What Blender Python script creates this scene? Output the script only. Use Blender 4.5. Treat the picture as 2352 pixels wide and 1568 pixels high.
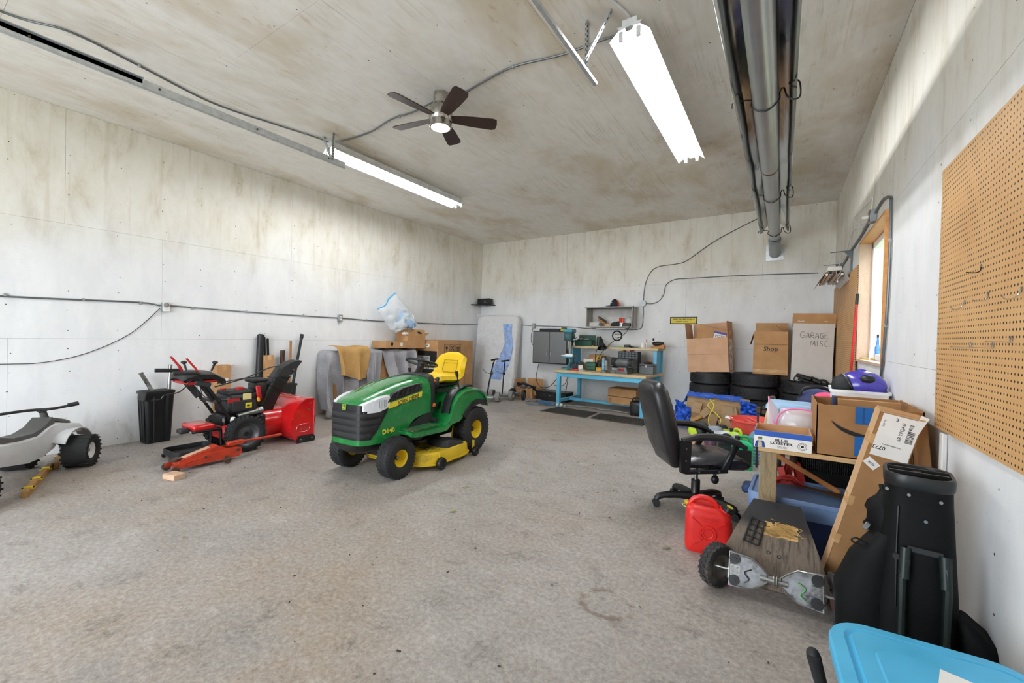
import bpy, bmesh, math, random
from mathutils import Vector, Matrix, Euler, noise
R = math.radians
PI = math.pi
random.seed(7)
scene = bpy.context.scene
for o in list(bpy.data.objects):
    bpy.data.objects.remove(o)
COL = scene.collection

# ------------------------------------------------------------------ camera, world, exposure
CAM_H = 1.346
cam_d = bpy.data.cameras.new('camera')
cam_d.sensor_width = 36.0
cam_d.lens = 36.0 * 961.53 / 2352.0
cam_d.clip_start = 0.05
cam = bpy.data.objects.new('camera', cam_d)
COL.objects.link(cam)
def camera_matrix(yaw, pitch, roll):
    cy, sy = math.cos(yaw), math.sin(yaw)
    fw, rt, up = Vector((-sy, cy, 0)), Vector((cy, sy, 0)), Vector((0, 0, 1))
    cp, sp = math.cos(pitch), math.sin(pitch)
    fw, up = fw * cp + up * sp, up * cp - fw * sp
    cr, sr = math.cos(roll), math.sin(roll)
    rt, up = rt * cr + up * sr, up * cr - rt * sr
    m = Matrix((rt, up, -fw)).transposed().to_4x4()
    return Matrix.Translation((0, 0, CAM_H)) @ m
cam.matrix_world = camera_matrix(R(32.84), R(-.651), R(1.294))
scene.camera = cam

scene.view_settings.view_transform = 'Standard'
scene.view_settings.look = 'None'
scene.view_settings.exposure = 0.50
scene.view_settings.gamma = 1.0
scene.view_settings.use_curve_mapping = False
scene.cycles.use_denoising = True
scene.cycles.use_adaptive_sampling = True
scene.cycles.adaptive_threshold = .03
scene.cycles.max_bounces = 8
scene.cycles.diffuse_bounces = 6
scene.cycles.transparent_max_bounces = 12
scene.cycles.sample_clamp_indirect = 6.0
scene.cycles.caustics_reflective = False
scene.cycles.caustics_refractive = False

SKY_STRENGTH = 7.4        # overcast daylight outside
TUBE_STRENGTH = 54.0      # fluorescent tubes
world = bpy.data.worlds.new('world')
scene.world = world
world.use_nodes = True
_b = world.node_tree.nodes['Background']
_b.inputs[0].default_value = (0.86, 0.93, 1.0, 1)
_b.inputs[1].default_value = SKY_STRENGTH

# room planes in metres: camera stands at the origin, +Y runs to the back wall
XL, XR, YB, YF, ZC = -6.425, .69, 8.483, -2.6, 3.653

# ------------------------------------------------------------------ materials
def C(h, a=1.0):
    h = h.lstrip('#')
    c = [int(h[i:i + 2], 16) / 255 for i in (0, 2, 4)]
    return tuple([x / 12.92 if x <= .04045 else ((x + .055) / 1.055) ** 2.4 for x in c] + [a])
MATS = {}
class NT:
    def __init__(s, name):
        s.m = bpy.data.materials.new(name); s.m.use_nodes = True
        s.t = s.m.node_tree; s.n = s.t.nodes; s.l = s.t.links
        s.b = s.n['Principled BSDF']
    def node(s, ty, **kw):
        n = s.n.new(ty)
        for k, v in kw.items(): setattr(n, k, v)
        return n
    def link(s, a, b): s.l.new(a, b)
    def coord(s, which='Object', scale=(1, 1, 1), rot=(0, 0, 0)):
        if which == 'World':
            src = s.node('ShaderNodeNewGeometry').outputs['Position']
        else:
            src = s.node('ShaderNodeTexCoord').outputs[which]
        mp = s.node('ShaderNodeMapping')
        mp.inputs['Scale'].default_value = scale
        mp.inputs['Rotation'].default_value = rot
        s.link(src, mp.inputs['Vector'])
        return mp.outputs[0]
    def noise(s, vec, scale=5, detail=4, rough=.55, dist=0):
        n = s.node('ShaderNodeTexNoise')
        n.inputs['Scale'].default_value = scale; n.inputs['Detail'].default_value = detail
        n.inputs['Roughness'].default_value = rough; n.inputs['Distortion'].default_value = dist
        s.link(vec, n.inputs['Vector'])
        return n.outputs['Fac']
    def ramp(s, fac, stops):
        n = s.node('ShaderNodeValToRGB')
        e = n.color_ramp.elements
        while len(e) < len(stops): e.new(.5)
        for i, (p, c) in enumerate(stops):
            e[i].position = p
            e[i].color = c if len(c) == 4 else (*c, 1)
        s.link(fac, n.inputs[0])
        return n.outputs[0]
    def rng(s, v, a, b, c=0., d=1.):
        n = s.node('ShaderNodeMapRange'); n.interpolation_type = 'SMOOTHSTEP'
        for i, x in zip((1, 2, 3, 4), (a, b, c, d)): n.inputs[i].default_value = x
        s.link(v, n.inputs[0])
        return n.outputs[0]
    def math(s, op, a, b=None):
        n = s.node('ShaderNodeMath', operation=op)
        for i, x in ((0, a), (1, b)):
            if x is None: continue
            if isinstance(x, (int, float)): n.inputs[i].default_value = x
            else: s.link(x, n.inputs[i])
        return n.outputs[0]
    def mix(s, fac, a, b, mode='MIX'):
        n = s.node('ShaderNodeMix', data_type='RGBA', blend_type=mode)
        for i, x in ((0, fac), (6, a), (7, b)):
            if isinstance(x, (int, float, tuple)): n.inputs[i].default_value = x
            else: s.link(x, n.inputs[i])
        return n.outputs[2]
    def bump(s, h, strength=.3, dist=.01):
        n = s.node('ShaderNodeBump')
        n.inputs['Strength'].default_value = strength; n.inputs['Distance'].default_value = dist
        s.link(h, n.inputs['Height']); s.link(n.outputs[0], s.b.inputs['Normal'])
    def color(s, c):
        if isinstance(c, tuple): s.b.inputs['Base Color'].default_value = c
        else: s.link(c, s.b.inputs['Base Color'])

def mat(name, col='#808080', rough=.5, metal=0., var=.12, scale=9., bump=0., spec=.5, dirt=None, dirt_lo=.55,
        emit=0., trans=0., alpha=1., coat=0., bscale=60., bdist=.004):
    "procedural material: colour broken by two noises, optional dirt colour, bump and sheen"
    if name in MATS: return MATS[name]
    k = NT(name); c = C(col); v = k.coord('Object')
    lo = tuple(x * (1 - var) for x in c[:3]) + (1,); hi = tuple(min(1, x * (1 + var)) for x in c[:3]) + (1,)
    nz = k.noise(v, scale, 2)
    out = k.ramp(nz, [(.3, lo), (.7, hi)])
    if dirt:
        d = k.rng(k.noise(v, scale * .45, 4, .65, .4), dirt_lo, dirt_lo + .18)
        out = k.mix(d, out, C(dirt))
    k.color(out)
    b = k.b.inputs
    k.link(k.rng(nz, .2, .8, max(.02, rough - .07), min(1, rough + .07)), b['Roughness'])
    b['Metallic'].default_value = metal
    b['Specular IOR Level'].default_value = spec
    b['Transmission Weight'].default_value = trans
    b['Alpha'].default_value = alpha
    b['Coat Weight'].default_value = coat
    if emit:
        b['Emission Color'].default_value = c; b['Emission Strength'].default_value = emit
    if bump: k.bump(k.noise(v, bscale, 2), bump, bdist)
    MATS[name] = k.m
    return k.m

def wood(name, light, dark, scale=(1, 1, 14), rough=.6, stain=None):
    "sawn timber; the grain runs along the axis with the smallest scale"
    if name in MATS: return MATS[name]
    k = NT(name); v = k.coord('Object', scale)
    g = k.noise(v, 6, 3, .6, 1.2)
    out = k.ramp(g, [(.3, C(dark)), (.5, C(light)), (.72, C(dark))])
    fine = k.noise(v, 40, 1)
    out = k.mix(.25, out, k.ramp(fine, [(.3, C(dark)), (.7, C(light))]))
    if stain:
        d = k.rng(k.noise(k.coord('Object'), 3.2, 6, .7), .5, .68)
        out = k.mix(d, out, C(stain))
    k.color(out); k.b.inputs['Roughness'].default_value = rough
    k.bump(g, .15, .003)
    MATS[name] = k.m
    return k.m

# ------------------------------------------------------------------ mesh building
def cr_spline(pts, sub=6, closed=False):
    "Catmull-Rom through the points"
    P = [Vector(p) for p in pts]; n = len(P); out = []
    if n < 3: return P
    rngs = n if closed else n - 1
    for i in range(rngs):
        if closed: a, b, c, d = P[(i - 1) % n], P[i], P[(i + 1) % n], P[(i + 2) % n]
        else: a, b, c, d = P[max(i - 1, 0)], P[i], P[i + 1], P[min(i + 2, n - 1)]
        for j in range(sub):
            t = j / sub
            out.append(.5 * ((2 * b) + (c - a) * t + (2 * a - 5 * b + 4 * c - d) * t * t + (3 * b - a - 3 * c + d) * t ** 3))
    if not closed: out.append(P[-1])
    return out
def rrect(w, h, r, n=4, cx=0., cy=0.):
    "rounded rectangle outline, counter-clockwise"
    out = []
    r = min(r, w / 2 - 1e-5, h / 2 - 1e-5)
    for k, (sx, sy) in enumerate(((1, 1), (-1, 1), (-1, -1), (1, -1))):
        for i in range(n + 1):
            a = PI / 2 * (k + i / n)
            out.append((cx + sx * (w / 2 - r) + r * math.cos(a), cy + sy * (h / 2 - r) + r * math.sin(a)))
    return out
def circ(r, n=16, cx=0., cy=0., ry=None):
    ry = r if ry is None else ry
    return [(cx + r * math.cos(2 * PI * i / n), cy + ry * math.sin(2 * PI * i / n)) for i in range(n)]
def along(d):
    "rotation that turns local Z into d"
    return Vector(d).normalized().to_track_quat('Z', 'Y').to_matrix().to_4x4()
def TR(loc=(0, 0, 0), rot=(0, 0, 0), s=None):
    m = Matrix.Translation(loc) @ Euler([R(a) for a in rot]).to_matrix().to_4x4()
    if s is not None: m = m @ Matrix.Diagonal((*((s, s, s) if isinstance(s, (int, float)) else s), 1))
    return m
BOXF = [(0, 3, 2, 1), (4, 5, 6, 7), (0, 1, 5, 4), (1, 2, 6, 5), (2, 3, 7, 6), (3, 0, 4, 7)]
class MB:
    def __init__(s): s.v = []; s.f = []
    def add(s, vs, fs, M=None):
        k = len(s.v)
        s.v += [tuple(M @ Vector(p)) for p in vs] if M is not None else [tuple(p) for p in vs]
        s.f += [tuple(i + k for i in f) for f in fs]
        return s
    def box(s, c, size, rot=(0, 0, 0), bev=0., M=None, seg=1):
        m = TR(c, rot)
        if M is not None: m = M @ m
        a, b, d = (x / 2 for x in size)
        if bev <= 0:
            return s.add([(-a, -b, -d), (a, -b, -d), (a, b, -d), (-a, b, -d), (-a, -b, d), (a, -b, d), (a, b, d), (-a, b, d)], BOXF, m)
        bm = bmesh.new(); bmesh.ops.create_cube(bm, size=1.0, matrix=Matrix.Diagonal((*size, 1)))
        bmesh.ops.bevel(bm, geom=list(bm.edges), offset=min(bev, min(size) * .49), segments=seg, affect='EDGES', profile=.5)
        bm.verts.index_update()
        s.add([v.co[:] for v in bm.verts], [[v.index for v in f.verts] for f in bm.faces], m)
        bm.free(); return s
    def bb(s, x0, x1, y0, y1, z0, z1, bev=0., M=None):
        return s.box(((x0 + x1) / 2, (y0 + y1) / 2, (z0 + z1) / 2), (abs(x1 - x0), abs(y1 - y0), abs(z1 - z0)), bev=bev, M=M)
    def bar(s, p0, p1, w, t, roll=0., bev=0.):
        "rectangular bar between two points"
        p0, p1 = Vector(p0), Vector(p1); d = p1 - p0
        m = Matrix.Translation((p0 + p1) / 2) @ along(d) @ Matrix.Rotation(R(roll), 4, 'Z')
        return s.box((0, 0, 0), (w, t, d.length), bev=bev, M=m)
    def cyl(s, p0, p1, r0, r1=None, n=14, cap=True):
        r1 = r0 if r1 is None else r1
        p0, p1 = Vector(p0), Vector(p1); m = along(p1 - p0); L = (p1 - p0).length
        a = [(r0 * math.cos(2 * PI * i / n), r0 * math.sin(2 * PI * i / n), 0) for i in range(n)]
        b = [(r1 * math.cos(2 * PI * i / n), r1 * math.sin(2 * PI * i / n), L) for i in range(n)]
        fs = [(i, (i + 1) % n, n + (i + 1) % n, n + i) for i in range(n)]
        if cap: fs += [tuple(range(n))[::-1], tuple(range(n, 2 * n))]
        return s.add(a + b, fs, Matrix.Translation(p0) @ m)
    def tube(s, pts, r, n=8, sub=0, closed=False, cap=True):
        P = cr_spline(pts, sub, closed) if sub else [Vector(p) for p in pts]
        k = len(P); loops = []
        rr = r if isinstance(r, (list, tuple)) else None
        t0 = (P[1] - P[0]).normalized()
        nrm = t0.orthogonal().normalized()
        for i in range(k):
            a = P[(i - 1) % k] if closed or i else P[i]
            b = P[(i + 1) % k] if closed or i < k - 1 else P[i]
            t = (b - a).normalized()
            nrm = (nrm - t * nrm.dot(t))
            nrm = nrm.normalized() if nrm.length > 1e-6 else t.orthogonal().normalized()
            bn = t.cross(nrm)
            ri = rr[min(len(rr) - 1, int(round(i * (len(rr) - 1) / max(1, k - 1))))] if rr else r
            loops.append([P[i] + (nrm * math.cos(2 * PI * j / n) + bn * math.sin(2 * PI * j / n)) * ri for j in range(n)])
        return s.loft(loops, closed=closed, cap=cap and not closed)
    def loft(s, loops, closed=False, cap=True, M=None):
        n = len(loops[0]); k = len(loops); vs = [p for l in loops for p in l]; fs = []
        for i in range(k if closed else k - 1):
            a, b = i * n, ((i + 1) % k) * n
            fs += [(a + j, a + (j + 1) % n, b + (j + 1) % n, b + j) for j in range(n)]
        if cap and not closed:
            fs += [tuple(range(n))[::-1], tuple(range((k - 1) * n, k * n))]
        return s.add(vs, fs, M)
    def lathe(s, prof, M=None, n=20, ang=2 * PI, cap=False):
        "profile of (r, z) about local Z"
        full = abs(ang - 2 * PI) < 1e-6; m = n if full else n + 1; k = len(prof)
        vs = [(r * math.cos(ang * i / n), r * math.sin(ang * i / n), z) for i in range(m) for r, z in prof]
        fs = []
        for i in range(n):
            a, b = i * k, ((i + 1) % m) * k
            fs += [(a + j, b + j, b + j + 1, a + j + 1) for j in range(k - 1)]
        if cap and full:
            fs += [tuple(i * k for i in range(m))[::-1], tuple(i * k + k - 1 for i in range(m))]
        return s.add(vs, fs, M)
    def prism(s, poly, z0, z1, M=None, holes=None):
        n = len(poly)
        vs = [(x, y, z0) for x, y in poly] + [(x, y, z1) for x, y in poly]
        fs = [tuple(range(n))[::-1], tuple(range(n, 2 * n))] + [(i, (i + 1) % n, n + (i + 1) % n, n + i) for i in range(n)]
        return s.add(vs, fs, M)
    def ell(s, c, rad, nu=14, nv=8, M=None):
        vs = [(0, 0, -1)]; fs = []
        for j in range(1, nv):
            p = -PI / 2 + PI * j / nv
            vs += [(math.cos(p) * math.cos(2 * PI * i / nu), math.cos(p) * math.sin(2 * PI * i / nu), math.sin(p)) for i in range(nu)]
        vs.append((0, 0, 1)); t = len(vs) - 1
        fs += [(0, 1 + (i + 1) % nu, 1 + i) for i in range(nu)]
        for j in range(nv - 2):
            a = 1 + j * nu
            fs += [(a + i, a + (i + 1) % nu, a + nu + (i + 1) % nu, a + nu + i) for i in range(nu)]
        a = 1 + (nv - 2) * nu
        fs += [(a + i, a + (i + 1) % nu, t) for i in range(nu)]
        m = Matrix.Translation(c) @ Matrix.Diagonal((*rad, 1))
        return s.add(vs, fs, M @ m if M is not None else m)
    def torus(s, c, R0, r, axis=(0, 0, 1), n=24, k=8, ry=None):
        m = Matrix.Translation(c) @ along(axis)
        loops = [[((R0 + r * math.cos(2 * PI * j / k)) * math.cos(2 * PI * i / n), (R0 + r * math.cos(2 * PI * j / k)) * math.sin(2 * PI * i / n),
                   (ry or r) * math.sin(2 * PI * j / k)) for j in range(k)] for i in range(n)]
        return s.loft(loops, closed=True, M=m)
    def grid(s, fn, nu, nv, th=0., closed_u=False):
        "fn(u, v) -> point; th > 0 gives the sheet a thickness along its normals"
        pts = [[Vector(fn(i / nu, j / nv)) for j in range(nv + 1)] for i in range(nu + (0 if closed_u else 1))]
        a = len(pts); b = nv + 1
        idx = lambda i, j: (i % a) * b + j
        fs = [(idx(i, j), idx(i + 1, j), idx(i + 1, j + 1), idx(i, j + 1)) for i in range(nu) for j in range(nv)]
        vs = [p for r in pts for p in r]
        if th <= 0: return s.add(vs, fs)
        nr = [Vector() for _ in vs]
        for f in fs:
            q = (vs[f[2]] - vs[f[0]]).cross(vs[f[3]] - vs[f[1]])
            for i in f: nr[i] += q
        off = [p - (n.normalized() * th if n.length > 0 else Vector()) for p, n in zip(vs, nr)]
        k = len(vs); fb = [tuple(i + k for i in f[::-1]) for f in fs]
        rim = []
        for j in range(nv):
            if not closed_u:
                rim += [(idx(0, j + 1), idx(0, j), idx(0, j) + k, idx(0, j + 1) + k), (idx(nu, j), idx(nu, j + 1), idx(nu, j + 1) + k, idx(nu, j) + k)]
        for i in range(nu):
            rim += [(idx(i, 0), idx(i + 1, 0), idx(i + 1, 0) + k, idx(i, 0) + k), (idx(i + 1, nv), idx(i, nv), idx(i, nv) + k, idx(i + 1, nv) + k)]
        return s.add(vs + off, fs + fb + rim)
    def mesh(s, name, m=None, ang=38):
        me = bpy.data.meshes.new(name)
        me.from_pydata(s.v, [], s.f)
        me.validate(); me.update()
        if m is not None: me.materials.append(m)
        for p in me.polygons: p.use_smooth = True
        me.set_sharp_from_angle(angle=R(ang))
        return me
    def obj(s, name, m=None, parent=None, loc=(0, 0, 0), rot=(0, 0, 0), ang=38, fix=True):
        me = s.mesh(name, m, ang)
        if fix:
            bm = bmesh.new(); bm.from_mesh(me)
            bmesh.ops.recalc_face_normals(bm, faces=bm.faces[:]); bm.to_mesh(me); bm.free()
            me.set_sharp_from_angle(angle=R(ang))
        return put(name, me, parent, loc, rot)
def put(name, data, parent=None, loc=(0, 0, 0), rot=(0, 0, 0)):
    o = bpy.data.objects.new(name, data)
    COL.objects.link(o)
    o.parent = parent; o.location = loc; o.rotation_euler = [R(a) for a in rot]
    return o
def tag(o, label, cat, group=None):
    o['label'] = label; o['category'] = cat
    if group: o['group'] = group
    return o
def struct(o):
    o['kind'] = 'structure'
    return o
def stuff(o):
    o['kind'] = 'stuff'
    return o
def thing(name, label, cat, loc=(0, 0, 0), rz=0., group=None, rot=None):
    o = bpy.data.objects.new(name, None); COL.objects.link(o)
    o.empty_display_size = .1
    o.location = loc; o.rotation_euler = [R(a) for a in (rot or (0, 0, rz))]
    return tag(o, label, cat, group)
def copy_tree(o, parent=None):
    c = o.copy(); COL.objects.link(c); c.parent = parent
    for ch in list(o.children): copy_tree(ch, c)
    return c
def text(s, size, m, parent, loc, rot=(90, 0, 0), name='lettering', align='CENTER', ext=.0006, shear=0., bold=0., sx=1., sp=1., line=1.):
    d = bpy.data.curves.new(name, 'FONT')
    d.body = s; d.size = size; d.align_x = align; d.align_y = 'CENTER'; d.extrude = ext; d.shear = shear; d.offset = bold
    d.space_character = sp; d.space_line = line; d.resolution_u = 3
    d.materials.append(m)
    tmp = bpy.data.objects.new('tmp', d)
    me = bpy.data.meshes.new_from_object(tmp); me.name = name
    bpy.data.objects.remove(tmp); bpy.data.curves.remove(d)
    o = put(name, me, parent, loc, rot); o.scale = (sx, 1, 1)
    return o
def stroke(lines, r, m, parent, loc, rot=(90, 0, 0), name='handwriting', n=4):
    "pen strokes drawn as thin flattened tubes in the local XY plane"
    b = MB()
    for l in lines:
        b.tube([(x, y, 0) for x, y in l], r, n, sub=3 if len(l) > 2 else 0)
    b.v = [(x, y, z * .3) for x, y, z in b.v]
    return b.obj(name, m, parent, loc, rot)
# ------------------------------------------------------------------ room shell
def paint_wall():
    k = NT('painted_plywood_wall'); P = k.coord('World')
    sep = k.node('ShaderNodeSeparateXYZ'); k.link(P, sep.inputs[0]); z = sep.outputs[2]
    blotch = k.noise(P, .8, 3, .6)
    mid = k.noise(k.coord('World', (2.2, 2.2, .9)), 1.7, 5, .68, .3)
    white = k.ramp(mid, [(.3, C('#e1e2e4')), (.7, C('#eeeff0'))])
    stain = k.ramp(mid, [(.26, C('#c4b9a2')), (.45, C('#e0dbcd')), (.62, C('#e8e5db')), (.80, C('#d8ccb8'))])
    hz = k.math('ADD', z, k.math('MULTIPLY', k.math('SUBTRACT', blotch, .5), 1.6))
    f = k.math('MULTIPLY', k.rng(hz, 1.9, 2.9), .92)
    c = k.mix(f, white, stain)
    streak = k.noise(k.coord('World', (7, 7, .35)), 2.0, 2)
    c = k.mix(k.math('MULTIPLY', k.math('MULTIPLY', k.rng(streak, .56, .74), f), .28), c, C('#b8a88e'))
    nick = k.noise(k.coord('World', (9, 9, 60)), 1.6, 3, .7)
    c = k.mix(k.math('MULTIPLY', k.rng(nick, .64, .74), .22), c, C('#7d7464'))
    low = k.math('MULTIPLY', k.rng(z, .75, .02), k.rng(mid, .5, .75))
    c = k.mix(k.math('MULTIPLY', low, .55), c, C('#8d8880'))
    k.color(c); k.b.inputs['Roughness'].default_value = .62
    k.bump(nick, .16, .004)
    return k.m
def paint_ceiling():
    k = NT('painted_plywood_ceiling'); P = k.coord('World')
    b1 = k.noise(k.coord('World', (1, .55, 1)), 1.25, 4, .62, .3)
    b2 = k.noise(k.coord('World', (5, 2.5, 1)), 1.9, 4, .72)
    base = k.ramp(b2, [(.3, C('#e6e3dc')), (.7, C('#f2f0ec'))])
    c = k.mix(k.math('MULTIPLY', k.rng(b1, .44, .70), .7), base, C('#cabb9f'))
    grain = k.noise(k.coord('World', (34, 1.2, 1)), 1.5, 3, .7, .4)
    gm = k.math('MULTIPLY', k.rng(grain, .50, .68), k.rng(k.noise(k.coord('World', (1.6, 1.0, 1)), 1.3, 2, .6), .40, .70))
    c = k.mix(k.math('MULTIPLY', gm, .34), c, C('#9d8a6c'))
    sp = k.math('MULTIPLY', k.rng(b2, .58, .70), k.rng(b1, .40, .60))
    c = k.mix(k.math('MULTIPLY', sp, .45), c, C('#b29567'))
    k.color(c); k.b.inputs['Roughness'].default_value = .65
    k.bump(grain, .12, .004)
    return k.m
def concrete():
    k = NT('worn_concrete'); P = k.coord('World')
    n0 = k.noise(P, .42, 3, .6)
    n1 = k.noise(P, 1.3, 7, .72, .2)
    n2 = k.noise(k.coord('World', (1.0, 1.4, 1)), 4.2, 6, .78, .4)
    n3 = k.noise(k.coord('World', (1.4, 12, 1), (0, 0, R(28))), 1.8, 4, .75)
    fine = k.noise(P, 42, 3, .8)
    c = k.ramp(n1, [(.28, C('#736b65')), (.43, C('#918a84')), (.58, C('#a49e99')), (.76, C('#7d756d'))])
    tan = k.math('MULTIPLY', k.rng(n0, .47, .66), k.rng(n1, .36, .60))
    c = k.mix(k.math('MULTIPLY', tan, .78), c, C('#8f775c'))
    c = k.mix(k.math('MULTIPLY', k.rng(n2, .46, .30), .5), c, C('#c2bdb9'))
    c = k.mix(k.math('MULTIPLY', k.rng(n2, .53, .68), .66), c, C('#564e47'))
    c = k.mix(k.math('MULTIPLY', k.rng(n3, .58, .70), .28), c, C('#6b6056'))
    c = k.mix(.34, c, k.ramp(fine, [(.32, C('#5a544e')), (.5, C('#a09a95')), (.68, C('#cdc8c4'))]), 'MIX')
    spot = k.node('ShaderNodeTexVoronoi'); spot.inputs['Scale'].default_value = 7; k.link(P, spot.inputs['Vector'])
    sm = k.math('MULTIPLY', k.rng(spot.outputs['Distance'], .075, .03), k.rng(n1, .54, .60))
    c = k.mix(k.math('MULTIPLY', sm, .8), c, C('#3d3731'))
    # broken rim left by a dried puddle
    d = k.node('ShaderNodeVectorMath', operation='DISTANCE'); k.link(P, d.inputs[0]); d.inputs[1].default_value = (-.72, 2.05, 0)
    dd = k.math('ADD', d.outputs['Value'], k.math('MULTIPLY', n1, .45))
    ring = k.math('MULTIPLY', k.math('MULTIPLY', k.rng(dd, .32, .345), k.rng(dd, .385, .35)), k.rng(n2, .40, .52))
    c = k.mix(k.math('MULTIPLY', ring, .6), c, C('#5f4b39'))
    k.color(c)
    k.link(k.rng(n1, .3, .7, .45, .7), k.b.inputs['Roughness'])
    k.bump(k.math('ADD', fine, k.math('MULTIPLY', n2, 1.6)), .10, .006)
    return k.m
M_WALL, M_CEIL, M_CONC = paint_wall(), paint_ceiling(), concrete()
M_GAP = mat('joint_gap_backing', '#6e675b', .9)  # dark backing that shows in the sheet joints
M_NAIL = mat('nail_head', '#4a443c', .6, .3)

def rect_minus(r, h):
    "r and h are (a0, a1, b0, b1); r with the hole h cut out, as rectangles"
    a0, a1, b0, b1 = r
    if h is None or h[0] >= a1 or h[1] <= a0 or h[2] >= b1 or h[3] <= b0: return [r]
    out = []
    if h[0] > a0: out.append((a0, h[0], b0, b1))
    if h[1] < a1: out.append((h[1], a1, b0, b1))
    m0, m1 = max(a0, h[0]), min(a1, h[1])
    if h[2] > b0: out.append((m0, m1, b0, h[2]))
    if h[3] < b1: out.append((m0, m1, h[3], b1))
    return out
def sheets(a0, a1, rows, joints, hole=None):
    "plywood sheets: rows of b-limits, each with its own joint offset, 2.44 m apart"
    out = []
    for (b0, b1), j0 in zip(rows, joints):
        c = [a0]; j = j0
        while j < a1:
            if j > a0 + .02: c.append(j)
            j += 2.44
        c.append(a1)
        for p, q in zip(c, c[1:]): out += rect_minus((p, q, b0, b1), hole)
    return out
G = .0009
def shell(name, place, a0, a1, b0, b1, rects, m, hole=None, nails=None):
    "place(a, b, d): a point on the wall plane, d metres into the room"
    b = MB()
    for r in rect_minus((a0 - .15, a1 + .15, b0 - .15, b1 + .15), hole):
        q = [place(x, y, d) for d in (-.10, -.013) for x, y in ((r[0], r[2]), (r[1], r[2]), (r[1], r[3]), (r[0], r[3]))]
        b.add(q, BOXF)
    w = struct(b.obj(name, M_GAP))
    for r in rects:
        p = MB(); e = [0, 0, 0, 0]
        q = [place(x, y, d) for d in (-.012, 0) for x, y in ((r[0] + G, r[2] + G), (r[1] - G, r[2] + G), (r[1] - G, r[3] - G), (r[0] + G, r[3] - G))]
        p.add(q, BOXF); p.obj('panel', m, w)
    if nails:
        n = MB()
        for x, y in nails:
            x += random.gauss(0, .012); y += random.gauss(0, .03); r = random.uniform(.0035, .0065)
            if hole and hole[0] - .05 < x < hole[1] + .05 and hole[2] - .05 < y < hole[3] + .05: continue
            t = random.uniform(0, 6)
            k = [place(x + r * math.cos(t + i * PI / 3), y + r * math.sin(t + i * PI / 3), .0012) for i in range(6)]
            n.add(k, [(0, 1, 2, 3, 4, 5)])
        stuff(n.obj('nail_heads', M_NAIL, w))
    return w
def nail_grid(a0, a1, b0, b1, sa, sb, skip=.25):
    out = []; a = a0 + .03
    while a < a1:
        b = b0 + .04
        while b < b1:
            if random.random() > skip: out.append((a, b))
            b += sb
        a += sa
    return out
f = MB(); f.bb(XL - .3, XR + .3, YF - .3, YB + .3, -.12, 0); struct(f.obj('floor', M_CONC))
rows = [(0, 1.219), (1.219, 2.438), (2.438, ZC)]
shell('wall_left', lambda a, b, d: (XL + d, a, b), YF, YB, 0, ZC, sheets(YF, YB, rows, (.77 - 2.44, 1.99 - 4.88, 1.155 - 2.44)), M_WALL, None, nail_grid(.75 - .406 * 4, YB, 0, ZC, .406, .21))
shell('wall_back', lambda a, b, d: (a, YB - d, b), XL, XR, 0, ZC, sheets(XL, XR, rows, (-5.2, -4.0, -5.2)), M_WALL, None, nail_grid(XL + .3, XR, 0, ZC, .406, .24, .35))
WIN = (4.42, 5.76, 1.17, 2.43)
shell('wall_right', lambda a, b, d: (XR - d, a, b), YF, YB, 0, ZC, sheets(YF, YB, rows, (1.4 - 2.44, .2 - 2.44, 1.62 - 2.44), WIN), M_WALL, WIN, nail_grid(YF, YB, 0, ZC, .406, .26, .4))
FILL_OPENING = (-5.05, -1.32, -.01, 3.12)  # added opening, out of view, that lets fill daylight into the room
shell('wall_front', lambda a, b, d: (a, YF + d, b), XL, XR, 0, ZC, sheets(XL, XR, rows, (-5.2, -4.0, -5.2), FILL_OPENING), M_WALL, FILL_OPENING)
cols = [(XL, -5.19), (-5.19, -3.97), (-3.97, -2.75), (-2.75, -1.53), (-1.53, -.31), (-.31, XR)]
cs = [(b0, b1, a0, a1) for a0, a1, b0, b1 in [(0, 0, 0, 0)] if False]
for (x0, x1), j0 in zip(cols, (1.79 - 2.44, .55 - 2.44, 1.71 - 2.44, 3.0 - 4.88, 4.2 - 4.88, 3.0 - 4.88)):
    cs += [(p, q, x0, x1) for p, q, _, _ in sheets(YF, YB, [(x0, x1)], [j0])]
shell('ceiling', lambda a, b, d: (b, a, ZC - d), YF, YB, XL, XR, cs, M_CEIL, None, nail_grid(YF, YB, XL, XR, .61, .28, .3))

# doorway added in the unseen front wall for daylight fill, with a pale apron
d = MB()
for x in (-5.05, -1.32): d.bb(x - .02, x + .02, YF - .12, YF + .02, 0, 3.12, .004)
d.bb(-5.05, -1.32, YF - .12, YF + .02, 3.10, 3.14, .004)
struct(d.obj('trim_1', mat('fill_opening_trim', '#e2e2df', .5)))
struct(MB().bb(-14, 8, -16, YF - .12, -.2, -.03).obj('driveway', mat('pale_bounce_driveway', '#dedad2', .9, scale=2)))  # unseen ground, kept pale to bounce daylight up to the ceiling

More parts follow.
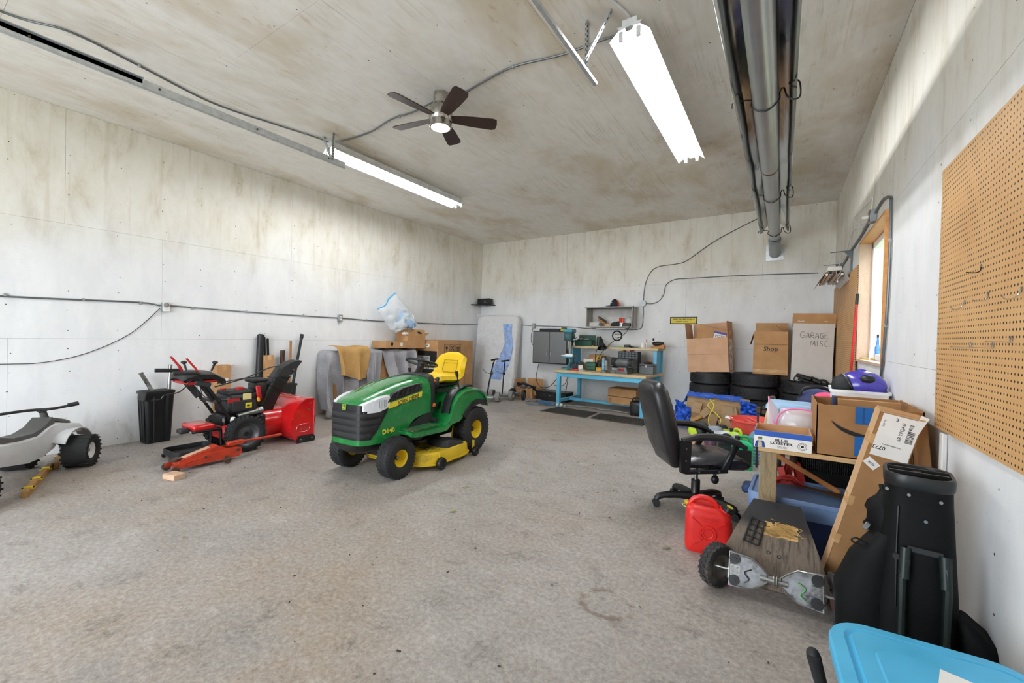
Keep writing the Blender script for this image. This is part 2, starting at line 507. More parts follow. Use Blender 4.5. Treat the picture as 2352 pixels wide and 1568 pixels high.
# ------------------------------------------------------------------ window in the right wall
M_PINE = wood('pine_jamb', '#dca266', '#c07f3e', (1, 8, 1), .5)
M_PINE_LIT = wood('daylit_pine_jamb', '#cdb49e', '#bfa188', (6, 6, 1), .5)  # paler copy of the pine, with daylight put into its colour
M_VINYL = mat('white_vinyl', '#f2f4f6', .35, var=.03)
def glass():
    k = NT('window_glass'); tr = k.node('ShaderNodeBsdfTransparent'); gl = k.node('ShaderNodeBsdfGlossy'); mx = k.node('ShaderNodeMixShader')
    gl.inputs['Roughness'].default_value = .02; mx.inputs[0].default_value = .07
    k.link(tr.outputs[0], mx.inputs[1]); k.link(gl.outputs[0], mx.inputs[2]); k.link(mx.outputs[0], k.n['Material Output'].inputs[0])
    return k.m
M_GLASS = glass()
y0, y1, z0, z1 = WIN; xa, xb = XR - .025, XR + .17
w = thing('window_1', 'tall window with deep orange pine frame in the right wall', 'window'); w['kind'] = 'structure'
T = .024
MB().bb(xa, xb, y0, y0 + T, z0, z1, .002).obj('window_jamb', M_PINE, w)
MB().bb(xa, xb, y1 - T, y1, z0, z1, .002).obj('window_jamb', M_PINE_LIT, w)
MB().bb(xa, xb, y0 + T, y1 - T, z1 - T, z1, .002).obj('window_head', M_PINE, w)
MB().bb(xa, xb, y0 + T, y1 - T, z0, z0 + T, .002).obj('window_sill', M_PINE_LIT, w)
fr = MB()
for q in ((y0 + T, y0 + T + .06, z0 + T, z1 - T), (y1 - T - .06, y1 - T, z0 + T, z1 - T), (y0 + T, y1 - T, z0 + T, z0 + T + .06), (y0 + T, y1 - T, z1 - T - .06, z1 - T), (5.06, 5.12, z0 + T, z1 - T)):
    fr.bb(xb - .09, xb - .03, *q, .004)
fr.obj('window_frame', M_VINYL, w)
for q in ((y0 + T + .06, 5.06), (5.12, y1 - T - .06)):
    MB().bb(xb - .062, xb - .056, q[0], q[1], z0 + T + .06, z1 - T - .06).obj('window_pane', M_GLASS, w)
# lawn and a hedge outside; the hedge is added to hold skylight off the jamb
M_LAWN = mat('lawn', '#6d8a4c', .9, var=.3, scale=3)
hd_ = MB().grid(lambda u, v: (5.0 + .5 * noise.noise(Vector((u * 30, v * 6, 0))), -4 + 26 * u, -.3 + 4.6 * v + .3 * noise.noise(Vector((u * 25, v * 4, 5)))), 90, 14, .4)
struct(hd_.obj('sky_screen_hedge', mat('sky_screen_leaves', '#5d7a45', .9, var=.5, scale=6, bump=.8)))
g = MB(); g.bb(1.2, 40, -20, 40, -.4, -.3); struct(g.obj('lawn', M_LAWN))
# ------------------------------------------------------------------ lights, fan, tracks and heater under the ceiling
M_GALV = mat('galvanised_steel', '#c6cbcd', .35, .6, var=.12, scale=20)
M_GALVD = mat('dull_galvanised', '#a6acaf', .45, .5, var=.15, scale=14)
M_REFL = mat('white_reflector', '#fafafa', .35, var=.02)
def emis(name, col, s):
    k = NT(name); k.b.inputs['Emission Color'].default_value = col; k.b.inputs['Emission Strength'].default_value = s
    k.color((.9, .9, .9, 1)); return k.m
M_TUBE = emis('lit_fluorescent_tube', (.97, .99, 1.0, 1), TUBE_STRENGTH)
M_CAP = mat('white_lamp_holder', '#dfe2e4', .5)
def strip_light(label, x, ya, yb, z):
    t = thing('fluorescent_fixture', label, 'ceiling light', (x, ya, z), 0, 'eight foot strip lights')
    L = yb - ya; W = .145
    # pressed reflector: two wings and a raised spine, open at the ends
    prof = [(-W, -.005), (-.075, .055), (-.03, .058), (-.022, .03), (.022, .03), (.03, .058), (.075, .055), (W, -.005)]
    def fn(u, v):
        i = u * (len(prof) - 1); a = int(min(i, len(prof) - 2)); q = i - a
        return (prof[a][0] * (1 - q) + prof[a + 1][0] * q, v * L, prof[a][1] * (1 - q) + prof[a + 1][1] * q)
    MB().grid(fn, 7, 2, .002).obj('reflector', M_REFL, t)
    MB().bb(-.055, .055, .0, L, .060, .118, .003).obj('ballast_channel', M_CAP, t)
    for sx in (-1, 1):
        MB().cyl((sx * .062, .05, .012), (sx * .062, L / 2 - .01, .012), .0165, n=12).obj('lamp_tube', M_TUBE, t)
        MB().cyl((sx * .062, L / 2 + .01, .012), (sx * .062, L - .05, .012), .0165, n=12).obj('lamp_tube', M_TUBE, t)
        for yy in (.015, L / 2, L - .015):
            MB().box((sx * .062, yy, .012), (.03, .022, .07), bev=.004).obj('lamp_holder', M_CAP, t)
    for sx in (-1, 1):
        MB().prism([(sx * .075, .055), (sx * .02, .055), (sx * .02, .075), (sx * .09, .075)], 0, .002, M=TR((0, 0, 0), (90, 0, 0))).obj('end_plate', M_CAP, t)
    for yy in (.25, L - .25):
        MB().tube([(0, yy, .117), (0, yy, ZC - z)], .006, 6).obj('hanger_rod', M_GALVD, t)
    return t
strip_light('lit fluorescent strip with wide white reflector, nearer the tube heater', -.965, 2.93, 5.37, 3.50)
strip_light('lit fluorescent strip beside the left door track, seen at a slant', -4.60, 3.01, 5.40, 3.50)

# ceiling fan
M_NICKEL = mat('brushed_nickel', '#b9b5ae', .28, 1.0, var=.08, scale=30)
M_BLADE = wood('dark_walnut_blade', '#3a2620', '#21140f', (3, 30, 3), .42)
M_BLADE2 = mat('grey_blade_face', '#8a8c8e', .45)
FX, FY = -2.80, 2.99
t = thing('ceiling_fan', 'nickel ceiling fan with five dark blades and a lit round lamp', 'ceiling fan', (FX, FY, ZC))
MB().lathe([(.0, 0), (.07, 0), (.075, -.06), (.07, -.10), (.055, -.105)], n=28, cap=True).obj('canopy', M_NICKEL, t)
MB().lathe([(.055, -.10), (.085, -.125), (.105, -.15), (.112, -.20), (.112, -.245), (.10, -.262), (.0, -.262)], n=32).obj('motor_housing', M_NICKEL, t)
MB().lathe([(.10, -.262), (.107, -.27), (.107, -.318), (.098, -.326), (.088, -.326), (.088, -.31)], n=32).obj('lamp_ring', M_NICKEL, t)
M_FLAMP = emis('warm_lamp_glass', (1.0, .86, .70, 1), 30.0)
MB().lathe([(.088, -.314), (.075, -.330), (.045, -.340), (.0, -.343)], n=28).obj('lamp_glass', M_FLAMP, t)
poly = [(.10, -.04), (.16, -.052), (.30, -.066), (.50, -.074), (.535, -.06), (.545, 0), (.535, .06), (.50, .074), (.30, .066), (.16, .052), (.10, .04)]
blade = MB().prism(poly, -.004, .004, M=Matrix.Rotation(R(-13), 4, 'X')).mesh('blade', M_BLADE)
iron = MB().prism([(.085, -.028), (.15, -.02), (.18, 0), (.15, .02), (.085, .028)], .004, .010, M=Matrix.Rotation(R(-13), 4, 'X')).mesh('blade_iron', M_NICKEL)
for i in range(5):
    b = put('blade', blade, t, (0, 0, -.232), (0, 0, 44 + 72 * i))
    put('blade_iron', iron, b)

# overhead-door tracks
def track(name, label, pts_x, ya, yb, z, flange):
    t = thing(name, label, 'door track', (pts_x, ya, z), 0, 'garage door tracks')
    L = yb - ya; b = MB()
    # C-shaped rail with a curled lower lip, opening towards the door
    s = flange
    prof = [(0, .05), (0, -.012), (s * .014, -.022), (s * .034, -.016), (s * .038, .0)]
    def fn(u, v):
        i = u * 4; a = int(min(i, 3)); q = i - a
        return (prof[a][0] * (1 - q) + prof[a + 1][0] * q, v * L, prof[a][1] * (1 - q) + prof[a + 1][1] * q)
    b.grid(fn, 4, 1, .0025); b.obj('rail', M_GALV, t)
    MB().bb(-s * .032, 0, 0, L * .66, .044, .05).bb(-s * .0, s * .004, 0, L * .66, .012, .052).obj('stiffening_angle', M_GALVD, t)
    for q in (.4, .55, .68, .82, .96):
        MB().cyl((s * .001, L * q, .02), (-s * .008, L * q, .02), .008, n=8).obj('bolt', M_NAIL, t)
    return t
def strut(t, p0, p1, w=.034):
    "perforated angle iron with its row of slots"
    p0, p1 = Vector(p0), Vector(p1); d = p1 - p0
    M = Matrix.Translation(p0) @ along(d); L = d.length
    b = MB(); b.box((0, w / 2, L / 2), (.003, w, L), M=M); b.box((w / 2, 0, L / 2), (w, .003, L), M=M)
    s = b.obj('hanger_strut', M_GALV, t)
    h = MB(); n = int(L / .035)
    for i in range(n):
        z = (i + .5) * L / n
        h.box((-.0005, w / 2, z), (.005, .008, .016), M=M); h.box((w / 2, -.0005, z), (.008, .005, .016), M=M)
    stuff(h.obj('strut_slots', M_NAIL, s))
t = track('door_track', 'galvanised door track ending on angle struts beside the bright strip light', -1.272, -2.4, 3.03, 3.30, 1)
o = t.location
strut(t, Vector((-1.272, 2.86, ZC)) - o, Vector((-1.262, 2.85, 3.31)) - o)
strut(t, Vector((-1.06, 2.857, ZC)) - o, Vector((-1.250, 2.85, 3.36)) - o)
t = track('door_track', 'galvanised door track running along the ceiling near the left wall', -4.37, -2.4, 3.07, 3.30, -1)
o = t.location
strut(t, Vector((-4.64, 2.94, ZC)) - o, Vector((-4.36, 2.87, 3.31)) - o)
strut(t, Vector((-4.43, 2.945, ZC)) - o, Vector((-4.37, 2.89, 3.31)) - o, .026)

# radiant tube heater
M_STEEL = mat('aluminised_tube', '#a9adb0', .34, .75, var=.10, scale=5, dirt='#85888a', dirt_lo=.62)
M_POL = mat('polished_aluminium_reflector', '#cfd0cf', .12, 1.0, var=.05, scale=5)
M_RUST = mat('rusty_collar', '#6b4126', .8, .2, var=.4, scale=40)
M_WIRE = mat('black_steel_wire', '#2e2f31', .45, .5)
hx, hz = -.145, 3.045
t = thing('tube_heater', 'long radiant tube heater with polished reflector hung below the ceiling', 'heater', (hx, 0, hz))
MB().cyl((0, -2.0, 0), (0, 4.75, 0), .076, n=28).obj('heater_tube', M_STEEL, t)
MB().cyl((0, 4.75, 0), (0, 4.81, 0), .070, n=24).obj('rust_collar', M_RUST, t)
MB().cyl((0, 4.80, 0), (0, 7.95, -.0), .073, n=28).obj('heater_tube', M_STEEL, t)
prof = [(-.185, -.01), (-.165, .005), (-.10, .105), (-.04, .135), (.04, .135), (.10, .105), (.165, .005), (.185, -.01)]
def rf(ya, yb):
    def fn(u, v):
        i = u * 7; a = int(min(i, 6)); q = i - a
        x = prof[a][0] * (1 - q) + prof[a + 1][0] * q; z = prof[a][1] * (1 - q) + prof[a + 1][1] * q
        y = ya + (yb - ya) * v
        return (x + .0015 * math.sin(y * 5 + u * 9), y, z + .0015 * math.sin(y * 7 + u * 5))
    return fn
for ya, yb in ((-2.0, 2.5), (2.46, 4.9), (4.86, 7.6)):
    MB().grid(rf(ya, yb), 14, 24, .0015).obj('reflector', M_POL, t)
for y in (3.42, 5.7, 7.55):
    b = MB()
    b.tube([(-.205, y, -.005), (-.195, y, .03), (-.083, y, .02), (-.082, y, -.03), (0, y, -.083), (.082, y, -.03), (.088, y, .03), (.11, y, .05), (.13, y, -.01), (.17, y, -.045), (.205, y, -.03), (.20, y, .06), (.17, y, .09)], .0055, 6, sub=4)
    b.obj('wire_hanger', M_WIRE, t)
    MB().tube([(-.18, y, .02), (-.10, y, .3), (0, y, ZC - hz)], .002, 5).tube([(.18, y, .02), (.10, y, .3), (0, y, ZC - hz)], .002, 5).obj('hanger_chain', M_GALVD, t)
MB().cyl((0, 7.85, -.0), (0, 8.05, -.03), .062, n=20).obj('reducer', M_WIRE, t)
MB().tube([(0, 7.98, -.02), (0, 8.2, -.09), (.0, 8.47, -.17)], .088, 20).obj('flue_pipe', M_GALVD, t)
MB().torus((0, 8.02, -.03), .088, .006, (0, 1, -.2), 24, 6).obj('flue_seam', M_GALVD, t)
MB().bb(-.13, .13, 8.468, 8.481, -.29, -.03).obj('wall_thimble_plate', M_GALV, t)
scene.cycles.use_light_tree = False
# ------------------------------------------------------------------ shared materials and wheels
M_RUB = mat('black_rubber', '#1d1e20', .72, var=.25, bump=.15, dirt='#3b3834', dirt_lo=.62)
M_RUBD = mat('dusty_rubber', '#2c2b2b', .8, var=.25, bump=.2, dirt='#57514a', dirt_lo=.5)
M_BLK = mat('black_plastic', '#17181a', .42, var=.15)
M_BLKM = mat('matte_black_plastic', '#222325', .62, var=.15)
M_BLKS = mat('black_painted_steel', '#151617', .35, .1, var=.15)
M_CHROME = mat('chrome', '#d5d7d8', .12, 1.0, var=.04)
M_STL = mat('bare_steel', '#9a9a98', .35, .9, var=.15, scale=25)
M_INK = mat('black_ink', '#141414', .7)
M_PAPER = mat('white_paper', '#eceae6', .8, var=.04)
def tyre_mb(r, w, ri, lugs=0, rows=3, lw=.018, lh=.005, tilt=28, n=40, sq=.30, lift=0.):
    "tyre about the local X axis with its tread blocks"
    h = r - ri
    pr = [(ri, -.36 * w), (ri + .18 * h, -.45 * w), (ri + .5 * h, -.5 * w), (ri + .8 * h, -.47 * w), (r - .03 * h, -sq * w - .07 * w), (r, -sq * w)]
    prof = pr + [(a, -b) for a, b in pr[::-1]]
    RX = Matrix.Rotation(R(90), 4, 'Y')
    b = MB().lathe(prof, RX, n)
    if lugs:
        for k in range(lugs):
            for j in range(rows):
                x = (j - (rows - 1) / 2) * (2 * sq * w) / max(1, rows - 1 + .6) * 1.25
                a = 2 * PI * (k + .5 * (j % 2)) / lugs
                rr = r - (abs(x) / w) ** 2 * h * .35
                M = Matrix.Rotation(a, 4, 'X') @ TR((x, 0, rr + lift), (0, 0, tilt if j % 2 else -tilt))
                b.box((0, 0, 0), (w * .62 / rows * 1.35, lw, lh * 2), M=M)
    return b
def wheel(parent, loc, r, w, ri, mrim, side=1, lugs=36, rows=4, mt=None, lw=.016, lh=.004, name='wheel', dish=.35, rot=(0, 0, 0), sq=.30, holes=0, tilt=28):
    t = tyre_mb(r, w, ri, lugs, rows, lw, lh, sq=sq, tilt=tilt).obj(name, mt or M_RUB, parent, loc, rot)
    RX = Matrix.Rotation(R(90), 4, 'Y')
    s = side
    rim = [(ri * 1.06, s * .40 * w), (ri * 1.0, s * .36 * w), (ri * .93, s * .30 * w), (ri * .86, s * (.30 - dish * .5) * w), (ri * .62, s * (.30 - dish) * w), (ri * .35, s * (.36 - dish) * w), (ri * .28, s * (.40 - dish) * w), (0, s * (.40 - dish) * w)]
    MB().lathe(rim, RX, 28).lathe([(ri * 1.02, -s * .38 * w), (ri * .9, -s * .30 * w), (ri * .5, -s * .2 * w), (0, -s * .2 * w)], RX, 20).obj('rim', mrim, t)
    MB().cyl((s * (.38 - dish) * w, 0, 0), (s * (.52 - dish) * w, 0, 0), ri * .2, n=10).obj('hub', M_STL if holes == 0 else M_BLK, t)
    return t

# ------------------------------------------------------------------ riding mower
M_GREEN = mat('green_bodywork', '#137a37', .26, var=.06, coat=.4, spec=.5)
M_YEL = mat('yellow_vinyl', '#e8c313', .42, var=.05)
M_YELR = mat('yellow_rim', '#e0c022', .38, var=.06)
M_YELD = mat('dirty_yellow_deck', '#cfae1e', .5, var=.12, scale=4, dirt='#4a3f24', dirt_lo=.56)
M_LENS = mat('clear_lamp_lens', '#dfe3e8', .12, .0, var=.08, scale=25, coat=.8)
M_GRASS = mat('dried_grass_clippings', '#4a4a2a', .9, var=.5, scale=60, bump=.8)
mw = thing('riding_mower', 'green riding mower with yellow seat parked on the open floor', 'lawn mower', (-3.362, 3.25, 0), 2.5)
def hood_sec(y, hw, zt, zb, k=.10):
    s = [(hw, zb), (hw + .004, (zb + zt) / 2), (hw, zt - k), (hw - .018, zt - k * .5), (hw * .80, zt - k * .16), (hw * .45, zt - .002), (0, zt + .006)]
    return [Vector((x, y, z)) for x, z in s] + [Vector((-x, y, z)) for x, z in s[-2::-1]]
secs = [(-.862, .165, .705, .40, .05), (-.845, .195, .722, .375, .06), (-.79, .222, .745, .355, .07), (-.70, .240, .775, .345, .085), (-.58, .254, .812, .345, .10), (-.46, .262, .845, .36, .11),
        (-.36, .266, .866, .42, .115), (-.26, .268, .884, .50, .12), (-.12, .268, .90, .53, .12), (.0, .265, .905, .53, .12)]
def hoodw(y):
    for a_, b_ in zip(secs, secs[1:]):
        if a_[0] <= y <= b_[0]: return a_[1] + (b_[1] - a_[1]) * (y - a_[0]) / (b_[0] - a_[0])
    return secs[0][1] if y < secs[0][0] else secs[-1][1]
MB().loft([hood_sec(*s) for s in secs]).obj('hood', M_GREEN, mw, ang=50)
def ustrip(yb, z0, z1, out=.006, th=.02, nose=-.866):
    "strip bent round the nose of the hood"
    R_ = [(hoodw(y) + out, y - out * .3) for y in (yb, yb + (-.80 - yb) * .35, yb + (-.80 - yb) * .7, -.80, -.838)] + [(.17 + out * .5, nose - out * .6), (.09, nose - .006 - out), (0, nose - .008 - out)]
    path = [(-x, y) for x, y in R_] + [(x, y) for x, y in R_[-2::-1]]
    P = cr_spline([(x, y, 0) for x, y in path], 3)
    inn = [(p.x * (1 - th / .25), p.y + th * (1 if p.y < -.8 else .2)) for p in P][::-1]
    return MB().prism([(p.x, p.y) for p in P] + inn, z0, z1)
def gry(z): return -.80 + .20 * ((z - .385) / .26) ** .7
g = ustrip(gry(.40), .385, .405, .010).obj('grille', M_BLK, mw)
for i in range(12): ustrip(gry(.415 + .02 * i), .405 + .02 * i, .4255 + .02 * i, .010).obj('grille_band', M_BLK, g)
for i in range(4): ustrip(gry(.43 + i * .060) - .025, .412 + i * .060, .448 + i * .060, .016).obj('grille_slat', M_BLKM, g)
ustrip(-.76, .645, .700, .004).obj('nose_panel', M_BLK, mw)
ustrip(-.52, .340, .387, .014).obj('lower_lip', M_GREEN, mw)
MB().loft([[Vector((x * k, y * (1 if y > -.7 else ky), z)) for x, y in ((-.24, -.60), (-.215, -.81), (-.15, -.872), (.15, -.872), (.215, -.81), (.24, -.60))] for k, ky, z in ((.62, .93, .245), (.9, .98, .29), (1, 1, .345))]).obj('bumper', M_BLKS, mw)
bd = MB().prism(rrect(.052, .058, .014), 0, .006, TR((0, -.878, .675), (90, 0, 0))).obj('badge', M_GREEN, mw)
M_BYEL = mat('badge_yellow', '#e3d23c', .4)
MB().tube([(-.021, .024, .007), (.021, .024, .007), (.021, -.024, .007), (-.021, -.024, .007)], .002, 4, closed=True).tube([(-.015, -.006, .007), (-.004, .004, .007), (.008, .0, .007), (.015, -.012, .007)], .003, 4).tube([(-.004, .004, .007), (-.008, .016, .007)], .0022, 4).tube([(-.015, -.008, .007), (.014, -.016, .007)], .0025, 4).obj('leaping_emblem', M_BYEL, bd, (0, -.878, .675), (90, 0, 0))
for s in (1, -1):
    # headlight: wedge wrapped round the corner
    hl = MB(); lo = []
    for y, x0, z0, z1 in ((-.862, .160, .640, .703), (-.842, .200, .630, .722), (-.79, .228, .622, .742), (-.70, .246, .630, .768), (-.62, .256, .655, .776), (-.585, .258, .69, .768)):
        lo.append([Vector((s * (x0 - .05), y + .05, z0)), Vector((s * (x0 + .008), y, z0)), Vector((s * (x0 + .006), y, z1 - .015)), Vector((s * (x0 - .01), y + .008, z1)), Vector((s * (x0 - .05), y + .05, z1))])
    h = hl.loft(lo).obj('headlight', M_LENS, mw, ang=30)
    lo2 = MB()
    for i in range(5): lo2.box((s * (.252 + .0022 * i), -.70 + .017 * i, .70), (.004, .008, .07))
    lo2.obj('lens_rib', mat('lens_rib_grey', '#9aa0a8', .3), h)  # plain grey ribs across the lens
    # vent panel, slats, yellow stripe
    Ms = Matrix(((0, 0, s, 0), (1, 0, 0, 0), (0, 1, 0, 0), (0, 0, 0, 1)))
    v = MB().prism([(-.615, .708), (-.20, .772), (-.155, .80), (-.20, .852), (-.42, .826), (-.55, .782)], .225, .271, Ms).obj('vent_panel', M_BLK, mw)
    for i in range(6):
        y = -.52 + .062 * i; z = .748 + .0098 * i
        MB().prism([(y, z), (y + .012, z), (y + .046, z + .055), (y + .034, z + .055)], .27, .281, Ms).obj('vent_slat', M_BLKM, v)
    st = MB().prism([(-.60, .648), (-.60, .697), (-.155, .768), (-.165, .716)], .245, .2725, Ms).obj('side_stripe', M_BYEL, mw)
    if s == 1:
        text('JOHN DEERE', .058, M_INK, st, (.2732, -.345, .705), (90, 0, 90), sx=.86, bold=.001)
        o = [c for c in st.children][0]; o.rotation_euler = (Matrix.Rotation(R(90), 4, 'Z') @ Matrix.Rotation(R(90), 4, 'X') @ Matrix.Rotation(R(8.4), 4, 'Z')).to_euler()
        d1 = text('D140', .062, M_BYEL, mw, (.268, -.60, .44), bold=.0015); d1.rotation_euler = (Matrix.Rotation(R(83), 4, 'Z') @ Matrix.Rotation(R(90), 4, 'X') @ Matrix.Rotation(R(4), 4, 'Z')).to_euler()
    MB().prism([(-.36, .415), (-.12, .53), (.02, .53), (.02, .36), (-.16, .27), (-.36, .30)], .245, .262, Ms).obj('side_shroud', M_BLKM, mw)
    MB().tube([(s * .10, -.80, .735), (s * .13, -.5, .845), (s * .14, -.1, .905)], .004, 5).obj('hood_crease', M_GREEN, mw)
MB().loft([hood_sec(-.02, .272, .915, .52, .12), hood_sec(.06, .25, .93, .52, .12), hood_sec(.12, .20, .925, .55, .10)]).obj('dash_cowl', M_BLKM, mw)
MB().cyl((0, .06, .92), (0, .115, 1.02), .035, .03).obj('steering_column', M_BLK, mw)
ax = Vector((0, .30, .95)).normalized(); c = Vector((0, .125, 1.035))
sw = MB().torus(c, .168, .015, ax, 36, 8).obj('steering_wheel', M_BLK, mw)
b = MB(); q = ax.to_track_quat('Z', 'Y')
for a in (30, 150, 270):
    d = q @ Vector((math.cos(R(a)), math.sin(R(a)), 0)); b.bar(c - ax * .03, c + d * .17, .05, .014)
b.cyl(c - ax * .05, c + ax * .004, .045, .04).obj('wheel_spokes', M_BLKM, sw)
M_ORNG = mat('orange_plastic', '#e0702a', .45)
MB().box((.20, .02, .83), (.05, .13, .03), (0, 20, 10), .008).box((.22, .09, .85), (.03, .06, .03), (0, 0, 30), .006).obj('throttle_lever', M_ORNG, mw)
MB().ell((.215, .10, .815), (.045, .055, .06)).box((.23, .12, .86), (.03, .05, .06), (0, 20, 20), .008).obj('cup_of_tools', M_BLK, mw)
MB().box((.26, .04, .60), (.03, .05, .04), (0, 0, 20), .01).obj('side_knob', M_ORNG, mw)
# body: foot boards sweep up into the fenders
path = [(-.47, .405), (-.40, .418), (-.20, .412), (-.02, .405), (.05, .412), (.105, .445), (.14, .52), (.175, .62), (.24, .70), (.36, .748), (.50, .755), (.62, .735), (.73, .68), (.80, .60)]
PP = cr_spline([(0, y, z) for y, z in path], 3)
def wid(y): return .425 if y < .05 else .425 + .025 * min(1, (y - .05) / .25)
def body(u, v):
    i = v * (len(PP) - 1); a = int(min(i, len(PP) - 2)); q_ = i - a
    p = PP[a].lerp(PP[a + 1], q_); w_ = wid(p.y); x = (u * 2 - 1) * w_
    e = max(0, abs(x) / w_ - .9) / .1
    return (x, p.y, p.z - .016 * e * e)
MB().grid(body, 24, 36, .018).obj('body_pan', M_GREEN, mw, ang=50)
for s in (1, -1):
    top = [(p.y, p.z - .012) for p in PP]
    bot = [(.61 + .325 * math.cos(R(a)), .263 + .325 * math.sin(R(a))) for a in range(48, 150, 8)] + [(.27, .41), (.15, .40), (.06, .35), (-.02, .345), (-.2, .352), (-.40, .36), (-.465, .375)]
    Ms = Matrix(((0, 0, s, 0), (1, 0, 0, 0), (0, 1, 0, 0), (0, 0, 0, 1)))
    MB().prism(top + bot, .415, .432, Ms).obj('side_skirt', M_GREEN, mw)
    f = MB()
    for i in range(7):
        for j in range(12): f.box((s * (.27 + .023 * i), -.42 + .034 * j, .422), (.017, .02, .006), (0, 0, 20))
    stuff(f.obj('foot_grip', mat('foot_tread', '#2c6b3a', .6, dirt='#58513a', dirt_lo=.45), mw))
    fa = [R(a) for a in range(62, 148, 6)]
    MB().prism([(.61 + .295 * math.cos(a), .263 + .295 * math.sin(a)) for a in fa] + [(.61 + .352 * math.cos(a), .263 + .352 * math.sin(a)) for a in fa[::-1]], .395, .452, Ms).obj('fender_flare', M_BLK, mw)
    def pad(u, v):
        a = .13 + .40 * u; i = min(range(len(PP)), key=lambda k: abs(PP[k].y - a))
        return (s * (.30 + .10 * v), a, PP[i].z + .010 + .012 * math.sin(PI * v))
    pd = MB().grid(pad, 14, 6, .02).obj('fender_pad', M_BLK, mw)
    MB().prism(rrect(.03, .20, .014), .0, .006, TR((s * .35, .36, .775), (8, 0, 0))).obj('lever_slot', M_RUB, pd)
    MB().cyl((s * .36, .34, .76), (s * .355, .31, .90), .008).cyl((s * .355, .31, .89), (s * .353, .30, .95), .016, .02).obj('height_lever', M_BLK, mw)
MB().prism(rrect(.035, .085, .012), 0, .006, TR((.24, .157, .58), (68, 0, 0))).obj('drive_switch', M_BLK, mw)
MB().cyl((.18, .02, .445), (.32, .02, .445), .022, n=12).cyl((.18, .02, .445), (.12, .1, .40), .01).obj('pedal', M_RUB, mw)
MB().prism(rrect(.10, .16, .005), 0, .002, TR((.20, -.16, .424))).obj('warning_label', M_PAPER, mw)
# seat
pr = cr_spline([(0, .13, .755), (0, .155, .825), (0, .24, .850), (0, .38, .838), (0, .50, .838), (0, .575, .875), (0, .625, .97), (0, .66, 1.06), (0, .685, 1.125), (0, .70, 1.14)], 4)
def seat(u, v):
    i = v * (len(pr) - 1); a = int(min(i, len(pr) - 2)); p = pr[a].lerp(pr[a + 1], i - a)
    hw = .205 - .035 * max(0, (p.z - .95) / .19) ** 2 - .10 * max(0, (p.z - 1.085) / .055) ** 2 - .03 * max(0, (.22 - p.y) / .09) ** 2
    x = (u * 2 - 1); b_ = .05 * abs(x) ** 3.2 * min(1., max(0., (1.13 - p.z) / .12))
    up = max(0., min(1., (p.z - .84) / .12))
    return (x * hw, p.y - b_ * up * 1.2, p.z + b_ * (1 - up) * .9)
se = MB().grid(seat, 18, 36, .055).obj('seat', M_YEL, mw, ang=60)
def bk(z): return .625 + (z - .97) * .40
MB().tube([(x, bk(z) - .010, z) for x, z in ((-.10, .93), (-.10, 1.045), (.10, 1.045), (.115, .94), (.09, .905), (-.08, .905))], .004, 5, closed=True).tube([(-.10, bk(1.0) - .012, 1.012), (.10, bk(1.0) - .012, 1.012)], .004, 5).obj('seat_piping', mat('yellow_seam', '#b8980e', .5), se)
MB().box((0, .36, .785), (.38, .44, .05), bev=.02).bar((0, .55, .79), (0, .70, 1.02), .36, .03).obj('seat_base', M_BLK, mw)
MB().box((.0, .34, .745), (.30, .34, .05), bev=.01).obj('seat_spring_bracket', M_BLKM, mw)
b = MB()
for i in range(6): b.bar((.10 + .03 * i, .14 + .01 * i, .72), (.16 + .03 * i, .22 + .02 * i, .752), .012, .008)
b.obj('seat_deck_rib', M_BLKM, mw)
# running gear
MB().bb(-.13, .13, -.60, .70, .20, .41, .01).obj('frame', M_BLKS, mw)
MB().bb(-.20, .20, -.30, .02, .30, .52, .02).obj('engine_block', M_BLKM, mw)
MB().cyl((-.34, -.555, .19), (.34, -.555, .19), .022).bar((-.30, -.52, .23), (.30, -.52, .23), .03, .05).obj('front_axle', M_BLKS, mw)
MB().tube([(.30, -.50, .20), (.24, -.30, .24), (.14, -.05, .27)], .008, 6).tube([(.22, -.10, .44), (.235, -.20, .40), (.24, -.28, .30), (.22, -.34, .26)], .008, 6, sub=3).obj('steering_rod', M_BLKS, mw)
MB().cyl((-.36, .61, .255), (.36, .61, .255), .03).obj('rear_axle', M_BLKS, mw)
for s in (1, -1):
    wheel(mw, (s * .33, -.555, .193), .193, .155, .077, M_YELR, s, 34, 4, lw=.016, lh=.004, name='front_wheel', dish=.42, rot=(0, 0, 0 if s > 0 else 4))
    wheel(mw, (s * .335, .61, .263), .263, .21, .098, M_YELR, s, 40, 5, lw=.018, lh=.004, name='rear_wheel', dish=.42)
# cutting deck
dk = cr_spline([(x, y, 0) for x, y in ((.10, -.36), (.34, -.33), (.49, -.18), (.50, .05), (.49, .30), (.38, .46), (.10, .40), (-.10, .40), (-.38, .46), (-.49, .30), (-.50, .05), (-.49, -.18), (-.34, -.33), (-.10, -.36))], 3, True)
L = []
for k, z in ((1.03, .050), (1.03, .062), (1.0, .066), (.985, .150), (.95, .172), (.80, .176)): L.append([Vector((p.x * k, p.y * k, z)) for p in dk])
dko = MB().loft(L).obj('cutting_deck', M_YELD, mw)
cv = []
for k, z in ((1., .170), (.97, .215), (.82, .245), (.6, .25)): cv.append([Vector((.33 + x * k, .17 + y * k, z - .04 * (y > .05) * (k < 1))) for x, y in rrect(.28, .36, .07)])
MB().loft(cv).obj('belt_cover', M_BLKM, dko)
MB().cyl((.20, -.10, .24), (.20, -.10, .262), .085, n=24).cyl((.05, .05, .25), (.05, .05, .272), .06, n=24).obj('belt_pulley', M_BLKS, dko)
MB().box((.485, .12, .15), (.004, .13, .022), (0, 6, 0)).obj('warning_label', mat('red_white_label', '#d9a39a', .6), dko)
cl = MB()
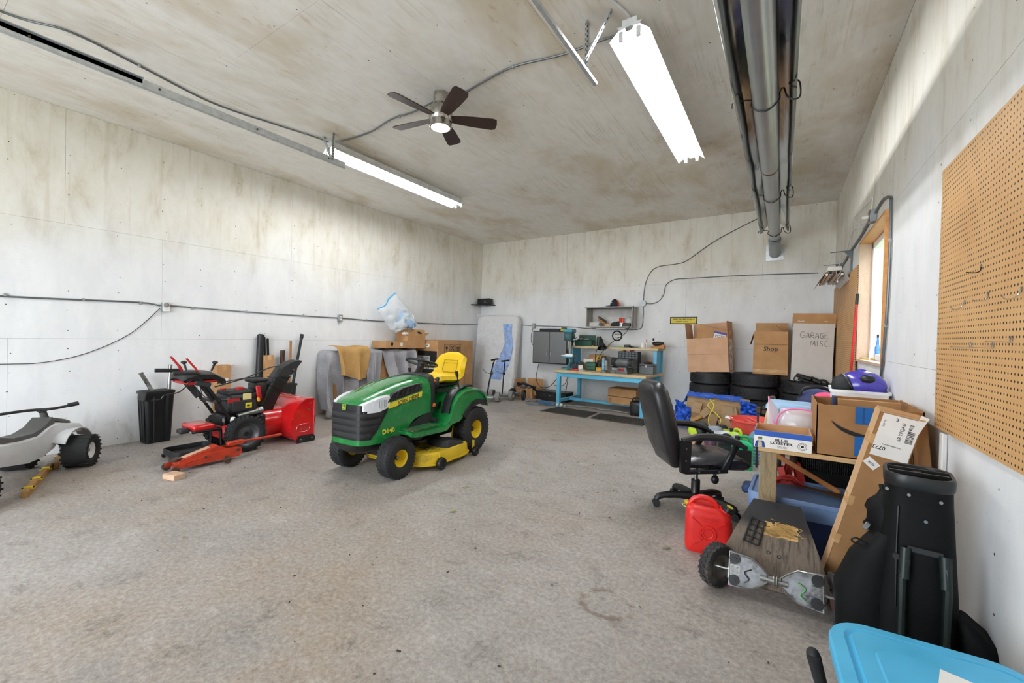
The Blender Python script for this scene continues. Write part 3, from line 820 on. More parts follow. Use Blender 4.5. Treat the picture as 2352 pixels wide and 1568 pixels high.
for i in range(160): cl.box((random.gauss(.30, .07), random.gauss(-.10, .05), .178 + random.random() * .012), (.003, random.uniform(.015, .035), .002), (random.uniform(-20, 20), 0, random.uniform(0, 360)))
stuff(cl.obj('grass_clippings', M_GRASS, dko))
for x, y, r_ in ((.525, -.135, .062), (.505, .475, .05), (-.51, .10, .06)):
    s = 1 if x > 0 else -1
    w_ = MB().lathe([(.02, -.02), (r_ * .9, -.022), (r_, -.014), (r_, .014), (r_ * .9, .022), (r_ * .55, .022), (r_ * .5, .014), (.012, .014), (0, .018)], Matrix.Translation((x, y, r_ + .002)) @ Matrix.Rotation(R(90 * s), 4, 'Y'), 24).obj('gauge_wheel', M_BLK, dko)
    MB().bar((x - s * .03, y, r_), (x - s * .03, y, .17), .03, .006).obj('wheel_bracket', M_YELD, dko)
MB().bar((.30, .30, .18), (.28, .36, .33), .05, .006, 90).obj('deck_hanger', M_YELR, dko)
# ------------------------------------------------------------------ snow blower
M_RED = mat('red_gloss_paint', '#c8171c', .22, var=.05, coat=.5)
M_REDM = mat('red_plastic', '#b5161c', .45, var=.08)
sb = thing('snow_blower', 'red snow blower with black discharge chute facing the back wall', 'snow blower', (-5.28, 2.32, 0))
SX = lambda s: Matrix(((0, 0, s, 0), (1, 0, 0, 0), (0, 1, 0, 0), (0, 0, 0, 1)))   # (y, z) outline extruded along x
for s in (1, -1):
    wheel(sb, (s * .265, 0, .195), .195, .11, .125, mat('grey_wheel_disc', '#4b4d50', .4, .3), s, 26, 3, lw=.022, lh=.009, name='drive_wheel', dish=.3, tilt=35, sq=.36, holes=1)
    side = [(.73, .01), (.735, .50), (.71, .525), (.63, .525), (.545, .47), (.48, .38), (.445, .26), (.45, .12), (.51, .01)]
    pl = MB().prism(side, .384, .394, SX(s)).obj('bucket_side', M_RED, sb)
    MB().tube([(s * .392, y, z) for y, z in ((.73, .02), (.735, .50), (.71, .527), (.63, .527), (.545, .472))], .008, 6).obj('rolled_edge', M_RED, pl)
    MB().tube([(s * .395, y, z) for y, z in ((.52, .14), (.52, .20), (.565, .22), (.665, .22), (.675, .16), (.625, .13))], .006, 6, sub=4, closed=True).obj('pressed_rib', M_RED, pl)
    MB().prism([(.515, .0), (.505, .03), (.53, .085), (.71, .085), (.745, .05), (.735, .0)], .395, .408, SX(s)).obj('skid_shoe', M_BLK, pl)
    for y, z in ((.56, .045), (.70, .045), (.685, .47), (.66, .40), (.57, .17), (.635, .17)):
        MB().cyl((s * .393, y, z), (s * (.412 if z < .1 else .398), y, z), .010, n=8).obj('bolt', M_STL, pl)
shell_p = cr_spline([(0, y, z) for y, z in ((.735, .52), (.63, .52), (.547, .465), (.484, .376), (.45, .26), (.456, .13), (.52, .035), (.735, .02))], 3)
MB().grid(lambda u, v: (-.388 + .776 * u, shell_p[int(round(v * (len(shell_p) - 1)))].y, shell_p[int(round(v * (len(shell_p) - 1)))].z), 2, len(shell_p) - 1, .006).obj('bucket_shell', M_RED, sb)
au = MB()
for s in (1, -1):
    for k in range(60):
        a = k / 59 * 4 * PI; x = s * (.04 + .31 * k / 59); a2 = (k + 1) / 59 * 4 * PI; x2 = s * (.04 + .31 * (k + 1) / 59)
        p = lambda q, xx, r_: (xx, .625 + r_ * .8 * math.cos(q), .26 + r_ * math.sin(q))
        au.add([p(a, x, .09), p(a, x, .19), p(a2, x2, .19), p(a2, x2, .09)], [(0, 1, 2, 3)])
au.cyl((-.38, .625, .26), (.38, .625, .26), .02).obj('auger', M_BLKS, sb)
MB().cyl((0, .24, .235), (0, .50, .235), .185, n=32).torus((0, .25, .235), .185, .008, (0, 1, 0), 32, 6).obj('impeller_housing', M_RED, sb)
MB().prism(rrect(.05, .06, .01), .0, .002, TR((.16, .65, .528), (0, 0, 0))).obj('warning_label', M_PAPER, sb)
# chute, ribbed and bent, with a hinged cap
cp = [(0, .30, .40), (.02, .34, .50), (.02, .40, .62), (.02, .47, .74), (.02, .54, .84)]
lo = []
for i, p in enumerate(cp):
    w_, d_ = (.085, .09) if i else (.10, .10)
    ang = (0, 12, 28, 33, 36)[i]
    lo.append([Vector(p) + Matrix.Rotation(R(-ang), 3, 'X') @ Vector((x, y, 0)) for x, y in rrect(w_ * 2, d_ * 2, .035)])
ch = MB().loft(lo).obj('chute', M_BLK, sb)
for i in range(8):
    q = .12 + i * .09; j = q * (len(cp) - 1); a = int(j); c = Vector(cp[a]).lerp(Vector(cp[min(a + 1, 4)]), j - a)
    MB().box(c, (.178, .185, .006), (-(12 + 24 * q), 0, 0)).obj('chute_rib', M_BLK, ch)
MB().prism([(.46, .80), (.57, .77), (.66, .87), (.74, .975), (.70, .985), (.60, .96), (.50, .90)], -.088, .108, SX(1)).obj('deflector_cap', M_BLKM, ch)
MB().cyl((.11, .62, .87), (.125, .62, .87), .012).cyl((.11, .575, .80), (.125, .575, .80), .012).obj('cap_bolt', M_STL, ch)
# engine
en = MB().box((0, .02, .52), (.36, .34, .24), bev=.05, seg=3).obj('engine_shroud', M_BLK, sb)
MB().box((.02, .0, .645), (.30, .28, .05), bev=.02).box((.185, .02, .50), (.02, .26, .12), bev=.008).obj('shroud_top', M_BLKM, en)
MB().lathe([(.0, .0), (.05, .0), (.05, .022), (.035, .03), (0, .03)], TR((.06, .02, .67)), 16).obj('fuel_cap', M_REDM, en)
MB().lathe([(.0, .0), (.03, .0), (.03, .02), (0, .022)], TR((-.05, -.10, .665)), 12).obj('primer_cap', M_REDM, en)
MB().box((.183, -.09, .565), (.006, .12, .045), bev=.002).obj('maker_label', M_REDM, en)
MB().box((.183, .05, .60), (.006, .09, .07)).obj('instruction_label', mat('label_cream', '#d9c98a', .6), en)
MB().box((.198, .06, .50), (.006, .07, .06), bev=.002).obj('choke_panel', mat('yellow_label', '#d8c62a', .5), en)
MB().box((.203, .055, .50), (.006, .03, .02), bev=.002).obj('choke_knob', M_BLK, en)
MB().box((.0, .25, .60), (.20, .16, .30), bev=.04, seg=2).obj('fuel_tank', M_BLK, sb)
MB().box((.03, .22, .765), (.18, .20, .04), bev=.015).obj('tank_lid', M_BLKM, sb)
MB().box((.19, .17, .63), (.03, .05, .17), (8, 0, 0), .01).obj('key_bracket', M_REDM, sb)
MB().box((.21, .16, .555), (.02, .03, .05), (20, 0, 0), .006).obj('ignition_key', mat('amber_key', '#d89a20', .4), sb)
MB().cyl((.16, -.04, .385), (.17, .17, .42), .034, n=16).cyl((.17, .17, .42), (.17, .22, .43), .04, n=16).obj('starter_motor', M_STL, sb)
MB().box((0, .0, .33), (.30, .36, .16), bev=.02).obj('engine_base', M_BLKS, sb)
MB().box((0, -.02, .22), (.34, .34, .16), bev=.02).obj('transmission_case', M_REDM, sb)
MB().box((.10, .20, .30), (.22, .10, .16), bev=.02).obj('belt_guard', M_BLK, sb)
MB().ell((.19, -.10, .36), (.02, .035, .03)).obj('pull_grip', M_PAPER, sb)
# handle frame and control panel
for s in (1, -1):
    MB().tube([(s * .17, -.05, .22), (s * .19, -.16, .42), (s * .21, -.30, .66), (s * .22, -.40, .80), (s * .22, -.46, .86)], .016, 8, sub=3).obj('handle_tube', M_BLKS, sb)
    MB().tube([(s * .22, -.40, .865), (s * .235, -.46, .895), (s * .24, -.64, .905)], .015, 8).cyl((s * .237, -.46, .897), (s * .24, -.66, .908), .021, n=10).obj('hand_grip', M_RUB, sb)
    MB().bar((s * .21, -.43, .88), (s * .205, -.47, .96), .045, .012).bar((s * .205, -.47, .955), (s * .20, -.54, 1.05), .034, .014).obj('clutch_lever', M_REDM, sb)
    MB().bar((s * .225, -.33, .76), (s * .225, -.47, .80), .02, .05, 0, .006).bar((s * .19, -.28, .60), (s * .21, -.44, .84), .012, .07).obj('handle_plate', M_BLKM, sb)
MB().bar((-.20, -.24, .57), (.20, -.24, .57), .03, .03).obj('cross_brace', M_BLKS, sb)
pn = []
for y, z, hw in ((-.56, .835, .16), (-.54, .875, .22), (-.42, .915, .25), (-.30, .905, .25), (-.18, .84, .20), (-.17, .80, .19)):
    pn.append((y, z, hw))
def panel(u, v):
    i = v * 5; a = int(min(i, 4)); q = i - a; y, z, h = [pn[a][k] * (1 - q) + pn[a + 1][k] * q for k in range(3)]
    x = u * 2 - 1
    return (x * h, y, z - .03 * abs(x) ** 3)
MB().grid(panel, 14, 15, .05).obj('control_panel', M_BLK, sb)
MB().box((.0, -.39, .80), (.42, .26, .035), (4, 0, 0), .01).obj('panel_tray', M_REDM, sb)
for x, y, d in ((-.02, -.46, (-.2, -.2, 1)), (.10, -.28, (.1, .35, 1))):
    d = Vector(d).normalized(); p = Vector((x, y, .90))
    MB().cyl(p, p + d * .09, .008, .012).ell(p + d * .10, (.028, .028, .018)).obj('shift_lever', M_BLK, sb)
MB().tube([(.04, -.22, .72), (.05, .1, .80), (.05, .35, .90), (.05, .48, .92)], .007, 6, sub=3).tube([(.05, -.2, .76), (.06, .1, .80), (.02, .3, .80)], .006, 6).obj('chute_rod', M_BLKS, sb)
MB().tube([(.22, -.46, .82), (.24, -.43, .62), (.24, -.30, .58), (.22, -.22, .62)], .004, 5, sub=4).tube([(.2, -.42, .80), (.23, -.40, .66), (.2, -.25, .60), (.17, -.1, .58)], .004, 5, sub=4).tube([(.22, -.50, .83), (.225, -.60, .72), (.22, -.72, .70), (.21, -.75, .66), (.21, -.82, .66)], .006, 5, sub=3).obj('control_cable', M_BLK, sb)

# ------------------------------------------------------------------ floor jack
M_RJ = mat('worn_red_jack_paint', '#b8391f', .5, .1, var=.15, dirt='#6b2a1a', dirt_lo=.6)
M_IRON = mat('rusty_iron', '#5a4a40', .6, .6, var=.3, scale=30)
jk = thing('floor_jack', 'worn red low floor jack with its handle lowered', 'floor jack', (-4.80, 1.84, 0), 0)
for s in (1, -1):
    MB().prism([(-.30, .035), (-.28, .075), (-.05, .135), (.18, .145), (.30, .135), (.315, .08), (.28, .045), (.0, .04)], .075, .083, SX(s)).obj('side_plate', M_RJ, jk)
    MB().cyl((s * .09, -.27, .033), (s * .125, -.27, .033), .033, n=18).obj('front_roller', M_IRON, jk)
    MB().cyl((s * .105, .16, .026), (s * .13, .16, .026), .026, n=14).bar((s * .11, .16, .03), (s * .10, .16, .08), .03, .012).obj('caster', M_IRON, jk)
    MB().tube([(s * .086, y, z) for y, z in ((-.20, .06), (-.14, .085), (.0, .105), (.05, .075), (-.1, .06))], .004, 5, closed=True).obj('pressed_rib', M_RJ, jk)
MB().prism([(-.24, .06), (-.22, .10), (.10, .185), (.16, .15), (.10, .10)], -.06, .06, SX(1)).obj('lifting_arm', M_RJ, jk)
MB().prism([(-.18, .115), (.04, .172), (.04, .177), (-.18, .12)], -.035, .035, SX(1)).obj('maker_strip', mat('faded_strip', '#c99a80', .7), jk)
MB().lathe([(0, 0), (.045, 0), (.05, .012), (.05, .022), (.042, .018), (0, .014)], TR((0, -.24, .10)), 20).obj('saddle', M_IRON, jk)
MB().cyl((0, .12, .10), (0, .30, .10), .035, n=14).obj('hydraulic_cylinder', M_RJ, jk)
MB().bar((0, .20, .165), (0, .36, .17), .06, .045, 0, .008).obj('handle_socket', M_RJ, jk)
MB().cyl((0, .34, .17), (-.05, .66, .155), .013).cyl((-.05, .66, .155), (-.075, .80, .15), .016).obj('handle', M_RJ, jk)
MB().cyl((.085, -.02, .10), (.092, -.02, .10), .012, n=10).cyl((.085, .27, .11), (.094, .27, .11), .014, n=10).obj('pivot_bolt', M_IRON, jk)
bk_ = tag(MB().box((-4.57, 1.52, .025), (.15, .10, .05), (0, 0, 14), .004).obj('wood_block', wood('pale_block', '#d8b79c', '#b98f72')), 'small pale wood block on the floor in front of the floor jack', 'wood block')

# ------------------------------------------------------------------ rolling mechanic seat
ms = thing('mechanic_seat', 'rolling work stool with red padded seat and black tool tray', 'work stool', (-5.26, 1.88, 0))
MB().box((.02, .07, .318), (.32, .20, .06), bev=.022, seg=3).obj('seat_cushion', M_RED, ms)
MB().box((.02, .07, .282), (.30, .18, .018), bev=.004).box((.05, -.075, .29), (.10, .09, .05), bev=.012).obj('seat_board', M_BLKM, ms)
MB().tube([(.12, -.02, .272), (.12, .20, .272), (.12, .245, .25), (.12, .25, .20), (.12, .25, .06)], .017, 10, sub=3).tube([(-.12, -.02, .272), (-.12, .20, .272), (-.12, .245, .25), (-.12, .25, .20), (-.12, .25, .06)], .017, 10, sub=3).obj('bent_frame', M_BLKS, ms)
tr = MB()
P = rrect(.36, .40, .05)
tr.loft([[Vector((x * k, y * k + .02, z)) for x, y in P] for k, z in ((1, .035), (1.0, .095), (.96, .098), (.95, .05), (.0, .048))], cap=False).obj('tool_tray', M_BLKM, ms)
for x in (-.16, .16):
    for y in (-.17, .21): MB().cyl((x - .012, y, .02), (x + .012, y, .02), .0195, n=12).bb(x - .008, x + .008, y - .01, y + .01, .02, .04).obj('caster', M_BLK, ms)

# ------------------------------------------------------------------ tall black tote with pipes, by the left wall
def bin_up(name, label, loc, rz, w, d, h, m):
    t = thing(name, label, 'storage tote', loc, rz)
    L = [[Vector((x, y, z)) for x, y in rrect(w * k, d * k, .03)] for k, z in ((.82, .0), (.9, h * .5), (1, h), (1.06, h), (1.06, h - .03), (1.03, h - .03))]
    L2 = [[Vector((x, y, z)) for x, y in rrect(w * k, d * k, .03)] for k, z in ((.97, h), (.8, .02))]
    MB().loft(L, cap=True).obj('tote_body', m, t)
    MB().loft(L2[::-1] + [[p + Vector((0, 0, .002)) for p in L2[0]]]).obj('tote_inside', M_RUB, t)
    for x in (-.25, .0, .25):
        MB().bar((w * x * .85, -d * .43, .02), (w * x, -d * .515, h - .06), .03, .012).bar((w * x * .85, d * .43, .02), (w * x, d * .515, h - .06), .03, .012).obj('tote_rib', m, t)
    for y in (-.22, .22): MB().bar((w * .43, d * y * .85, .02), (w * .515, d * y, h - .06), .012, .05).obj('tote_rib', m, t)
    MB().box((w * .3, -d * .53, h - .05), (w * .7, .02, .10), (-8, 0, 0), .004).obj('tote_flange', M_BLKM, t)
    return t
bin_up('upright_tote', 'black plastic tote standing on end against the left wall, metal pipes in it', (-6.275, 1.90, 0), 4, .23, .29, .61, M_BLK)
M_PIPE = mat('weathered_exhaust_pipe', '#8f8d88', .4, .8, var=.3, scale=18, dirt='#3a352f', dirt_lo=.5)
o = MB().tube([(-6.28, 1.91, .20), (-6.29, 1.88, .55), (-6.30, 1.85, .64), (-6.31, 1.80, .75), (-6.31, 1.765, .82)], .021, 12, sub=4).torus((-6.31, 1.765, .82), .021, .004, (0, -.4, .8), 14, 5).obj('exhaust_pipe', M_PIPE)
tag(o, 'bent sooty exhaust pipe sticking out of the black upright tote', 'pipe')
o = MB().cyl((-6.27, 2.00, .05), (-6.33, 2.055, .905), .019, n=14).torus((-6.33, 2.055, .905), .0185, .003, (-.07, .06, 1), 14, 5).obj('steel_pipe', M_STL)
tag(o, 'straight grey steel pipe standing in the black upright tote', 'pipe')
# carton and poles
M_CARD = None
def cardboard(name='brown_cardboard', col='#c0966c', dark='#ae855a'):
    if name in MATS: return MATS[name]
    k = NT(name); v = k.coord('Object', (1, 1, 1))
    n1 = k.noise(v, 5, 3); k.color(k.ramp(n1, [(.3, C(dark)), (.7, C(col))]))
    w_ = k.node('ShaderNodeTexWave'); w_.inputs['Scale'].default_value = 60; w_.inputs['Distortion'].default_value = .6; k.link(v, w_.inputs['Vector'])
    k.b.inputs['Roughness'].default_value = .8; k.b.inputs['Specular IOR Level'].default_value = .2
    k.bump(w_.outputs['Fac'], .03, .002)
    MATS[name] = k.m
    return k.m
M_CARD = cardboard(); M_CARD2 = cardboard('dark_kraft_card', '#ab825a', '#987049'); M_CARDP = cardboard('pale_card', '#cda882', '#bd9870')
M_TAPE = mat('packing_tape', '#c9a172', .25, var=.08)
def carton(name, label, loc, size, rz=0., m=None, cat='box', rot=None, group=None, tape=True, seam=True):
    "closed carton: body, four top flaps meeting, tape"
    t = thing(name, label, cat, loc, rz, group, rot)
    x, y, z = size; m = m or M_CARD
    MB().bb(-x / 2, x / 2, -y / 2, y / 2, 0, z - .004, .004).obj('box_body', m, t)
    for s in (1, -1): MB().bb(-x / 2, x / 2, s * .002 if s > 0 else -y / 2, y / 2 if s > 0 else -.002, z - .004, z, .001).obj('flap', m, t)
    if tape: MB().bb(-x / 2 - .001, x / 2 + .001, -.025, .025, z, z + .0012).bb(x / 2, x / 2 + .0012, -.025, .025, z - .07, z).bb(-x / 2 - .0012, -x / 2, -.025, .025, z - .07, z).obj('tape', M_TAPE, t)
    return t
c_ = carton('tall_carton', 'tall narrow brown carton standing behind the snow blower', (-6.335, 2.62, 0), (.14, .175, .88), 0)
MB().bb(.0705, .072, -.04, .05, .62, .70).obj('shipping_label', M_PAPER, c_)
MB().tube([(.072, -.03, .50), (.072, .05, .50), (.072, .05, .555), (.072, -.03, .555)], .0025, 4, closed=True).tube([(.072, -.01, .50), (.072, -.01, .555)], .002, 4).tube([(.072, .02, .50), (.072, .02, .555)], .002, 4).obj('printed_mark', M_INK, c_)
M_ABS = mat('black_abs_pipe', '#1c1d1f', .45, var=.2)
o = bin_up('upright_tote', 'black plastic tote on end behind the snow blower chute, poles in it', (-6.25, 3.40, 0), 0, .25, .30, .57, M_BLKM)
tag(MB().cyl((-6.31, 3.06, 0), (-6.36, 3.13, 1.29), .047, n=18).cyl((-6.36, 3.13, 1.29), (-6.361, 3.131, 1.295), .04, .036, n=18).obj('drain_pipe', M_ABS), 'thick black plastic pipe leaning on the left wall beside two thin poles', 'pipe')
for i, (y, z, lb) in enumerate(((3.19, 1.25, 'thin black pole directly beside the thick black pipe'), (3.235, 1.235, 'thin black pole between the neighbouring pole and the narrow carton'))):
    tag(MB().cyl((-6.34, y + .03, 0), (-6.38, y, z), .013 + .003 * i, n=10).ell((-6.38, y, z), (.015, .015, .01), 8, 6).obj('black_pole', M_BLKS), lb, 'pole', 'thin poles against the left wall')
c_ = carton('narrow_carton', 'slim brown carton standing upright between the pipes', (-6.19, 3.20, 0), (.08, .13, 1.0), 0, M_CARD, rot=(0, -6, 0))
MB().bb(.0405, .042, -.03, .03, .50, .62).obj('shipping_label', M_PAPER, c_)
tag(MB().cyl((-6.26, 3.38, .03), (-6.33, 3.43, 1.06), .032, n=14).torus((-6.33, 3.43, 1.06), .029, .004, (-.07, .05, 1), 14, 5).obj('copper_pipe', mat('brown_pipe', '#4a342a', .5, .4, var=.3)), 'brown metal pipe standing in the tote behind the snow blower', 'pipe')
tag(MB().cyl((-6.25, 3.46, .03), (-6.33, 3.55, 1.02), .027, .019, n=12).cyl((-6.33, 3.55, 1.02), (-6.335, 3.556, 1.21), .017, n=12).obj('wooden_stick', wood('tool_handle', '#b07c48', '#7b5230', (8, 8, 1))), 'wooden tool handle with dark tip standing in the tote', 'tool handle')
tag(MB().cyl((-6.20, 3.43, .03), (-6.33, 3.72, 1.24), .02, n=12).cyl((-6.33, 3.72, 1.24), (-6.337, 3.737, 1.31), .026, n=12).torus((-6.333, 3.727, 1.265), .026, .004, (-.1, .23, .95), 14, 5).obj('scraper_pole', M_BLKM), 'slanted black pole with thicker collar leaning over the chute', 'pole')

# ------------------------------------------------------------------ child's quad bike
M_QGREY = mat('pale_grey_plastic', '#c5c6c8', .4, var=.05, dirt='#a3a29f', dirt_lo=.62)
M_QDK = mat('dark_grey_plastic', '#4c4b49', .55, var=.1)
M_QLT = mat('blue_grey_plastic', '#a9b4bb', .4, var=.06)
q = thing('toy_quad', 'pale grey battery quad bike with fat black tyres by the left wall', 'quad bike', (-5.83, .97, 0), 49)
RIMW = mat('white_plastic_rim', '#e9eaea', .4)
for s in (1, -1):
    wheel(q, (s * .235, .0, .15), .15, .185, .072, RIMW, s, 20, 2, M_RUB, lw=.013, lh=.005, name='tyre', dish=.2, sq=.40, tilt=4, rot=(0, 0, 8))
    wheel(q, (s * .235, -1.14, .15), .15, .185, .072, RIMW, s, 20, 2, M_RUB, lw=.013, lh=.005, name='tyre', dish=.2, sq=.40, tilt=4)
    MB().lathe([(.04, .0), (.042, .05), (.05, .055), (.055, .16), (.04, .18), (0, .18)], TR((s * .10, .02, .13), (0, s * 6, 0)), 14).obj('shock_absorber', M_QLT, q)
    MB().tube([(s * .15, 0, .13), (s * .05, .02, .12)], .012, 6).tube([(s * .16, -.02, .15), (s * .05, -.05, .27)], .009, 6).obj('suspension_arm', M_BLKS, q)
lo = []
for y, hw, zt, zb in ((.24, .05, .345, .325), (.20, .13, .375, .315), (.10, .19, .41, .325), (.0, .20, .425, .34), (-.08, .15, .45, .33), (-.16, .12, .43, .22), (-.30, .13, .37, .18), (-.50, .16, .37, .18), (-1.05, .22, .43, .28), (-1.25, .20, .44, .38)):
    lo.append([Vector((x, y, z)) for x, z in ((hw, zb), (hw * 1.02, (zb * .6 + zt * .4)), (hw * .85, zt - .01), (hw * .4, zt), (-hw * .4, zt), (-hw * .85, zt - .01), (-hw * 1.02, (zb * .6 + zt * .4)), (-hw, zb))])
MB().loft(lo).obj('body_shell', M_QGREY, q, ang=55)
for s in (1, -1):
    def fen(u, v):
        a = R(20 + 140 * u); return (s * (.10 + .12 * v), .0 + .20 * math.cos(a), .22 + .175 * math.sin(a) - .02 * v)
    MB().grid(fen, 14, 5, .01).obj('front_fender', M_QGREY, q)
lo = []
for y, hw, z in ((.17, .06, .385), (.10, .10, .42), (.02, .11, .445), (-.06, .08, .475), (-.10, .07, .48)):
    lo.append([Vector((x, y, zz)) for x, zz in ((hw, z - .02), (hw * .8, z + .012), (-hw * .8, z + .012), (-hw, z - .02))])
ns = MB().loft(lo).obj('nose_cover', M_QDK, q)
lm = MB()
for i in range(7): lm.box((-.06 + .02 * i, .07, .447), (.013, .05, .006), (24, 0, 0))
lm.obj('nose_vent', M_PAPER, ns)
MB().loft([[Vector((x, y, z)) for x, z in ((.09, zz - .05), (.075, zz), (-.075, zz), (-.09, zz - .05))] for y, zz in ((-.10, .50), (-.20, .43), (-.32, .395), (-.52, .40), (-.70, .45))]).obj('saddle_seat', M_QDK, q)
MB().cyl((0, -.06, .44), (0, -.10, .56), .035, .022, n=12).obj('steering_stem', M_QDK, q)
hbp = [(-.24, -.30, .555), (-.09, -.14, .57), (.07, -.07, .575), (.17, .05, .60)]
MB().tube(hbp, .013, 8, sub=3).obj('handlebar', M_BLKS, q)
MB().cyl((.13, .0, .592), (.175, .055, .602), .020, n=10).obj('hand_grip', M_RUB, q)
MB().cyl((-.20, -.26, .56), (-.25, -.31, .555), .020, n=10).obj('hand_grip', M_RUB, q)
MB().tube([(-.05, -.1, .57), (0, -.14, .55), (.05, -.1, .57)], .006, 6).obj('brake_cable', M_BLK, q)

# lumber with yellow clips
M_LUM = wood('weathered_lumber', '#b48a52', '#8a6536', (14, 1, 14), .7)
A, B = Vector((-4.94, .685, .02)), Vector((-5.78, .96, .02))
pk = thing('lumber_strip', 'weathered lumber strip with yellow clips lying before the quad bike', 'lumber', A)
d = (B - A).normalized(); n_ = Vector((-d.y, d.x, 0))
MB().bar((0, 0, 0), B - A, .07, .038, 90, .003).obj('board', M_LUM, pk)
M_CLIP = mat('yellow_clip', '#dcc52a', .45)
for k in (.12, .42, .80):
    p = (B - A) * k + Vector((0, 0, .024)); rz = math.degrees(math.atan2(d.y, d.x))
    c_ = MB().box(p, (.035, .075, .008), (0, 0, rz), .002).box(p + Vector((0, 0, .012)), (.02, .05, .016), (0, 0, rz), .003).obj('clip', M_CLIP, pk)
    MB().cyl(p + n_ * .03, p + n_ * .03 + Vector((0, 0, .012)), .006, n=8).cyl(p - n_ * .03, p - n_ * .03 + Vector((0, 0, .012)), .006, n=8).obj('clip_screw', M_BLK, c_)
A2, B2 = Vector((-5.74, .99, .019)), Vector((-6.18, 1.10, .019))
pk = thing('lumber_strip', 'shorter lumber strip lying between the quad bike tyres', 'lumber', A2)
MB().bar((0, 0, 0), B2 - A2, .07, .038, 90, .003).obj('board', M_LUM, pk)
MB().box((B2 - A2) * .7 + Vector((0, 0, .024)), (.035, .075, .014), (0, 0, 166), .002).obj('clip', M_CLIP, pk)

# ------------------------------------------------------------------ wiring on the left wall
M_CON = mat('armoured_cable', '#74787a', .4, .6, var=.15, scale=60)
M_BOXM = mat('steel_outlet_box', '#a8adb0', .4, .7)
def run(name, label, pts, r, m, clips=(), cat='cable', sub=4, wall=None):
    t = thing(name, label, cat, pts[0]); o = Vector(pts[0])
    MB().tube([Vector(p) - o for p in pts], r, 8, sub=sub).obj('cable_sheath', m, t)
    for p in clips: MB().box(Vector(p) - o, (.02, .02, .03), bev=.003).obj('cable_clip', M_BOXM, t)
    return t
xw = XL + .014
run('armoured_cable', 'grey armoured cable along the left wall from the frame edge to the first outlet', [(xw, -.3, 1.62), (xw, .72, 1.629), (xw, 1.25, 1.64), (xw, 1.78, 1.655), (xw, 1.97, 1.63)], .0095, M_CON, [(xw, y, 1.645) for y in (.75, 1.3, 1.78)])
run('armoured_cable', 'grey armoured cable on the left wall between the two outlets', [(xw, 2.07, 1.64), (xw, 2.3, 1.632), (xw, 2.92, 1.617), (xw, 3.7, 1.605), (xw, 4.40, 1.602)], .0085, M_CON, [(xw, y, 1.618) for y in (2.3, 2.95, 3.8)])
run('armoured_cable', 'grey armoured cable on the left wall from second outlet to the corner', [(xw, 4.49, 1.605), (xw, 5.2, 1.585), (xw, 6.2, 1.592), (xw, 7.2, 1.60), (xw, 8.45, 1.628)], .0085, M_CON, [(xw, y, 1.595) for y in (5.0, 6.1, 7.1)])
run('loose_wire', 'thin dark wire drooping from the first outlet along the left wall', [(xw, 1.97, 1.60), (xw, 1.70, 1.286), (xw, 1.335, 1.063), (xw, 1.012, .971), (xw, .72, .965), (xw, .2, .98)], .0035, M_BLKS)
def outlet(label, y, z, knob):
    t = thing('wall_outlet', label, 'outlet', (XL, y, z))
    MB().bb(0, .045, -.037, .037, -.058, .058, .004).obj('outlet_box', M_BOXM, t)
    MB().bb(.045, .050, -.035, .035, -.056, .056, .003).obj('cover_plate', M_PAPER if knob else M_BOXM, t)
    if knob: MB().ell((.05, 0, .026), (.025, .03, .03)).obj('lamp_socket', mat('grey_plug', '#8b8783', .5), t)
    for zz in ((-.024,) if knob else (-.024, .024)):
        MB().cyl((.05, 0, zz), (.053, 0, zz), .016, n=14).bb(.053, .0545, -.007, -.004, zz - .005, zz + .006).bb(.053, .0545, .004, .007, zz - .005, zz + .006).obj('receptacle', M_CAP if knob else M_PAPER, t)
outlet('white outlet with a round grey plug on the left wall', 2.02, 1.615, True)
outlet('double steel outlet further along the left wall', 4.445, 1.60, False)
# ------------------------------------------------------------------ covered cartons along the left wall
def felt(name, a, b, c):
    k = NT(name); v = k.coord('Object')
    n1 = k.noise(v, 230, 2, .7); n2 = k.noise(v, 5, 3)
    col = k.ramp(n1, [(.36, C(a)), (.5, C(b)), (.66, C(c))])
    k.color(k.mix(k.rng(n2, .35, .65, 0., .35), col, C(a)))
    k.b.inputs['Roughness'].default_value = .95; k.b.inputs['Specular IOR Level'].default_value = .1
    k.bump(n1, .5, .006)
    return k.m
M_FELT = felt('grey_felt_blanket', '#7f7e82', '#a5a4a9', '#c6c5ca')
M_BROWN = felt('brown_moving_blanket', '#a37c49', '#c39b63', '#d2ae78')
M_NAVY = mat('navy_binding', '#27406e', .8)
cc = carton('long_carton', 'large brown carton standing under the grey blankets', (-6.25, 5.02, 0), (.28, 1.75, 1.03), 0, M_CARD2, tape=False)
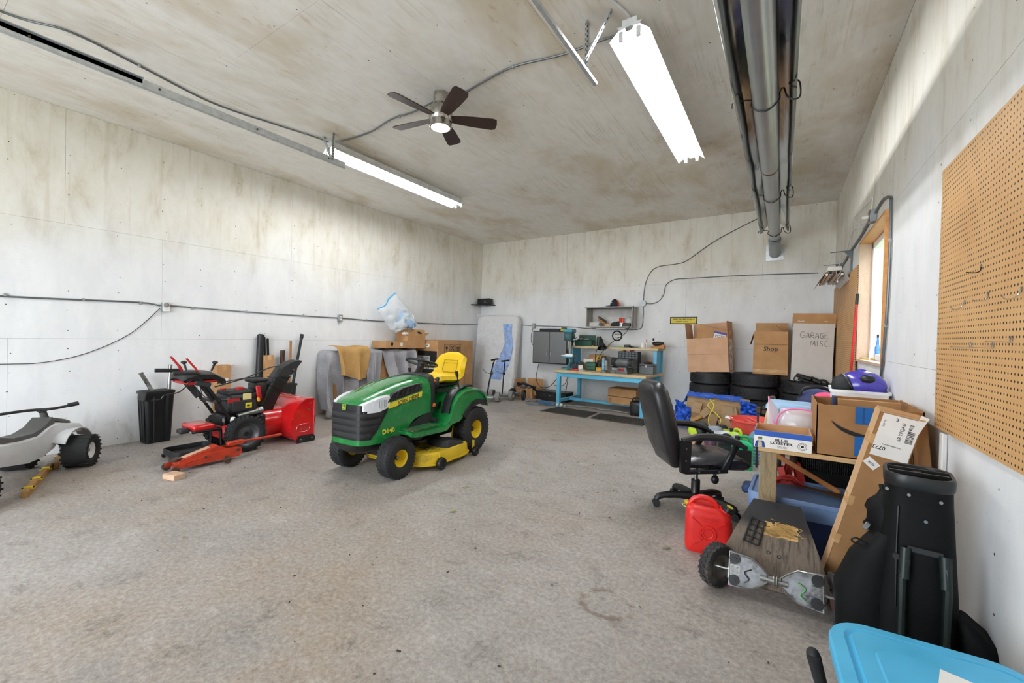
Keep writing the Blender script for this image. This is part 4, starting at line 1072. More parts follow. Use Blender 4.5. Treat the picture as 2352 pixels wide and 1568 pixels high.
def drape(name, label, ya, yb, zb0, zb1, off, m, folds, amp, lean0=0., lean1=0., seed=0., top=.30, zt=1.045, hem=None, side=False, xt=-6.39):
    "blanket hung over the carton: from the wall across the top, then down the front"
    def fn(u, v):
        y0 = ya + (yb - ya) * u
        L = top / (top + zt)
        if v < .24:
            q = v / .24; x = xt + (-6.105 - xt) * q; z = zt + off + .012 * math.sin(u * 9 + seed)
            x += off * q; dy = 0
            z -= .03 * q ** 6
            f = .15 * q
        else:
            q = (v - .24) / .76; zb = zb0 + (zb1 - zb0) * u + .03 * math.sin(u * 7 + seed)
            z = zt + off - (zt + off - .03 - zb) * q - .03
            x = -6.105 + off + .02 * (1 - (1 - min(1, q * 6)) ** 2)
            f = .15 + .85 * q; dy = (lean0 * (1 - u) + lean1 * u) * q
        if side and u < .14:
            k_ = 1 - u / .14; z -= (z - .03) * .93 * k_ * (1 if v > .03 else .9); y0 = ya + .07 * (1 - k_) ; f += .5 * k_
        w = math.sin(u * folds * 2 * PI + seed + .7 * math.sin(v * 4 + seed))
        n = noise.noise(Vector((y0 * 3, v * 3, seed)))
        return (x + amp * f * (w * .6 + .6 + n * .7), y0 + dy + amp * f * .6 * math.cos(u * folds * 2 * PI + seed), max(.004, z + .02 * n * f))
    t = thing(name, label, 'blanket', (0, 0, 0))
    MB().grid(fn, 44, 40, .007).obj('blanket_cloth', m, t, ang=70)
    if hem:
        MB().tube([Vector(fn(i / 30, 1.0)) for i in range(31)], .008, 5).tube([Vector(fn(1, .3 + .7 * i / 14)) for i in range(15)], .008, 5).obj('binding', hem, t)
    return t
drape('moving_blanket', 'grey felt blanket reaching the floor under the brown blanket', 4.0, 4.80, .01, .03, .0, M_FELT, 3.2, .15, -.06, -.03, 1.0, side=True)
drape('moving_blanket', 'grey felt blanket hanging left of the triangular gap', 4.74, 5.08, .25, .30, .012, M_FELT, 1.6, .11, .0, -.12, 2.3)
drape('moving_blanket', 'grey felt blanket beneath the flat carton, right of the gap', 5.09, 5.92, .20, .20, .014, M_FELT, 2.6, .14, .30, .02, 4.1)
drape('moving_blanket', 'brown quilted blanket with blue binding hung over grey felt', 4.13, 4.76, .64, .56, .075, M_BROWN, 1.8, .08, .02, -.06, .4, hem=M_NAVY, xt=-6.26)

# cartons and bag on top
c_ = carton('flat_carton', 'flat brown carton with dark shield print lying on the grey blanket', (-6.20, 5.38, 1.085), (.36, .55, .125), 3, M_CARD, tape=False)
MB().prism([(-.03, .035), (.03, .035), (.03, 0), (0, -.04), (-.03, 0)], 0, .001, TR((.181, -.13, .065), (90, 0, 90))).obj('printed_shield', M_INK, c_)
MB().bb(.181, .182, .08, .14, .04, .10).obj('shipping_label', M_PAPER, c_)
def open_box(name, label, loc, size, rz=0., flaps=((1, 0, 40), (-1, 0, 60), (0, 1, 30), (0, -1, 100)), m=None, rot=None, th=.006, fl=None, group=None, cat='box', inner=None):
    "carton without lid; flaps: (sx, sy, degrees past vertical outward)"
    t = thing(name, label, cat, loc, rz, group, rot); x, y, z = size; m = m or M_CARD
    fx = fl or min(x, y) * .48
    b = MB()
    b.bb(-x / 2, x / 2, -y / 2, y / 2, 0, th)
    b.bb(-x / 2, -x / 2 + th, -y / 2, y / 2, th, z); b.bb(x / 2 - th, x / 2, -y / 2, y / 2, th, z)
    b.bb(-x / 2 + th, x / 2 - th, -y / 2, -y / 2 + th, th, z); b.bb(-x / 2 + th, x / 2 - th, y / 2 - th, y / 2, th, z)
    b.obj('box_body', m, t)
    for sx, sy, a in flaps:
        if sx: M = TR((sx * x / 2, 0, z), (0, sx * a, 0)); MB().box((0, 0, fx / 2), (th * .8, y * .98, fx), M=M).obj('flap', m, t)
        else: M = TR((0, sy * y / 2, z), (-sy * a, 0, 0)); MB().box((0, 0, fx / 2), (x * .98, th * .8, fx), M=M).obj('flap', m, t)
    return t
open_box('open_carton', 'open brown carton with raised flaps behind the flat carton', (-6.23, 5.93, 1.075), (.30, .50, .24), 2, ((1, 0, -8), (-1, 0, 5), (0, 1, 60), (0, -1, 25)), M_CARD, fl=.13)
t = thing('coiled_hose', 'black coiled strap and white parts on the open carton', 'hose', (-6.14, 5.84, 1.36))
MB().torus((0, .06, .05), .05, .009, (.6, .2, .5), 20, 6).tube([(-.02, .1, .0), (.05, .15, .03), (.03, .25, .0)], .02, 6, sub=3).obj('strap', M_BLK, t)
MB().ell((.02, -.16, .0), (.05, .09, .035)).tube([(.0, -.22, .01), (.04, -.16, .05), (.02, -.08, .03)], .008, 5, sub=3).obj('white_part', M_PAPER, t)
def clearish(name, col, a, rough=.12):
    k = NT(name); k.color(C(col)); b = k.b.inputs
    b['Roughness'].default_value = rough; b['Alpha'].default_value = a; b['Specular IOR Level'].default_value = .7
    return k.m
M_BAG = clearish('clear_plastic_film', '#eef3f8', .36, .12)
def pillow(corners, bulge, nu=22, nv=22, crumple=.02, seed=0., face=(1, 0, 0)):
    A, B, C_, D = [Vector(p) for p in corners]; F = Vector(face)
    b = MB()
    for s in (1, -1):
        def fn(u, v):
            p = (A.lerp(B, u)).lerp(D.lerp(C_, u), v)
            e = (16 * u * (1 - u) * v * (1 - v)) ** .45
            n = noise.noise(p * 9 + Vector((seed, s, 0))) + .5 * noise.noise(p * 23 + Vector((seed, s, 3)))
            return p + F * s * (bulge * e) + Vector((n, n * .6, -n * .4)) * crumple * (.3 + e)
        b.grid(fn, nu, nv)
    return b
bg = thing('plastic_bag', 'large clear zip bag of crumpled blue film leaning on the open carton', 'bag', (-6.12, 5.5, 1.40))
o = Vector(bg.location)
TLc, TRc, BRc, BLc = Vector((-6.12, 5.0, 1.79)), Vector((-6.14, 5.43, 2.12)), Vector((-6.08, 6.03, 1.50)), Vector((-6.08, 5.28, 1.42))
pillow([p - o for p in (TLc, TRc, BRc, BLc)], .13, crumple=.03, seed=2).obj('bag_film', M_BAG, bg, fix=False)
MB().tube([TLc - o, TLc.lerp(TRc, .3) - o + Vector((.05, .02, -.02)), TLc.lerp(TRc, .6) - o, TRc - o], .014, 6, sub=4).obj('zip_strip', mat('blue_zip', '#4fa8d8', .4), bg)
M_BLUF = mat('crumpled_blue_film', '#7fb2ee', .3, var=.45, scale=14)
M_BLUF2 = mat('crumpled_white_film', '#dfe9f4', .3, var=.2, scale=14)
for i in range(9):
    c = Vector((random.uniform(-.03, .05), random.uniform(-.12, .30), random.uniform(.09, .30)))
    b = MB().ell(c, (.06, .10, .09), 16, 10)
    b.v = [tuple(Vector(p) + noise.noise_vector(Vector(p) * 16 + Vector((i, 0, 0))) * .05) for p in b.v]
    b.obj('crumpled_film', M_BLUF if i % 2 else M_BLUF2, bg, ang=20)

# tall printed carton
sc_ = carton('sink_carton', 'tall brown laundry sink carton with black printed panel behind the mower seat', (-6.09, 6.79, 0), (.62, 1.13, 1.24), 0, M_CARD, tape=False)
YF_ = -.5665
pnl = MB().bb(-.24, .29, YF_ - .0015, YF_, .30, 1.02).obj('printed_panel', mat('black_print', '#1b1b1d', .6), sc_)
MB().bb(-.20, .27, YF_ - .003, YF_ - .0015, .82, .92).obj('name_strip', mat('grey_print', '#a9a7a3', .6), pnl)
text('GLACIER BAY', .062, M_INK, pnl, (.03, YF_ - .0035, .87), sx=.88)
text('25 in Laundry Sink\nand Cabinet', .058, M_PAPER, pnl, (-.06, YF_ - .002, .70), align='LEFT', bold=.001)
pnl.children[-1].location.x = -.16
text('Evier de\nlavage', .058, M_PAPER, pnl, (.0, YF_ - .002, .48), align='LEFT')
MB().prism(rrect(.13, .075, .035), 0, .002, TR((.02, YF_, 1.13), (90, 0, 0))).obj('hand_hole', M_PAPER, sc_)
MB().prism(rrect(.07, .03, .014), 0, .003, TR((.02, YF_ - .001, 1.13), (90, 0, 0))).obj('hand_hole_slot', mat('slot_grey', '#8a7a66', .8), sc_)
XF_ = .3115
for i in range(3):
    y = -.30 + i * .18
    m_ = MB()
    m_.tube([(XF_, y - .075, .95), (XF_, y + .075, .95), (XF_, y + .075, 1.15), (XF_, y - .075, 1.15)], .004, 4, closed=True)
    if i == 0:
        m_.prism([(-.035, .05), (.035, .05), (.02, -.0), (.005, -.01), (.005, -.05), (.03, -.06), (-.03, -.06), (-.005, -.05), (-.005, -.01), (-.02, 0)], 0, .001, TR((XF_, y, 1.06), (90, 0, 90)))
    elif i == 1:
        m_.tube([(XF_, y - .045, 1.00), (XF_, y - .04, 1.05), (XF_, y, 1.07), (XF_, y + .04, 1.05), (XF_, y + .045, 1.00)], .007, 4).tube([(XF_, y - .05, 1.12), (XF_, y, 1.09), (XF_, y + .05, 1.12)], .007, 4)
    else:
        for d in (-.03, .03): m_.prism([(-.01, -.06), (.01, -.06), (.01, .02), (.025, .02), (0, .055), (-.025, .02), (-.01, .02)], 0, .001, TR((XF_, y + d, 1.06), (90, 0, 90)))
        m_.tube([(XF_, y - .055, .985), (XF_, y + .055, .985)], .004, 4)
    m_.obj('handling_symbol', M_INK, sc_)
m_ = MB()
for l in ([(.05, .55), (.22, .58), (.36, .50)], [(.08, .30), (.08, .52), (.30, .54), (.30, .30)], [(.10, .10), (.34, .10), (.34, .26), (.10, .26), (.10, .10)], [(.05, .62), (.35, .62)]):
    m_.tube([(XF_, y, z) for y, z in l], .003, 4)
m_.obj('printed_diagram', mat('brown_print', '#8f6a45', .8), sc_)

# ------------------------------------------------------------------ corner shelf and speaker
tag(MB().prism([(0, 0), (.44, 0), (.40, -.06), (.12, -.36), (.05, -.42), (0, -.42)], 0, .022, TR((XL, YB, 2.10))).obj('corner_shelf', M_BLK), 'small black corner shelf high in the far left corner', 'shelf')
t = thing('speaker', 'small black box speaker on the corner shelf', 'speaker', (-6.19, 8.33, 2.122), -4)
MB().bb(-.19, .19, -.08, .08, 0, .145, .015).obj('speaker_case', M_BLK, t)
MB().bb(-.18, .18, -.083, -.079, .01, .135, .002).obj('grille_cloth', M_RUB, t)
MB().prism(circ(.014, 10), 0, .002, TR((.06, -.083, .06), (90, 0, 0))).obj('badge', M_PAPER, t)

# ------------------------------------------------------------------ wrapped mattress
M_FILM = mat('wrinkled_mattress_film', '#e2e2e2', .16, var=.06, scale=10, bump=.9, bscale=9, bdist=.03)
mt = thing('wrapped_mattress', 'pale mattress wrapped in clear film leaning in the far corner', 'mattress', (-5.74, 8.13, 0), rot=(-6, 0, 0))
L = []
for y, k in ((-.11, .93), (-.10, .965), (-.07, 1.0), (.07, 1.0), (.10, .97), (.11, .93)):
    L.append([Vector((x * k * 1.0, y, .93 + z * k)) for x, z in rrect(1.17, 1.86, .16, 8)])
MB().loft(L).obj('mattress_body', M_FILM, mt, ang=60)
b = MB()
b.grid(lambda u, v: (-.60 + 1.22 * u + .03 * math.sin(v * 9), -.14 - .09 * math.sin(PI * u) ** .5 * abs(noise.noise(Vector((u * 5, v * 7, 0)))) - .04 * abs(noise.noise(Vector((u * 9 + v * 4, v * 11, 3)))), .0 + 1.88 * v), 30, 36)
b.obj('loose_film', clearish('loose_clear_film', '#f4f6fa', .28, .06), mt, fix=False)
M_BLUEW = mat('blue_wrap_film', '#6aa0ee', .25, var=.35, scale=12, bump=.8, bscale=22)
pth = cr_spline([(.33, 0, 1.63), (.36, 0, 1.40), (.40, 0, 1.15), (.33, 0, .85), (.22, 0, .60), (.12, 0, .33)], 6)
wd = cr_spline([(.13, 0, 0), (.11, 0, 0), (.12, 0, 0), (.17, 0, 0), (.20, 0, 0), (.14, 0, 0)], 6)
def bw(u, v):
    i = int(round(v * (len(pth) - 1))); p = pth[i]; w_ = wd[i].x
    n = noise.noise(Vector((u * 6, v * 16, 1))) + .5 * noise.noise(Vector((u * 15, v * 40, 5)))
    return (p.x + (u * 2 - 1) * w_ * (1 + .15 * n), -.122 - .022 * math.sin(PI * u) - .02 * n, p.z)
MB().grid(bw, 16, 30, .004).obj('blue_wrap', M_BLUEW, mt, ang=15)

# ------------------------------------------------------------------ two stand-up trolleys and the parts carton
M_GREYR = mat('worn_grey_tyre', '#7d7c7a', .8, var=.2, scale=20)
def scooter(label, loc, rz, post, bend):
    t = thing('stand_up_scooter', label, 'scooter', loc, rz, 'stand-up scooters by the mattress')
    MB().bb(-.16, .16, -.06, .08, .07, .115, .008).bb(-.14, .14, -.11, -.06, .09, .10).obj('deck', M_STL, t)
    MB().cyl((-.24, 0, .10), (.24, 0, .10), .012).obj('axle', M_STL, t)
    for s in (1, -1):
        wheel(t, (s * .23, 0, .10), .10, .085, .05, M_STL, s, 0, 0, M_GREYR, name='drum_wheel', dish=.3, sq=.42)
    P = [(0, .02, .10), (bend * .3, .02, .35), (bend * .7, .01, .60), (bend, .0, post - .10), (bend * 1.25, -.01, post)]
    MB().tube(P, .013, 8).obj('steering_post', M_BLKS, t)
    MB().cyl((bend * 1.25 - .05, -.08, post), (bend * 1.25 + .06, .08, post + .02), .017, n=8).obj('handlebar', M_RUB, t)
    MB().box((bend * .85, 0, post * .68), (.05, .04, .05), (0, 20, 0), .006).tube([(bend * .8, 0, post * .66), (bend - .14, -.02, post * .70), (bend - .2, -.04, post * .78)], .005, 5, sub=3).obj('cable_clamp', M_BLKS, t)
    MB().tube([(bend, -.02, post - .05), (bend * .5 + .03, -.03, .5), (.03, -.03, .15)], .004, 5, sub=3).obj('brake_cable', M_BLK, t)
    return t
scooter('black stand-up scooter with slanted post, nearer the mower', (-5.10, 6.98, 0), 25, .86, .12)
scooter('black stand-up scooter with upright post beside the parts carton', (-5.02, 7.42, 0), 10, .82, .05)
pb = open_box('parts_carton', 'open brown carton heaped with black wheel parts by the back wall', (-4.72, 8.08, 0), (.46, .40, .24), -8, ((1, 0, 150), (-1, 0, 20), (0, 1, 4)), M_CARD, fl=.17)
mp = thing('scooter_parts', 'black wheel and metal parts piled in the brown parts carton', 'machine parts', (-4.74, 8.0, .20), -10)
MB().torus((-.02, .02, .06), .11, .035, (.3, .2, .9), 24, 8).obj('spare_tyre', M_RUB, mp)
MB().bar((-.24, -.05, .08), (.32, -.09, .045), .10, .04, 90, .008).obj('deck_plate', M_BLKS, mp)
MB().ell((.0, -.12, .05), (.08, .05, .045)).cyl((-.06, -.14, .05), (.07, -.15, .04), .03).cyl((.12, -.12, .05), (.20, -.13, .05), .025).obj('motor', M_STL, mp)
for i in range(4): MB().tube([(-.2 + .05 * i, -.2, -.02), (-.16 + .06 * i, -.22, .06), (-.05 + .05 * i, -.12, .08)], .004, 5, sub=3).obj('cable', M_BLK, mp)
wd_ = thing('wheel_axle', 'small axle with two black pneumatic wheels before the parts carton', 'axle', (-4.76, 7.66, 0), -12)
MB().cyl((-.16, 0, .11), (.16, 0, .11), .02).cyl((-.06, 0, .11), (.04, 0, .11), .045, n=14).obj('axle_shaft', M_STL, wd_)
for s in (1, -1): wheel(wd_, (s * .17, 0, .112), .112, .06, .06, M_STL, s, 0, 0, M_RUB, name='wheel', dish=.2, sq=.25, rot=(0, 0, 25 if s > 0 else 0))
MB().bb(-.15, -.03, -.14, -.125, .0, .18, .003).obj('foot_plate', M_GREYR, wd_)
# black chest and cords beside the bench
tc = thing('tool_chest', 'low black drawer chest on the floor left of the workbench', 'tool box', (-4.09, 8.05, 0), -2)
MB().bb(-.37, .37, -.17, .17, 0, .17, .006).obj('chest_body', M_BLKM, tc)
MB().bb(-.375, .375, -.175, .175, .17, .20, .006).obj('chest_lid', M_BLK, tc)
MB().bb(-.35, .35, -.176, -.17, .02, .085, .003).bb(-.35, .35, -.176, -.17, .095, .16, .003).obj('drawer', M_BLK, tc)
MB().cyl((.0, -.176, .12), (.0, -.182, .12), .012, n=10).obj('lock', M_CHROME, tc)
M_CORDG = mat('grey_cord', '#8c8b88', .6, var=.2); M_CORDB = mat('blue_cord', '#44739f', .6, var=.2)
def tangle(name, label, c, n, r, spread, m, cat='cords'):
    b = MB(); rs = random.Random(len(label))
    for i in range(n):
        pts = [(c[0] + rs.gauss(0, spread), c[1] + rs.gauss(0, spread * .6), .008 + rs.random() * spread * .5) for _ in range(6)]
        b.tube(pts, r, 5, sub=5)
    b.v = [(x, y, max(.001, z)) for x, y, z in b.v]
    return tag(b.obj(name, m), label, cat)
tangle('cord_tangle', 'tangle of grey cords on the floor before the black chest', (-4.38, 7.60), 9, .006, .09, M_CORDG)
tangle('cord_tangle', 'blue cords bunched on the floor beside the bench leg', (-3.92, 7.42), 7, .006, .10, M_CORDB)
tag(MB().tube([(-4.45, 7.5, .006), (-4.30, 7.28, .006), (-4.10, 7.25, .006), (-3.92, 7.38, .006)], .006, 6, sub=6).obj('floor_cable', M_CORDB), 'single blue cable curving across the floor by the black chest', 'cord')
# ------------------------------------------------------------------ workbench on the back wall
M_BLUE = mat('sky_blue_steel', '#66c0e6', .38, .1, var=.06)
M_TOP = wood('maple_bench_top', '#d9c6a0', '#c3ab80', (1, 12, 12), .5, '#b79f78')
BC, BA = Vector((-2.81, 7.80, 0)), R(-3.5)
def bp(x, y, z=0.): return BC + Matrix.Rotation(BA, 3, 'Z') @ Vector((x, y, z))
wb = thing('workbench', 'sky blue steel workbench with pale wood top and raised shelf', 'workbench', BC, -3.5)
MB().bb(-.90, .90, -.50, .50, .672, .722, .006).obj('bench_top', M_TOP, wb)
for x in (-.83, .83):
    for y in (-.44, .44): MB().bb(x - .035, x + .035, y - .035, y + .035, .0, .672, .004).bb(x - .045, x + .045, y - .045, y + .045, 0, .012, .002).obj('leg', M_BLUE, wb)
    MB().bb(x - .025, x + .025, -.41, .41, .085, .145, .003).obj('side_rail', M_BLUE, wb)
MB().bb(-.81, .81, -.03, .03, .085, .135, .003).obj('stretcher', M_BLUE, wb)
MB().bb(-.80, .80, -.47, -.44, .59, .672, .003).obj('front_apron', M_BLUE, wb)
MB().bb(-.80, .80, .43, .46, .50, .672, .003).obj('rear_apron', M_BLUE, wb)
for x in (-.86, .86):
    MB().bb(x - .03, x + .03, .10, .13, .722, 1.145, .003).bb(x - .03, x + .03, .45, .48, .722, 1.145, .003).bb(x - .006, x + .006, .10, .48, .74, 1.14, .002).obj('riser_post', M_BLUE, wb)
MB().bb(-.90, .92, .08, .50, 1.145, 1.19, .005).obj('riser_shelf', M_TOP, wb)
MB().prism(rrect(.05, .09, .01), 0, .004, TR((-.852, .27, .95), (90, 0, 90))).obj('riser_outlet', M_BOXM, wb)
# mats
M_MAT = mat('ribbed_rubber_mat', '#5b5752', .85, var=.15)
def rib_mat(label, pts):
    t = thing('floor_mat', label, 'mat', ((pts[0][0] + pts[2][0]) / 2, (pts[0][1] + pts[2][1]) / 2, 0), 0, 'rubber floor mats')
    o = Vector(t.location); P = [Vector((*p, 0)) - o for p in pts]
    b = MB(); b.add([(p.x, p.y, z) for z in (.001, .008) for p in P], BOXF); b.obj('mat_base', M_MAT, t)
    r_ = MB(); n = 26
    for i in range(n):
        q0, q1 = (i + .2) / n, (i + .75) / n
        a, b_ = P[0].lerp(P[1], q0), P[0].lerp(P[1], q1); c, d = P[3].lerp(P[2], q0), P[3].lerp(P[2], q1)
        k = [a.lerp(c, .04), b_.lerp(d, .04), b_.lerp(d, .96), a.lerp(c, .96)]
        r_.add([(p.x, p.y, z) for z in (.008, .016) for p in k], BOXF)
    r_.obj('mat_ribs', mat('dark_mat_rib', '#3c3936', .85), t)
rib_mat('ribbed rubber mat before the left half of the workbench', [(-3.683, 6.697), (-2.758, 6.617), (-2.785, 7.222), (-3.60, 7.29)])
rib_mat('ribbed rubber mat before the right half of the workbench', [(-2.684, 6.629), (-1.794, 6.561), (-1.787, 7.129), (-2.703, 7.18)])
# drill press
M_TEAL = mat('teal_machine_paint', '#2f8394', .4, .1, var=.1); M_TEALD = mat('dark_teal_paint', '#1d4a50', .4, var=.1)
dp = thing('drill_press', 'teal bench drill press at the left end of the workbench', 'drill press', bp(-.80, -.10, .722), 12)
dp.scale = (1.12, 1.12, 1.12)
MB().bb(-.10, .10, -.17, .13, 0, .03, .008).obj('base', M_TEAL, dp)
MB().cyl((0, .08, .03), (0, .08, .60), .026, n=16).obj('column', M_STL, dp)
MB().lathe([(.05, 0), (.05, .03), (.03, .07), (.028, .10)], TR((0, .08, .03)), 16).obj('column_collar', M_TEAL, dp)
tb = MB().bb(-.10, .10, -.15, .04, .20, .222, .004).bb(-.03, .03, .03, .12, .17, .24, .008).obj('work_table', M_TEAL, dp)
MB().bb(-.09, .06, -.10, .0, .223, .262, .006).bb(-.13, .10, -.07, -.04, .235, .25).bb(-.05, .09, -.12, -.10, .223, .28, .004).obj('vice', M_STL, tb)
MB().box((0, -.02, .58), (.15, .26, .15), bev=.03, seg=2).obj('head', M_TEALD, dp)
MB().box((0, -.0, .685), (.17, .34, .075), bev=.02, seg=2).obj('belt_cover', M_TEAL, dp)
MB().box((.0, .14, .55), (.13, .10, .16), bev=.02).obj('motor', M_BLK, dp)
MB().cyl((0, -.09, .51), (0, -.09, .40), .024, .02).cyl((0, -.09, .40), (0, -.09, .34), .022, .016).cyl((0, -.09, .34), (0, -.09, .28), .006).obj('chuck', M_STL, dp)
b = MB()
for a in (20, 140, 260):
    d = Vector((.0, math.cos(R(a)), math.sin(R(a)))); b.cyl((.09, -.04, .53), Vector((.11, -.04, .53)) + d * .13, .006)
b.cyl((.07, -.04, .53), (.11, -.04, .53), .022); b.obj('feed_handle', M_STL, dp)
MB().tube([(0, .16, .50), (.02, .26, .2), (.03, .25, .01)], .006, 6, sub=3).obj('power_cord', M_BLK, dp)
MB().bb(-.087, -.0855, -.10, .0, .66, .70).obj('switch_plate', M_PAPER, dp)
# items on the raised shelf
M_GRNT = mat('dark_green_plastic', '#1c4a3a', .45)
def ontop(x, y): return bp(x, y, 1.19)
t = thing('tool_case', 'dark green open tool case at the left of the raised shelf', 'tool case', ontop(-.64, .28), -3.5)
MB().bb(-.19, .19, -.10, .10, 0, .12, .008).obj('case_body', M_GRNT, t); MB().box((.0, .09, .17), (.38, .02, .11), (-12, 0, 0), .006).obj('case_lid', M_GRNT, t)
MB().ell((-.10, -.02, .13), (.07, .06, .03)).cyl((-.02, -.03, .13), (.10, -.02, .14), .018).obj('case_contents', M_STL, t)
def can(name, label, x, y, r, h, mbody, mcap, cap=.25, nz=0., base=1.19, cat='can'):
    t = thing(name, label, cat, bp(x, y, base), -3.5)
    MB().lathe([(0, 0), (r, 0), (r, h * (1 - cap) - .015), (r * .85, h * (1 - cap)), (0, h * (1 - cap))], n=16).obj('can_body', mbody, t)
    MB().lathe([(r * (.8 - nz), h * (1 - cap)), (r * (.8 - nz), h * .97), (r * (.7 - nz), h), (0, h)], n=14).obj('can_cap', mcap, t)
    return t
M_BLUC = mat('bright_blue_cap', '#2f86c8', .4); M_GRNC = mat('dark_green_label', '#25443a', .4)
can('spray_can', 'dark tall spray can beside the green case on the shelf', -.36, .32, .042, .20, M_GRNC, M_BLKM, .1)
can('spray_can', 'small can with bright blue cap on the raised shelf', -.27, .28, .036, .15, M_STL, M_BLUC, .35)
can('spray_bottle', 'white bottle with thin tip near the right of the shelf', .63, .30, .022, .16, M_PAPER, mat('red_tip', '#c04a3a', .4), .4, .3)
can('glue_bottle', 'tall white bottle with black cap on the shelf right end', .76, .30, .03, .19, M_PAPER, M_BLK, .3, .2)
can('white_cup', 'small white jar standing on the raised shelf', .58, .25, .045, .09, M_PAPER, M_PAPER, .1)
t = thing('clamp_lamp', 'black gooseneck lamp clamped to the raised shelf', 'lamp', bp(-.22, .10, 1.19), -3.5)
t.scale = (1.5, 1.5, 1.5)
MB().lathe([(.018, 0), (.022, .05), (.06, .13), (.062, .135), (.055, .125), (.02, .05)], TR((.03, -.05, .10), (150, 0, 40)), 18).obj('lamp_shade', M_BLK, t)
MB().tube([(0, .04, .0), (-.02, .03, .08), (.0, -.01, .13), (.03, -.04, .11)], .008, 7, sub=4).bb(-.025, .025, -.0, .06, -.0, .02, .004).obj('lamp_arm', M_BLK, t)
MB().tube([(0, .05, 0), (-.01, -.09, -.05), (-.02, -.10, -.17), (-.02, -.04, -.28)], .004, 5, sub=4).obj('lamp_cord', M_BLK, t)
t = thing('radio_cable', 'black power cord hanging from the grey wall cabinet to the bench', 'cord', (0, 0, 0))
MB().tube([(-2.52, 8.15, 1.60), (-2.54, 7.9, 1.45), (-2.68, 7.6, 1.28), (-2.86, 7.5, 1.05), (-2.98, 7.55, .80)], .006, 6, sub=6).obj('cord_sheath', M_BLK, t)
rs = random.Random(3)
for i, (x, lb, m_) in enumerate(((-.50, 'yellow handled pliers on the left of the raised shelf', 'y'), (-.40, 'brown wrench lying on the raised shelf by the cans', 'b'), (.06, 'blue ruler strip lying flat on the raised shelf', 'u'), (.17, 'small green tape strip on the raised shelf', 'g'), (.30, 'black cordless tool lying on the raised shelf', 'k'), (.42, 'dark screwdriver lying right of the black tool', 'k2'))):
    p = bp(x, .20, 1.19 + .012)
    mm = {'y': mat('yellow_handle', '#d9b52a', .5), 'b': M_IRON, 'u': mat('blue_strip', '#8fb6dc', .5), 'g': mat('green_strip', '#7fae3a', .5), 'k': M_BLK, 'k2': M_BLKM}[m_]
    b = MB()
    if m_ in 'ug': b.box(p - Vector((0, 0, .006)), (.12, .03, .012), (0, 0, rs.uniform(-30, 30)), .002)
    elif m_ == 'k': b.bar(p + Vector((-.07, 0, .012)), p + Vector((.05, .01, .02)), .045, .05, 0, .01).bar(p + Vector((.03, 0, .02)), p + Vector((.09, -.05, .0)), .03, .03, 0, .008)
    else: b.cyl(p + Vector((-.09, .02, 0)), p + Vector((.0, 0, 0)), .012, .01, 8).cyl(p + Vector((0, 0, 0)), p + Vector((.09, -.02, 0)), .006, .005, 8)
    tag(b.obj('hand_tool', mm), lb, 'tool', 'tools on the raised shelf')
sh = thing('work_shoe', 'brown work shoe with black sole at the right end of the shelf', 'shoe', ontop(.86, .26), -10)
MB().loft([[Vector((x, y * w_, z)) for y, z in ((-.05, 0), (.05, 0), (.048, hh * .6), (.02, hh), (-.02, hh), (-.048, hh * .6))] for x, w_, hh in ((-.13, .7, .03), (-.10, 1, .045), (0, 1, .055), (.08, .95, .08), (.13, .7, .07))]).obj('shoe_upper', mat('tan_leather', '#b07a48', .6), sh)
MB().ell((0, 0, .085), (.12, .045, .04)).obj('shoe_liner', M_BLK, sh)
b = MB()
for i in range(6): b.box((-.09 + .035 * i, 0, .122 - abs(i - 2.5) * .006), (.02, .07, .012))
b.obj('shoe_lug', M_RUB, sh)
# items on the bench top
def onb(x, y): return bp(x, y, .722)
og = thing('parts_organizer', 'black drawer organizer with many small clear drawers on the bench', 'organizer', onb(.35, .18), -3.5)
MB().bb(-.20, .20, -.07, .07, 0, .39, .006).obj('organizer_frame', M_BLKM, og)
dm = MB().box((0, -.008, 0), (.056, .016, .036), bev=.004).mesh('small_drawer', mat('smoky_drawer', '#5c6468', .25, var=.3, scale=30))
dl = MB().box((0, -.008, 0), (.085, .018, .06), bev=.004).mesh('large_drawer', MATS['smoky_drawer'])
for r_ in range(6):
    for c in range(6): put('small_drawer', dm, og, (-.157 + .063 * c, -.068, .365 - .042 * r_))
for r_ in range(2):
    for c in range(4): put('large_drawer', dl, og, (-.142 + .095 * c, -.068, .095 - .066 * r_))
for i, (x, c) in enumerate(((-.14, '#d8c02a'), (-.10, '#c03a2a'), (-.05, '#e0d9cc'), (.02, '#c85a50'), (.07, '#d08a6a'))):
    MB().box((x, 0, .405), (.04, .05, .03), (0, 0, 10 * i), .008).obj('tape_roll', mat('bin_bit_%d' % i, c, .5), og)
gr = thing('bench_grinder', 'grey double wheel bench grinder near the bench front right', 'grinder', onb(.42, -.28), -12)
gr.scale = (1.15, 1.15, 1.15)
M_GG = mat('grey_hammer_paint', '#62676a', .4, .3, var=.12)
MB().loft([[Vector((x * k, y * k, z)) for x, y in rrect(.22, .17, .02)] for k, z in ((1, 0), (1, .03), (.72, .085), (.68, .10))]).obj('grinder_foot', M_GG, gr)
MB().cyl((-.10, 0, .165), (.10, 0, .165), .068, n=24).cyl((-.13, 0, .165), (.13, 0, .165), .05, n=20).obj('grinder_motor', M_GG, gr)
MB().box((0, -.083, .06), (.10, .01, .04), (22, 0, 0), .004).obj('grinder_badge', mat('red_badge', '#b03030', .4), gr)
